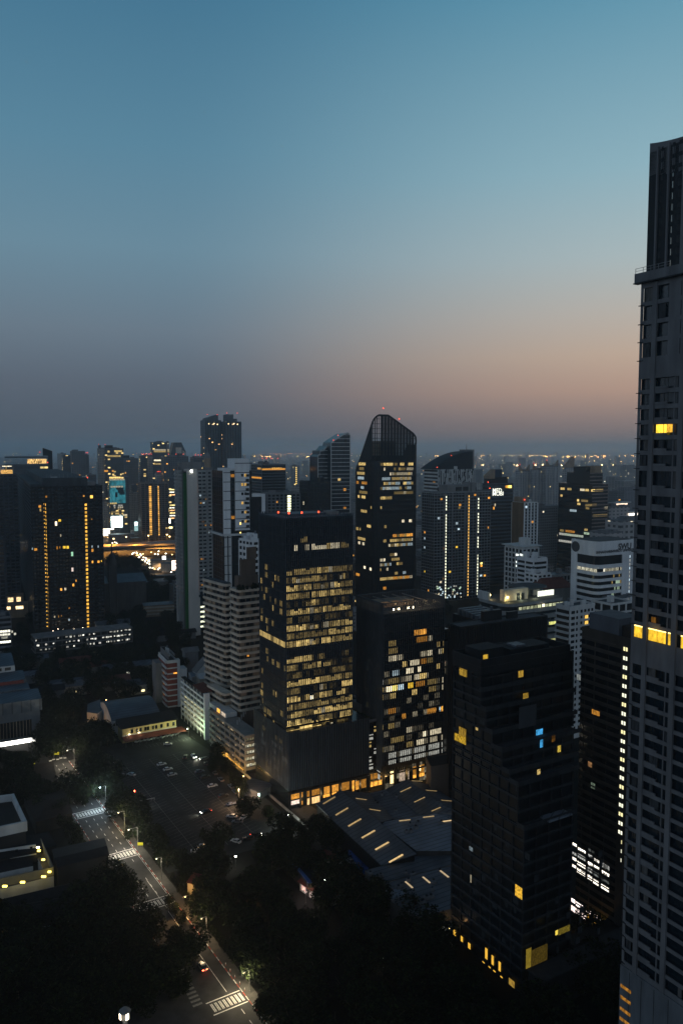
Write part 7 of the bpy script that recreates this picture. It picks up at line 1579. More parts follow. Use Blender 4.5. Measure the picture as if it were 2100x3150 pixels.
# block behind the auditorium with ribbon lights
b = tower('office_block', 'low dark block with long white lit ribbons at the far left, behind the metal hall', 'office block', -60, -50, 34, 1906, Y=560, a=64, fh=3.6, bay=40, sp=1.6, pw=.2, wall='greyc', p=(0, 0), lim=0, plant=3, D=20)
for y, x0, x1, s in ((1944, -10, 33, 1.8), (1954, -10, 33, 1.0), (1962, 5, 25, .3), (1976, 0, 34, 2.2), (1943, 35, 41, .6), (1950, 44, 50, .8)):
    u0_, z = b.hit('F', x0, y); u1_ = b.hit('F', x1, y)[0]
    for i in range(5): b.win('F', u0_ + (u1_ - u0_) * i / 5, u0_ + (u1_ - u0_) * (i + .93) / 5, z - .8, z + .8, emis((1, .98, .8), s, .5), .35)
b.flush(60)
# warm lit low buildings between the two left towers
for (x, y, w, h, lab, s) in ((20, 1843, 18, 8, 'low building with two golden lit windows, seen between the two left towers', 1.5), (48, 1841, 14, 8, 'low tan building with a bright window pair beside the giant left tower foot', 1.6), (42, 1871, 24, 4, 'golden lit shop row at the foot of the giant left tower', 2.6)):
    p = AT(x, y + 18, G(x, y + 30)[1]); t = thing('low_building', lab, 'building', (p[0], G(x, y + 30)[1], 0), R(20)); k = p[1] / 2450
    q = MB(); q.box(-w / 2, w / 2, 0, 14, 0, 12, M_['tan']); q.obj('wall', t)
    for i in (-1, 1): q = MB(); q.box(i * w * .22 - w * .13, i * w * .22 + w * .13, -.08, -.02, 10.5 - h * .7, 10.5, emis((1, .7, .35), s, .7, .6)); q.obj('window', t)
p = G(28, 1668 + 30, 6); t = thing('parking_block', 'small parking block with rows of white lights seen between the two left towers', 'parking garage', (p[0], p[1], 0), R(8)); q = MB(); q.box(-24, 24, 0, 20, 0, 21, M_['conc']); q.obj('wall', t)
for k in range(4):
    for i in range(9): q = MB(); q.box(-23 + i * 5.2, -19.4 + i * 5.2, -.1, -.02, 3 + k * 4.6, 5.4 + k * 4.6, emis((1, .95, .85), 1.8, .6)); q.obj('window', t)
flatbld('flat_roof', 'blue grey roof with an orange lit edge between the two left towers', 'roof', [(0, 1765), (58, 1763), (60, 1800), (0, 1806)], 10, M_['tan'], M_['metal'])
flatbld('low_building', 'pale wall block with a small dark tree beside it, between the two left towers', 'building', [(8, 1775), (60, 1772), (62, 1812), (10, 1818)], 8, M_['cream'], M_['metal'])
# open car park building with white lit decks behind trees
pL, pR = G(110, 2012), G(408, 1975); L = math.hypot(pR[0] - pL[0], pR[1] - pL[1]); t = thing('parking_block', 'long low parking building whose white lit decks glitter through trees below the giant left tower', 'parking garage', (pL[0], pL[1], 0), math.atan2(pR[1] - pL[1], pR[0] - pL[0]))
q = MB(); q.box(0, L, .6, 16, 0, 11.5, M_['dark']); q.obj('deck_core', t); q = MB()
for z in (0, 3.6, 7.4, 10.9): q.box(-.3, L + .3, 0, 16.5, z, z + .9, M_['conc'])
for i in range(16): q.box(L * i / 15 - .2, L * i / 15 + .2, -.05, .4, 0, 11.7, M_['conc'])
q.obj('deck', t)
for k in range(3):
    for i in range(24):
        if rnd.random() < (.8, .6, .4)[k] or (i > 17 and k > 0): q = MB(); u_ = L * (i + rnd.uniform(0, .4)) / 24; q.box(u_, u_ + L / 24 * rnd.uniform(.25, .7), .5, .58, 1.6 + k * 3.7 + rnd.uniform(0, .6), 3.0 + k * 3.7, emis((1, .98, .85), rnd.choice((.3, .7, 1.3)), .95, 1.6)); q.obj('lit_bay', t)
# buildings at the lower left
wallb = mat('dim_plaster', (.03, .03, .03), .85)
t, c, p = flatbld('courtyard_building', 'flat roofed building with a raised pale parapet frame, lower left edge', 'building', [(-60, 2476), (41, 2463), (80, 2547), (-60, 2578)], 14, wallb, mat('black_roof', (.03, .03, .03), .9, streak=False), 0)
q = MB(); n = 4
for i in range(n):
    a, b_ = p[i], p[(i + 1) % n]; L = math.hypot(b_[0] - a[0], b_[1] - a[1]); d = ((b_[0] - a[0]) / L, (b_[1] - a[1]) / L); q.obox(((a[0] + b_[0]) / 2, (a[1] + b_[1]) / 2), d, (-d[1], d[0]), L / 2 + .5 + .02 * (i % 2), .45, 13, 16.6 + .01 * (i % 2), M_['white2'])
q.obj('parapet', t)
polyroof('temple_like_hall', 'broad dark tiled hipped roof around the courtyard building at the lower left', 'building', [[(-60, 2592, 9), (150, 2560, 9), (176, 2600, 7), (-60, 2660, 7)]], wallb, M_['darkroof'])
def Zq(x, y): return (x / 4.48, 2560 + y / 4.48)
pts = outline([Zq(-200, 300), Zq(480, 165), Zq(560, 150), Zq(740, 600), Zq(660, 620), Zq(500, 320), Zq(-200, 470)], 5.4)
t, c = rootat('school_wing', 'pale two storey school wing around a small court with yellow wall lamps, lower left', 'building', pts); p = rel(pts, c); q = MB(); q.prism(p, 0, 5.4, M_['white2'], mat('gallery_floor', (.14, .13, .12), .9, streak=False)); q.obj('wall', t)
def wall3(t, c, a, b_, z0, z1, m, th=.2, nm='wall'):
    A2_ = G(*a, z0); B2 = G(*b_, z0); L = math.hypot(B2[0] - A2_[0], B2[1] - A2_[1]); d = ((B2[0] - A2_[0]) / L, (B2[1] - A2_[1]) / L)
    q = MB(); q.obox(((A2_[0] + B2[0]) / 2 - c[0], (A2_[1] + B2[1]) / 2 - c[1]), d, (-d[1], d[0]), L / 2, th, z0, z1, m); q.obj(nm, t); return d
wall3(t, c, Zq(-200, 395), Zq(500, 285), 5.4, 8.6, M_['white2']); wall3(t, c, Zq(-200, 465), Zq(505, 330), 5.4, 6.4, M_['white2'], .12, 'parapet')
for x, y in ((180, 320), (235, 310), (437, 262)): wall3(t, c, Zq(x - 18, y + 25), Zq(x + 18, y + 19), 5.7, 8.1, M_['glass'], .28, 'window')
for x, y in ((528, 205), (540, 250), (600, 372), (685, 540)):
    g_ = G(*Zq(x, y), 7.6); q = MB(); q.box(g_[0] - c[0] - .5, g_[0] - c[0] + .5, g_[1] - c[1] - .25, g_[1] - c[1] + .25, 7.2, 7.7, emis((1, .75, .12) if y > 210 else PALE, 6, 0)); q.obj('wall_lamp', t); light('wall_light', t, (g_[0] - c[0] - .6, g_[1] - c[1] - .8, 7.0), (1, .72, .15) if y > 210 else (1, .95, .7), 20, .15)
wall3(t, c, Zq(560, 175), Zq(740, 590), 5.4, 8.4, mat('dim_wall2', (.2, .19, .15), .85), .15)
pts = outline([Zq(-200, 700), Zq(-200, 830), Zq(745, 605), Zq(640, 560), Zq(0, 720)], 5.4); t, c = rootat('school_wing', 'front gallery of the school court with three yellow lamps along it, lower left', 'building', pts); q = MB(); q.prism(rel(pts, c), 0, 5.4, M_['white2'], mat('gallery_floor', (.14, .13, .12), .9, streak=False)); q.obj('wall', t)
wall3(t, c, Zq(-200, 800), Zq(745, 590), 5.4, 8.3, mat('dim_wall2', (.2, .19, .15), .85), .15)
for x, y in ((70, 750), (315, 695), (605, 618)):
    g_ = G(*Zq(x, y - 12), 7.6); q = MB(); q.box(g_[0] - c[0] - .7, g_[0] - c[0] + .7, g_[1] - c[1] - .25, g_[1] - c[1] + .25, 7.2, 7.7, emis((1, .75, .12), 6, 0)); q.obj('wall_lamp', t); light('wall_light', t, (g_[0] - c[0], g_[1] - c[1] - .9, 7.0), (1, .72, .15), 22, .15)
polyroof('school_block', 'dark roofed block inside the school court with a short row of five tiny lit windows', 'building', [[Zq(-200, 500) + (9,), Zq(430, 380) + (9,), Zq(470, 450) + (8,), Zq(-200, 590) + (8,)]], M_['white2'], M_['darkroof'])
def winrow(lab, x0, y0, x1, y1, n, z, m):
    a = G(*Zq(x0, y0), z); b_ = G(*Zq(x1, y1), z); t = thing('window_row_building', lab, 'building', (a[0], a[1], 0), math.atan2(b_[1] - a[1], b_[0] - a[0])); L = math.hypot(b_[0] - a[0], b_[1] - a[1])
    q = MB(); q.box(-25, L + 9, 0, 9, 0, z + .7, wallb); q.obj('wall', t); q = MB(); q.prism([(-26, -.9), (L + 10, -.9), (L + 10, 5), (-26, 5)], z + .7, [z + .8, z + .8, z + 3.4, z + 3.4], M_['darkroof']); q.prism([(-26, 5.01), (L + 10, 5.01), (L + 10, 10), (-26, 10)], z + .7, [z + 3.4, z + 3.4, z + .8, z + .8], M_['darkroof']); q.obj('roof', t)
    for i in range(n): q = MB(); q.box(L * (i + .15) / n, L * (i + .75) / n, -.08, -.02, z - .55, z + .45, m); q.obj('window', t)
LR_ = emis((1, .62, .4), 1.1, .6, 2)
winrow('long dark roofed building with six tiny lit windows, lower left of the street', 845, 990, 990, 955, 6, 5, LR_); winrow('dark roofed building at the left edge with four tiny amber lit windows', -10, 1380, 120, 1352, 5, 5, emis((1, .6, .2), .9, .6, 2)); winrow('dark building with two pale green lit windows above the blue awnings, lower left', 555, 1222, 608, 1212, 2, 5, emis(GREENW, .7, .5)); winrow('small school building with five tiny lit windows in the court', 20, 532, 160, 500, 6, 4, LR_)
for x0, y0, x1, y1, lab in ((480, 1300, 810, 1240, 'long pale blue awning roof, lower left among trees'), (830, 1275, 960, 1245, 'short pale awning right of the long blue awning'), (230, 1415, 350, 1400, 'thin pale awning strip left below the long blue awning')):
    a = G(*Zq(x0, y0), 3); b_ = G(*Zq(x1, y1), 3); t = thing('awning', lab, 'awning', (a[0], a[1], 0), math.atan2(b_[1] - a[1], b_[0] - a[0])); L = math.hypot(b_[0] - a[0], b_[1] - a[1]); q = MB(); q.prism([(0, -1.2), (L, -1.2), (L, 1.2), (0, 1.2)], 2.9, [3, 3, 3.5, 3.5], M_['metall']); q.obj('cover', t); q = MB(); q.cyl(.3, 0, 0, 2.9, .06, M_['pole'], 6); q.cyl(L - .3, 0, 0, 2.9, .06, M_['pole'], 6); q.obj('post', t)
# long roofed building by the street
t, c = polyroof('street_building', 'long dark tiled roof building standing right at the street near the wide crosswalk', 'building', [[(160, 2612, 9), (322, 2577, 9), (330, 2602, 10.5), (168, 2640, 10.5)], [(168, 2640.1, 10.5), (330, 2602.1, 10.5), (337, 2628, 9), (176, 2668, 9)]], wallb, M_['darkroof'])
polyroof('street_building', 'broad reddish brown roof between the school court and the street', 'building', [[(110, 2330, 10), (235, 2305, 10), (262, 2380, 10), (150, 2410, 10)]], wallb, mat('brown_roof', (.03, .022, .02), .9, 0, .3, .3, streak=False)) if False else None
polyroof('street_building', 'large dim reddish hipped roof left of the street before the first crosswalk', 'building', [[(62, 2420, 5), (180, 2395, 5), (205, 2445, 8), (150, 2460, 8)], [(62, 2420.1, 5), (150, 2460.1, 8), (205, 2445.1, 8), (225, 2500, 5), (110, 2530, 5)]], wallb, mat('brown_roof', (.03, .022, .02), .9, 0, .3, .3, streak=False))
polyroof('street_building', 'dim reddish roof left of the junction at the top of the street', 'building', [[(88, 2352, 5), (165, 2345, 5), (178, 2398, 5), (95, 2410, 5)]], wallb, mat('brown_roof', (.03, .022, .02), .9, 0, .3, .3, streak=False))
# long blue edged roof (middle bottom)
t, c = polyroof('yard_building', 'dark roofed building with a long blue painted gutter along its ridge', 'building', [[Zk(80, 945, 5), Zk(95, 935, 5), Zk(310, 1180, 5), Zk(280, 1190, 5)], [Zk(96, 940, 5), Zk(330, 880, 4), Zk(520, 1090, 4), Zk(309, 1175, 5)]], wallb, M_['darkroof']); q = MB()
a, b_ = G(*Zk(90, 945, 8)[:2], 5.2), G(*Zk(300, 1185, 8)[:2], 5.2); L = math.hypot(b_[0] - a[0], b_[1] - a[1]); d = ((b_[0] - a[0]) / L, (b_[1] - a[1]) / L); q.obox(((a[0] + b_[0]) / 2 - c[0], (a[1] + b_[1]) / 2 - c[1]), d, (-d[1], d[0]), L / 2, .6, 5.02, 5.3, mat('blue_gutter', (.05, .12, .3), .5)); q.obj('gutter', t)
for x, y, lab, col in ((445, 1005, 'small lit shop front between trees and the market', (1, .9, .7)), (262, 1240, 'pink lit wall patch in the yard below the long blue-edged roof', (1, .6, .5)), (430, 2745 * 0 + 1300, 'small house glimpsed under trees in the dark park', (1, .8, .6))):
    p = G(*Zk(x, y, 2)[:2], 2); t = thing('small_house', lab, 'house', (p[0], p[1], 0), R(-50)); q = MB(); q.box(-3.5, 3.5, 0, 4, 0, 3.2, M_['white2']); q.obj('wall', t); q = MB(); q.prism([(-4, -.8), (4, -.8), (4, 2), (-4, 2)], 3.2, [3.3, 3.3, 4.6, 4.6], M_['tile']); q.prism([(-4, 2.01), (4, 2.01), (4, 4.6), (-4, 4.6)], 3.2, [4.6, 4.6, 3.3, 3.3], M_['tile']); q.obj('roof', t)
    q = MB(); q.box(-2.5, -.5, -.06, -.01, .8, 2.3, emis(col, 1.2, .8, 2)); q.obj('window', t); light('porch_light', t, (0, -1.5, 2.4), col, 25, .1)
p = G(800, 2718, 3); t = thing('small_house', 'orange lit gable wall in the yard left of the blue-edged roof', 'house', (p[0] - 22, p[1] - 2, 0), R(-20)); q = MB(); q.box(-2.5, 2.5, 0, 4, 0, 4, M_['cream']); q.prism([(-2.8, -.3), (2.8, -.3), (2.8, 4), (-2.8, 4)], 4, [4.1, 4.1, 5.5, 5.5], M_['tile']); q.obj('wall', t); light('porch_light', t, (-1, -2, 2.8), (1, .55, .12), 160, .2)
# guard pavilion next to the podium
p = G(845, 2408, 4); t = thing('pavilion', 'small grey roofed pavilion with a green lamp between the lane and the finned podium', 'pavilion', (p[0] - 8, p[1] - 2, 0), R(-30)); q = MB(); q.box(-5, 5, -4, 4, 0, 3.4, M_['greyc']); q.obj('wall', t); q = MB(); q.prism([(-6, -5), (6, -5), (6, 5), (-6, 5)], 3.45, 3.9, M_['metal']); q.obj('roof', t); q = MB(); q.box(4.2, 5, -4.3, -4.05, 1.6, 2.6, emis((.6, 1, .8), 5, 0)); q.obj('lamp', t); light('lamp_light', t, (5.5, -5.5, 2.4), (.6, 1, .8), 60, .2)
# barrier at the left of the lot
p = Z3(360, 802); t = thing('barrier_light', 'red signal light on a post at the lot entrance', 'signal', (p[0], p[1], 0)); q = MB(); q.cyl(0, 0, 0, 3, .07, M_['pole'], 6); q.obj('post', t); q = MB(); q.cyl(0, 0, 3, 3.5, .22, emis(RED, 30, 0), 8); q.obj('lens', t); light('signal_glow', t, (.4, -.5, 2.8), (1, .06, .03), 90, .15)
pA, pB = Z3(340, 855), Z3(550, 815); L = math.hypot(pB[0] - pA[0], pB[1] - pA[1]); t = thing('low_fence', 'low pale rail fence across the lot entrance beside the red light', 'fence', (pA[0], pA[1], 0), math.atan2(pB[1] - pA[1], pB[0] - pA[0])); q = MB(); q.box(0, L, -.05, .05, .7, .85, M_['white2']); q.obj('rail', t); q = MB()
for i in range(8): q.box(L * i / 7 - .06, L * i / 7 + .06, -.06, .06, 0, .95, M_['white2'])
q.obj('post', t)
# signboards
def signb(px, py, w, h, hp, col, s, lab, rz=0):
    p = G(px, py, hp); t = thing('signboard', lab, 'signboard', (p[0], p[1], 0), rz); q = MB(); q.box(-w / 2, w / 2, -.05, .05, hp - h / 2, hp + h / 2, mat('sign_yellow', (.7, .65, .05), .6)); q.obj('panel', t); q = MB(); q.box(-w / 2, -w / 2 + .12, .06, .18, 0, hp, M_['pole']); q.box(w / 2 - .12, w / 2, .06, .18, 0, hp, M_['pole']); q.obj('post', t); light('sign_light', t, (0, -1.6, hp + .8), (1, 1, .6), s, .1)
signb(174, 2317, 2.8, 1.3, 3, 0, 120, 'yellow-green signboard facing the far end of the street'); signb(432, 2596, 2.0, 1.1, 2.2, 0, 110, 'yellow-green signboard by the kerb at the wide crosswalk'); signb(104, 2348, 1.6, 1.0, 2.4, 0, 100, 'small yellow signboard on the verge left of the junction')
pA = RP(200, 2); 
for i in range(5):
    p = RP(199.5 + (i % 2) * .8, 1.0 + i * 1.7); t = thing('motor_scooter', 'pale motor scooter parked in the row at the far end of the street', 'scooter', (p[0], p[1], .01), R(200 + 5 * i), 'scooters at the far end of the street'); q = MB(); q.box(-.75, .5, -.18, .18, .3, .75, M_['white2']); q.box(.45, .6, -.3, .3, .9, 1.0, M_['dark']); q.box(.4, .55, -.1, .1, .5, 1.1, M_['white2']); q.obj('body', t); q = MB()
    for x in (-.6, .65): q.box(x - .22, x + .22, -.06, .06, 0, .44, M_['tyre'])
    q.obj('wheel', t)
# walker and bollards
for i in range(5): p = RP(2 + i * 3.2, -.7); t = thing('bollard', 'short red and white bollard on the kerb near the nearest crosswalk', 'bollard', (p[0], p[1], .14), 0, 'bollards near the nearest crosswalk'); q = MB(); q.cyl(0, 0, 0, .45, .08, M_['kerbr'], 8); q.cyl(0, 0, .45, .9, .08, M_['paint'], 8); q.obj('post', t)
# ================================================================ EXPRESSWAY AND JUNCTION
def deck(name, lab, px, z, m, amber, s=0):
    P_ = [G(x, y, z) for x, y in px]; t, c = rootat(name, lab, 'expressway', P_); q = MB(); q.prism(rel(P_, c), z - 2.2, z, M_['conc'], m); q.obj('deck', t); return t, c
dm = mat('deck_road', (.3, .28, .26), .8, 0, .2, .1, streak=False)
t1, c1 = deck('expressway', 'upper elevated expressway deck glowing amber under its lamps, left of the beige slab', [(232, 1679), (300, 1676), (400, 1670), (545, 1660), (545, 1671), (400, 1679), (300, 1686), (232, 1688)], 17, dm, 1)
t2, c2 = deck('expressway', 'lower curved expressway deck glowing amber, in front of the upper one', [(232, 1688.5), (300, 1686.5), (400, 1681), (545, 1682), (545, 1689), (400, 1687.5), (300, 1692), (232, 1694)], 12, dm, 1)
t3, c3 = deck('expressway', 'stretch of lit expressway seen between the two left towers', [(-20, 1696), (62, 1694), (62, 1712), (-20, 1712)], 10, dm, 1)
for x, y, z, t, c, pw in [(x, y, 26, t1, c1, 26000) for x, y in ((250, 1650), (290, 1648), (330, 1647), (390, 1645), (440, 1641), (490, 1636), (520, 1634))] + [(x, 1666, 22, t2, c2, 16000) for x in (260, 340, 420, 500)] + [(x, 1675, 18, t3, c3, 9000) for x in (10, 45)]:
    p = G(x, y, z); light('deck_light', t, (p[0] - c[0], p[1] - c[1] - 0, z + 4), (1, .42, .06), pw * 4, .5, 150)
for i, (x, y) in enumerate(((389, 1652), (457, 1648), (514, 1645), (522, 1651), (350, 1658))):
    p = AT(x, y, 1190); t = thing('expressway_lamp', 'tall amber lamp on the expressway left of the beige slab', 'street lamp', (p[0], p[1], 0), 0, 'amber lamps on the expressway'); q = MB(); q.cyl(0, 0, 0, p[2], .3, M_['pole'], 6); q.obj('pole', t); q = MB(); q.cyl(0, 0, p[2] - .4, p[2] + .8, .9, emis((1, .65, .25), 12, 0), 8); q.obj('lamp_head', t)
for i in range(8):
    p = G(248 + i * 32, 1700, 0); t = thing('viaduct_pier', 'concrete pier under the lower expressway deck', 'pier', (p[0], p[1] + 20, 0), 0, 'piers under the expressway'); q = MB(); q.box(-1.5, 1.5, -1, 1, 0, 8, M_['conc']); q.prism([(-1.5, -1), (1.5, -1), (1.5, 1), (-1.5, 1)], 8, 9.7, M_['conc']); q.obj('column', t)
for x, y, pw in ((270, 1712, 14000), (330, 1706, 12000), (400, 1700, 9000), (440, 1720, 9000), (500, 1735, 12000), (350, 1652, 30000), (335, 1640, 40000), (480, 1752, 12000), (300, 1720, 6000), (330, 1672, 26000), (360, 1684, 20000), (390, 1715, 14000), (450, 1705, 14000)):
    p = G(x, y, 6); light('junction_light', None, (p[0], p[1], 9), (1, .45, .08) if x < 420 else (1, .62, .3), pw * 1.6, .5, 150)
b = MB(); b.poly([G(300, 1640, 0) + (.02,), G(345, 1615, 0) + (.02,), G(420, 1690, 0) + (.02,), G(560, 1765, 0) + (.02,), G(455, 1775, 0) + (.02,), G(380, 1712, 0) + (.02,), G(320, 1690, 0) + (.02,)][::-1], M_['asphalt']); b.poly([G(225, 1700) + (.03,), G(560, 1692) + (.03,), G(560, 1712) + (.03,), G(225, 1722) + (.03,)], M_['asphalt']); b.obj('junction_road', kind='structure')
# traffic lights: head lamps of queued vehicles, small boxes with lit fronts
jr = random.Random(5); nj = 0
JW, JA = emis((1, .88, .65), 9, 0), emis((1, .6, .2), 7, 0)
for i in range(96):
    tq = jr.random()
    if i < 44: x, y = 420 + 80 * tq + jr.uniform(-18, 26) * (.3 + tq), 1708 + 48 * tq + jr.uniform(-3, 3)
    elif i < 80: x, y = 318 + 45 * tq + jr.uniform(-4, 12), 1636 + 40 * tq + jr.uniform(-10, 10)
    else: x, y = 400 + 130 * tq, 1699 + jr.uniform(-4, 6)
    p = G(x, y, 1); t = thing('traffic_vehicle', 'vehicle in the evening traffic at the far junction with bright lamps', 'car', (p[0], p[1], .03), R(jr.uniform(-70, -40)), 'traffic at the far junction'); q = MB()
    q.prism([(-2, -.9), (2, -.9), (2, .9), (-2, .9)], .3, .9, M_['greyc']); q.prism([(-1.6, -.8), (.8, -.8), (.8, .8), (-1.6, .8)], .9, 1.5, M_['glass']); q.obj('body', t)
    q = MB(); q.box(2.0, 2.25, -.9, .9, .35, 1.2 if i % 3 else 1.5, JW if i % 4 else JA); q.obj('headlight', t)
for x, y, w, h, lab, m in ((327, 1640, 12, 9, 'dazzling white shop sign left of the video billboard', (1, .95, .8)), (505, 1716, 4, 4, 'bright white floodlight on a roof right of the junction', (1, .97, .9)), (537, 1739, 6, 11, 'peach glowing shop front beside the beige slab', (1, .7, .5)), (330, 1628, 22, 2, 'row of white lamps above the shop sign', (1, .85, .6)), (419, 1611, 5, 6, 'pale green lit sign on a roof right of the billboard', (.7, 1, .95)), (422, 1625, 9, 9, 'dim pale green lit sign base beside the trees', (.3, .5, .5)), (418, 1662, 4, 10, 'red lit strip sign by the expressway', (1, .12, .05)), (425, 1660, 3, 9, 'orange lit strip sign by the expressway', (1, .4, .1)), (522, 1602, 3, 9, 'tall white lit sign left of the beige slab', (1, .9, .7)), (524, 1623, 7, 3, 'yellow lit sign left of the beige slab', (1, .8, .3))):
    p = AT(x, y, 1320 if y < 1700 else 900); t = thing('lit_sign', lab, 'sign', (p[0], p[1], 0), R(15)); q = MB(); q.box(-w / 2, w / 2, -.2, .2, p[2] - h / 2, p[2] + h / 2, emis(m, 4.5 if m[0] > .6 and m[1] > .6 else 1.2, .3, .5)); q.obj('panel', t); q = MB(); q.box(-.3, .3, .25, .8, 0, p[2], M_['pole']); q.obj('post', t)
# lit car park blocks behind the expressway
for x0, x1, y0, y1, lab, m in ((450, 478, 1637, 1668, 'white lit parking decks behind the expressway', (.95, 1, .85)), (480, 506, 1632, 1667, 'grey block with a lit white window grid behind the expressway', (.85, 1, .8)), (432, 450, 1652, 1668, 'low amber lit shop block behind the expressway', (1, .7, .3))):
    p = AT((x0 + x1) / 2, y0, 1290); w = (x1 - x0) * 1290 / 2450; t = thing('parking_block' if x0 < 490 and x0 > 440 else 'office_block', lab, 'building', (p[0], p[1], 0), R(14)); q = MB(); q.box(-w / 2, w / 2, 0, 16, 0, p[2] + 1, M_['greyc']); q.obj('wall', t)
    for k in range(4):
        for i in range(3): q = MB(); zz_ = p[2] - 3.4 - k * 3.9 - (4 if x0 == 480 else 0); q.box(-w / 2 + 1 + i * w / 3.1, -w / 2 + w / 3.6 + i * w / 3.1, -.2, -.05, zz_, zz_ + 2, emis(m, 1.6, .7, .6)); q.obj('window', t)
for x, y, z, w, d_, rt, lab in ((500, 1725, 9, 26, 20, 'cream', 'low pale hall with a grey wall right of the junction traffic'), (522, 1735, 10, 18, 14, 'white2', 'low white roofed hall beside the beige slab'), (455, 1655, 10, 50, 20, 'brown', 'low brown block behind the expressway under the ribbed pair'), (375, 1645, 12, 40, 18, 'greyc', 'low grey-roofed block left behind the expressway'), (465, 1792, 7, 36, 22, 'conc', 'arched dark hall right of the church'), (490, 1862, 10, 26, 14, 'tan', 'small block with pinkish floor bands below the arched hall'), (500, 1772, 5, 60, 8, 'dark', 'dark low viaduct wall in front of the junction traffic')):
    p = G(x, y, z); t = thing('low_building', lab, 'building', (p[0], p[1], 0), R(20)); q = MB(); q.box(-w / 2, w / 2, 0, d_, 0, z, M_[rt]); q.box(-w / 2 - .5, w / 2 + .5, -.5, d_ + .5, z + .02, z + .5, M_['metal']); q.obj('wall', t)
    if 'bands' in lab:
        q = MB()
        for k in range(3): q.box(-w / 2 - .4, w / 2 + .4, -.8, -.02, 2 + k * 3, 2.9 + k * 3, M_['cream'])
        q.obj('floor_band', t)
# hedge / wooded belts are in the tree section
# ================================================================ TREES
def crown_mesh(name, r, h, n, leaf, m, seed, lobes=7):
    rr_ = random.Random(seed); L = []
    for i in range(lobes):
        a = rr_.uniform(0, 6.28); d = rr_.uniform(0, .62) * r; L.append((d * math.cos(a), d * math.sin(a), h * rr_.uniform(.3, .75), r * rr_.uniform(.35, .6), h * rr_.uniform(.2, .36)))
    V, F, MI = [], [], []
    for i in range(n):
        l = rr_.choice(L); u, v = rr_.uniform(-1, 1), rr_.uniform(0, 6.28); s = math.sqrt(1 - u * u); k = rr_.uniform(.55, 1.08)
        c = Vector((l[0] + l[3] * s * math.cos(v) * k, l[1] + l[3] * s * math.sin(v) * k, l[2] + l[4] * u * k))
        a = Vector((rr_.gauss(0, 1), rr_.gauss(0, 1), rr_.gauss(0, .5))).normalized(); b_ = a.cross(Vector((rr_.gauss(0, 1), rr_.gauss(0, 1), rr_.gauss(0, 1)))).normalized(); q = leaf * rr_.uniform(.6, 1.3)
        j = len(V); V += [c - a * q, c + b_ * q * .6, c + a * q, c - b_ * q * .6]; F.append((j, j + 1, j + 2, j + 3)); MI.append(0 if rr_.random() < .75 else 1)
    me = bpy.data.meshes.new(name); me.from_pydata(V, [], F); me.materials.append(m); me.materials.append(M_['leaf2']); me.polygons.foreach_set('material_index', MI); return me
def trunk_mesh(r, h, seed):
    q = MB(); rr_ = random.Random(seed); q.cyl(0, 0, 0, h * .5, .35, M_['bark'], 7, .22)
    for i in range(5):
        a = i * 1.26 + rr_.uniform(-.3, .3); n = 6; j = len(q.v); k = q.mi(M_['bark']); ex, ey, ez = r * .55 * math.cos(a), r * .55 * math.sin(a), h * rr_.uniform(.6, .8)
        for (x, y, z, w) in ((0, 0, h * .42, .2), (ex, ey, ez, .05)): q.v += [(x + w * math.cos(6.283 * s / n), y + w * math.sin(6.283 * s / n), z) for s in range(n)]
        for s in range(n): s2 = (s + 1) % n; q.f.append((j + s, j + s2, j + n + s2, j + n + s)); q.m.append(k)
    return q.mesh('trunk')
KINDS = []
for i, (r, h, n, lf) in enumerate(((6.5, 11, 2600, .42), (5.2, 9.5, 2000, .4), (7.8, 12, 3400, .45), (4.0, 8, 1300, .36), (3.0, 7, 900, .32), (6, 14, 2600, .42))):
    KINDS.append((r, crown_mesh('crown', r, h, n, lf, M_['leaf'], 20 + i), trunk_mesh(r, h, i)))
def tree(x, y, kind, label, group, s=1.0, rz=None):
    t = thing('tree', label, 'tree', (x, y, 0), rnd.uniform(0, 6.28), group); t.scale = (s, s, s * rnd.uniform(.9, 1.12))
    for nm, me in (('crown', KINDS[kind][1]), ('trunk', KINDS[kind][2])): o = bpy.data.objects.new(nm, me); sc.collection.objects.link(o); o.parent = t
    return t
placed = []
def inpoly(x, y, P):
    c = False; n = len(P)
    for i in range(n):
        x1, y1 = P[i]; x2, y2 = P[(i + 1) % n]
        if (y1 > y) != (y2 > y) and x < (x2 - x1) * (y - y1) / (y2 - y1) + x1: c = not c
    return c
def clear_road(x, y, m=3):
    dx, dy = x - RO[0], y - RO[1]; s = dx * RD[0] + dy * RD[1]; o = dx * RN[0] + dy * RN[1]; m = 5 if 22 < s < 110 else 4
    if -90 < s < 205 and -m < o < RW + m: return False
    dx, dy = x - LO[0], y - LO[1]; s = dx * LD[0] + dy * LD[1]; o = dx * LN[0] + dy * LN[1]
    if -22 < s < 110 and -12 < o < 56: return False
    return True
def zone(label, group, px, n, kinds, dmin=6.5, tries=3000, s=(.85, 1.2), road=True, hide=()):
    P = [G(x, y, 5) for x, y in px]; xs = [p[0] for p in P]; ys = [p[1] for p in P]; k = 0
    for _ in range(tries):
        if k >= n: break
        x, y = rnd.uniform(min(xs), max(xs)), rnd.uniform(min(ys), max(ys))
        if not inpoly(x, y, P) or (road and not clear_road(x, y)): continue
        if any((x - a) ** 2 + (y - b_) ** 2 < dmin * dmin for a, b_ in placed): continue
        if any(inpoly(x, y, [G(*q_, 5) for q_ in h]) for h in hide): continue
        placed.append((x, y)); tree(x, y, rnd.choice(kinds), label, group, rnd.uniform(*s)); k += 1
HC = [(-60, 2450), (85, 2450), (170, 2590), (345, 2570), (350, 2680), (175, 2760), (-60, 2800)]
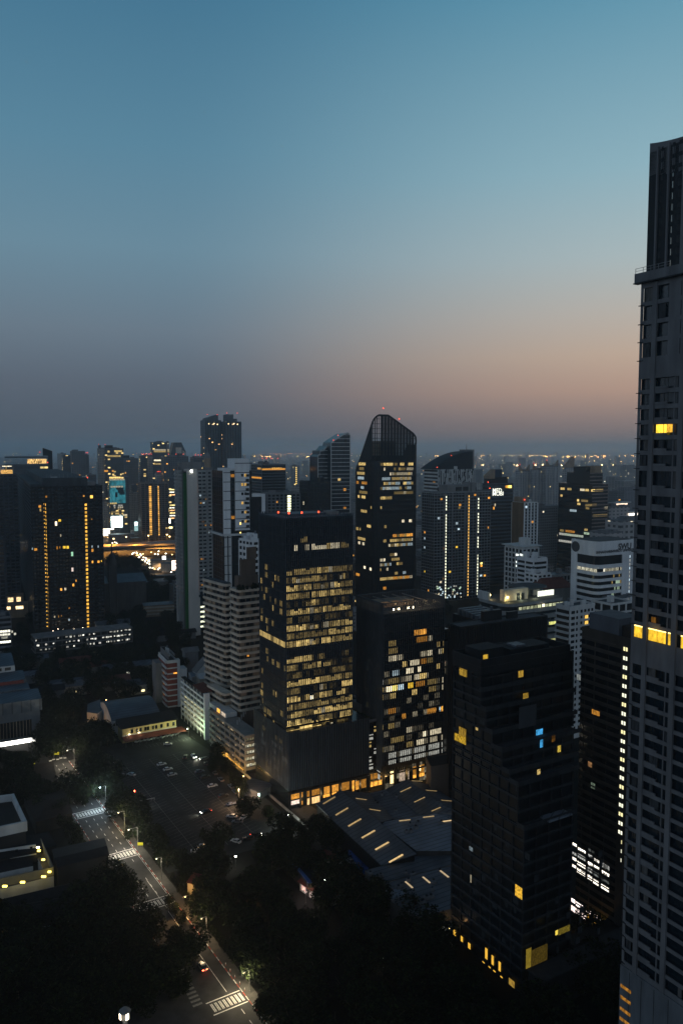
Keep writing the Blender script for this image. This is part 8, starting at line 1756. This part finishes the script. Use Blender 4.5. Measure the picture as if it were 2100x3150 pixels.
zone('broad dark rain tree in the black grove left of the street', 'trees in the grove left of the street', [(110, 2800), (345, 2690), (400, 2730), (440, 2840), (500, 2930), (520, 3010), (300, 3120), (-80, 3190), (-80, 2880)], 58, (0, 2, 5, 0), 7.5)
zone('dark tree in the black park right of the street', 'trees in the park right of the street', [(560, 2790), (640, 2740), (760, 2700), (900, 2780), (1000, 2850), (1180, 2760), (1330, 2860), (1400, 2960), (1560, 3080), (1640, 3200), (830, 3200), (760, 3010), (640, 2880)], 74, (0, 2, 5, 1), 7.5)
zone('dark tree in the belt between the street and the parking lot', 'trees between the street and the lot', [(340, 2480), (400, 2440), (470, 2560), (640, 2600), (700, 2720), (560, 2780), (480, 2620)], 26, (1, 3, 0), 6)
zone('round dark tree in the clump in front of the market roofs', 'trees in front of the market roofs', [(800, 2560), (900, 2520), (1050, 2560), (1060, 2620), (1170, 2750), (1180, 2800), (1020, 2790), (960, 2700), (830, 2640)], 20, (1, 0, 3), 6, hide=([(940, 2590), (1170, 2590), (1170, 2690), (1040, 2690)],))
zone('dark tree in the clump hiding the middle of the street', 'trees beside the middle of the street', [(120, 2250), (330, 2230), (350, 2330), (330, 2420), (300, 2400), (240, 2330), (220, 2300), (120, 2310)], 22, (0, 2, 1), 6.5, s=(.9, 1.2))
zone('dark tree between the low roofs left of the street', 'trees among the roofs left of the street', [(-40, 2320), (90, 2300), (90, 2440), (60, 2450), (-40, 2450)], 12, (0, 1), 7)
zone('dark tree on the campus in front of the giant left tower', 'trees on the campus below the giant left tower', [(40, 2020), (420, 1990), (600, 1990), (560, 2070), (480, 2110), (470, 2140), (300, 2140), (250, 2190), (140, 2230), (130, 2060), (60, 2040)], 80, (0, 2, 1, 5), 8.5, s=(.8, 1.1))
zone('tree in front of the lit parking decks below the giant left tower', 'trees in front of the lit parking decks', [(100, 2016), (420, 1978), (430, 1992), (100, 2032)], 14, (3, 4, 4), 5, s=(.55, .8), road=False)
zone('tree at the foot of the giant left tower and the church', 'trees around the foot of the giant left tower', [(60, 1880), (330, 1900), (470, 1860), (540, 1860), (600, 1990), (420, 1960), (300, 1960), (100, 1990), (60, 1960)], 48, (0, 2, 1), 9, s=(.8, 1.1), hide=([(90, 1900), (320, 1900), (320, 1955), (90, 1955)],))
zone('tree in the dark wood behind the church', 'trees in the wood behind the church', [(320, 1720), (420, 1718), (470, 1775), (540, 1790), (540, 1850), (460, 1850), (440, 1740), (330, 1740)], 30, (0, 2), 11, s=(.9, 1.2))
zone('small street tree along the amber lane by the parking block', 'street trees along the amber lane', [(640, 2300), (665, 2300), (735, 2385), (750, 2440), (720, 2420), (650, 2345)], 9, (1, 3), 5, s=(.7, 1.0), road=False, hide=([(660, 2350), (700, 2350), (760, 2450), (700, 2440)],))
for x, y, k, s, lab in ((765, 2480, 0, .9, 'dark round tree at the corner of the lot beside the white lamp'), (825, 2488, 3, .9, 'bright green lit small tree beside the white lamp at the podium corner'), (670, 2580, 0, 1.0, 'round black tree standing in the near side of the lot'), (640, 2570, 3, .9, 'smaller tree touching the round black one on the near side of the lot'),
  (394, 2545, 4, .8, 'small yellow-green lit bush tree at the street kerb'), (541, 2790, 4, .7, 'hedge tree lit orange by the kerb lamp'), (560, 2815, 4, .7, 'hedge tree just below the orange lit one'), (520, 2765, 4, .7, 'hedge tree just above the orange lit one'), (1320, 2600, 1, 1.0, 'dark bushy tree over the pale blue market annex'), (1375, 2540, 3, 1.1, 'dark tree beside the stepped condominium, above the pale annex'), (1350, 2640, 1, .8, 'dark tree at the foot of the stepped condominium beside the market'),
  (445, 2850, 0, 1.0, 'big tree leaning over the left kerb below the half hidden crosswalk'), (385, 2740, 2, .9, 'broad tree overhanging the left side of the street above the half hidden crosswalk'), (590, 2905, 0, 1.0, 'pale grey leafed tree arching over the street near the driving car'), (545, 2890, 1, 1.0, 'tree arching over the street left of the pale grey leafed one'), (850, 3095, 1, 1.1, 'dark tree right of the nearest crosswalk'), (895, 3150, 0, 1.1, 'large dark tree at the bottom edge right of the nearest crosswalk'),
  (1800, 2870, 0, 1.0, 'tree silhouetted on the brown hotel with white windows'), (1850, 2950, 0, 1.1, 'dark tree at the foot of the brown hotel'), (1780, 3000, 2, 1.0, 'tree with a faint orange glow beside the ramp'), (1870, 3060, 2, 1.1, 'black tree left of the giant tower foot'), (1700, 3120, 2, 1.1, 'black tree below the stepped condominium'), (30, 2322, 1, .9, 'dark tree just below the blazing strip at the left edge'), (150, 2290, 2, 1.0, 'large dark tree right of the blazing strip'), (1290, 1870, 2, 1.2, 'dark tree clump left of the curved ribbon building'), (1360, 1875, 2, 1.2, 'dark tree clump directly left of the ribbon building')):
    p = G(x, y, 5 if s > .75 else 3); tree(p[0], p[1], k, lab, None, s)
for x, y, k, s, lab in ((215, 2428, 2, 1.0, 'broad dark tree reaching over the street above the first crosswalk'), (262, 2440, 0, .9, 'dark tree on the right kerb above the first crosswalk'), (500, 2985, 2, 1.0, 'broad dark tree left of the driving car'), (425, 3025, 0, 1.1, 'dark tree over the side street, right of the pillar lantern'), (330, 3070, 2, 1.1, 'dark tree directly left of the pillar lantern'), (540, 3010, 1, .8, 'smaller dark tree at the corner of street and side street')):
    p = G(x, y, 5); tree(p[0], p[1], k, lab, None, s)
p = G(828, 2492, 3); light('tree_uplight', None, (p[0] + 5, p[1] - 4, 2), (.8, 1, .3), 200, .2)
p = RP(111, -2.5); light('tree_uplight', None, (p[0], p[1], 2.2), (1, .9, .2), 160, .2)
zone('dark tree standing between the low roofs and the left kerb of the street', 'trees along the left kerb of the street', [(100, 2420), (190, 2400), (235, 2480), (290, 2570), (240, 2600), (150, 2540)], 9, (0, 1, 3), 6)
# hedge strip by the kerb
for i in range(16):
    p = RP(20 + i * 3.1, -3.4 - rnd.uniform(0, .8)); tree(p[0], p[1], 4, 'low hedge bush in the row behind the red and white kerb', 'hedge bushes behind the kerb', rnd.uniform(.32, .48))
# small dark houses on the campus
for i, (x, y, w, d_, h, rt) in enumerate(((110, 2030, 16, 10, 6, 'metal'), (235, 2035, 20, 9, 5, 'tile'), (200, 2105, 26, 8, 6, 'metal'), (300, 2050, 18, 10, 6, 'tile'), (395, 2052, 30, 9, 6, 'metal'), (230, 2110, 22, 8, 6, 'greyc'), (350, 2095, 20, 10, 6, 'tile'), (440, 2105, 30, 10, 6, 'metal'), (90, 2080, 10, 8, 5, 'metal'), (420, 2165, 12, 8, 5, 'metal'), (160, 2125, 14, 9, 6, 'darkroof'), (300, 2095, 14, 9, 6, 'metal'), (590, 2005, 9, 8, 14, 'conc'), (645, 2085, 12, 9, 7, 'white2'), (545, 1950, 30, 8, 5, 'darkroof'), (350, 1920, 26, 12, 7, 'metal'), (270, 1905, 24, 10, 5, 'metal'))):
    p = G(x, y, h); t = thing('house', ('small dark campus house under trees, with a %s roof, number of windows unlit' % rt.replace('metal', 'grey metal').replace('tile', 'red tiled').replace('greyc', 'flat grey').replace('darkroof', 'black tiled').replace('conc', 'concrete').replace('white2', 'white')).replace(', number of windows unlit', ''), 'house', (p[0], p[1], 0), R(25), 'small campus houses in the dark')
    q = MB(); q.box(-w / 2, w / 2, 0, d_, 0, h, M_['cream' if i % 2 else 'greyc']); q.obj('wall', t); q = MB(); q.prism([(-w / 2 - .8, -.8), (w / 2 + .8, -.8), (w / 2 + .8, d_ / 2), (-w / 2 - .8, d_ / 2)], h, [h + .1, h + .1, h + 2.4, h + 2.4], M_[rt]); q.prism([(-w / 2 - .8, d_ / 2 + .01), (w / 2 + .8, d_ / 2 + .01), (w / 2 + .8, d_ + .8), (-w / 2 - .8, d_ + .8)], h, [h + 2.4, h + 2.4, h + .1, h + .1], M_[rt]); q.obj('roof', t)
    if i in (1, 4, 5, 7): q = MB(); q.box(-1, 1, -.1, -.02, 1.5, 2.8, emis((1, .8, .4) if i != 4 else (1, 1, .8), 2.2, 0)); q.obj('window', t)
p = G(640, 2058, 9); t = thing('chapel', 'small white gabled chapel roof left of the striped terrace condominium', 'chapel', (p[0], p[1], 0), R(30)); q = MB(); q.box(-7, 7, 0, 9, 0, 8, M_['white2']); q.poly([(-7, -.05, 8), (7, -.05, 8), (0, -.05, 15)], M_['white2']); q.obj('wall', t); q = MB(); q.poly([(-8, -.3, 7.4), (0, -.3, 15.2), (0, 9, 15.2), (-8, 9, 7.4)], M_['conc']); q.poly([(0, -.3, 15.2), (8, -.3, 7.4), (8, 9, 7.4), (0, 9, 15.2)], M_['conc']); q.obj('roof', t)
flatbld('long_shed', 'long pale flat roof between the brick block and the striped condominium', 'shed', [(580, 2068), (690, 2050), (700, 2062), (590, 2082)], 6, M_['white2'], M_['metall'])
flatbld('brown_block', 'dark brown block with open floors between the market and the stepped condominium', 'building', [(1310, 2330), (1400, 2318), (1400, 2350), (1325, 2362)], 18, M_['brown'], M_['roof'], .6)
flatbld('low_building', 'pale corner building with a tan lit side wall at the foot of the stepped condominium', 'building', [(1330, 2790), (1390, 2780), (1390, 2880), (1345, 2850)], 5, M_['cream'], M_['metal'])
p = G(1372, 2838, 3); light('yard_light', None, (p[0], p[1] - 6, 5), (1, .55, .2), 500, .3); p = G(1370, 2815, 3); light('yard_light', None, (p[0] - 2, p[1] - 10, 6), (1, .9, .75), 120, .3)
# ================================================================ MIDDLE DISTANCE BLOCKS AND FAR CITY
fm = [facade('mid_a', (.18, .18, .18), (.03, .035, .04), 3.2, 3.4, .5, .6, .035, WARM, 1.6), facade('mid_b', (.3, .28, .26), (.04, .045, .05), 3.2, 4, .5, .55, .025, PALE, 1.6), facade('mid_c', (.08, .09, .1), (.03, .035, .04), 3.4, 5, .55, .8, .04, AMBER, 1.6), facade('mid_d', (.36, .35, .34), (.06, .065, .07), 3.1, 3, .45, .5, .02, WARM, 1.6)]
mr_ = random.Random(11)
mids = [('low-rise block in the built up belt behind the main towers', 'low-rise blocks behind the main towers')]
keep = []
for i in range(520):
    Y = mr_.uniform(640, 1750); px = mr_.uniform(560, 1960) if i % 7 else mr_.uniform(-20, 560)
    if px < 560 and Y < 1320: continue
    if 1230 < px < 1560 and Y < 900: continue
    if len(keep) > 280: break
    h = mr_.choice((12, 18, 22, 26, 32, 45, 14, 20)) * mr_.uniform(.7, 1.2)
    if Y < 900: h = min(h, 26)
    if Y > 1100 and mr_.random() < .15: h *= 2
    X = (px - 1050) / FP * Y * 1.0; w, d_ = mr_.uniform(14, 38), mr_.uniform(12, 26)
    if any(abs(X - a) < (w + c) * .55 and abs(Y - b_) < 24 for a, b_, c in keep): continue
    keep.append((X, Y, w)); t = thing('city_block', mids[0][0], 'building', (X, Y, 0), R(28 + mr_.choice((0, 0, 90))), mids[0][1]); m = mr_.choice(fm)
    q = MB(); q.box(-w / 2, w / 2, -d_ / 2, d_ / 2, 0, h, m); q.box(-w / 2 + 2, -w / 2 + 2 + w * .3, -d_ / 4, d_ / 4, h, h + 3, M_['greyc']); q.box(-w / 2 - .2, w / 2 + .2, -d_ / 2 - .2, -d_ / 2 + .3, h - .2, h + .9, M_['conc']); q.obj('wall', t)
# clusters of street lights between the blocks
for i in range(26):
    Y = mr_.uniform(900, 1900); px = mr_.uniform(760, 1950); X = (px - 1050) / FP * Y; t = thing('city_lamp', 'tiny amber street lamp between the low-rise blocks', 'street lamp', (X, Y, 0), 0, 'amber lamps between the low-rise blocks'); q = MB(); q.cyl(0, 0, 0, 14, .2, M_['pole'], 5); q.cyl(0, 0, 14, 15.6, 1.0, emis((1, .7, .35), 7, 0), 6); q.obj('pole', t)
# far city: one mass of roofs out to the horizon
q = MB(); fcm = [facade('far_a', (.2, .2, .2), (.06, .07, .08), 3.3, 5, .5, .6, .02, WARM, 5), facade('far_b', (.32, .31, .3), (.06, .07, .08), 3.3, 5, .5, .6, .015, PALE, 5), facade('far_c', (.12, .13, .14), (.05, .06, .07), 3.3, 5, .5, .6, .03, AMBER, 5)]
cr = random.Random(4)
for i in range(9000):
    Y = 1500 * (11 ** cr.random()); X = cr.uniform(-.47, .42) * Y; w, d_ = cr.uniform(10, 34) * (1 + Y / 14000), cr.uniform(10, 30) * (1 + Y / 14000); h = cr.uniform(6, 20)
    if cr.random() < .035: h = cr.uniform(35, 95); w = cr.uniform(18, 35); d_ = 20
    a = R(cr.choice((28, 30, 60, 15, 45))); q.obox((X, Y), (math.cos(a), math.sin(a)), (-math.sin(a), math.cos(a)), w / 2, d_ / 2, 0, h, cr.choice(fcm))
q.obj('far_city', None, 'hazy low city spreading to the horizon', 'city', kind='stuff')
q = MB(); lm = [emis((1, .45, .1), 75, 0), emis((1, .58, .22), 55, 0), emis((1, .8, .55), 22, 0), emis((1, .3, .1), 36, 0)]
def fl(px, py, s, m, Yd=None):
    z = 14; p = G(px, py, z) if Yd is None else AT(px, py, Yd)[:2]; Y = p[1]; r_ = s * Y / 2450; q.box(p[0] - r_, p[0] + r_, p[1] - r_, p[1] + r_, z if Yd is None else AT(px, py, Yd)[2], (z if Yd is None else AT(px, py, Yd)[2]) + 1.6 * r_, m)
for i in range(150): px = cr.uniform(770, 1950); fl(px, 1402.5 + cr.uniform(-.7, .8) + (2.2 if px < 1000 else 0), cr.uniform(.35, .7), lm[cr.choice((0, 0, 1))])
for px in (1730, 1742, 1748, 1768, 1790, 1800, 1670, 1676, 1680, 945, 955, 962, 970, 975, 980, 985, 826, 830, 812, 780, 786, 1820, 1840, 1855): fl(px + cr.uniform(-2, 2), 1405 + cr.uniform(-1, 1.5), .85, lm[0])
for i in range(90): fl(820 + i * 3.0 + cr.uniform(-.5, .5), 1396.5, .35, lm[3])
for px in (1306, 1318, 1336, 1344, 1464, 1485, 1513, 1548, 1559, 1589, 1602, 1634, 1646, 1668, 1678, 1726, 1787, 1850, 1885, 1900): fl(px, 1430 + cr.uniform(-3, 3), .95, lm[1])
for i in range(300): py = 1400 + 110 * cr.random() ** 1.5; fl(cr.uniform(760, 1960), py, cr.uniform(.18, .42), lm[cr.choice((0, 1, 2))])
for i in range(70): fl(cr.uniform(-10, 700), 1396 + cr.uniform(-1, 6), cr.uniform(.25, .45), lm[cr.choice((3, 0, 1))])
q.obj('far_lights', None, 'strings of tiny amber lights of the far city', 'city lights', kind='stuff')
# ================================================================ HAZE
hb = bpy.data.meshes.new('haze'); bm = bmesh.new(); bmesh.ops.create_cube(bm, size=1)
for v in bm.verts: v.co.x = v.co.x * 30000; v.co.y = v.co.y * 22000 + 10500; v.co.z = v.co.z * 260 + 128
bm.to_mesh(hb); bm.free(); ho = bpy.data.objects.new('haze', hb); sc.collection.objects.link(ho); ho['kind'] = 'stuff'
hm = bpy.data.materials.new('haze_air'); hm.use_nodes = True; t = hm.node_tree; t.nodes.remove(t.nodes['Principled BSDF']); pv = t.nodes.new('ShaderNodeVolumePrincipled')
pv.inputs['Color'].default_value = (.84, .93, 1, 1); pv.inputs['Density'].default_value = 1.2e-4; pv.inputs['Anisotropy'].default_value = .65
t.links.new(pv.outputs[0], t.nodes['Material Output'].inputs['Volume']); hb.materials.append(hm)
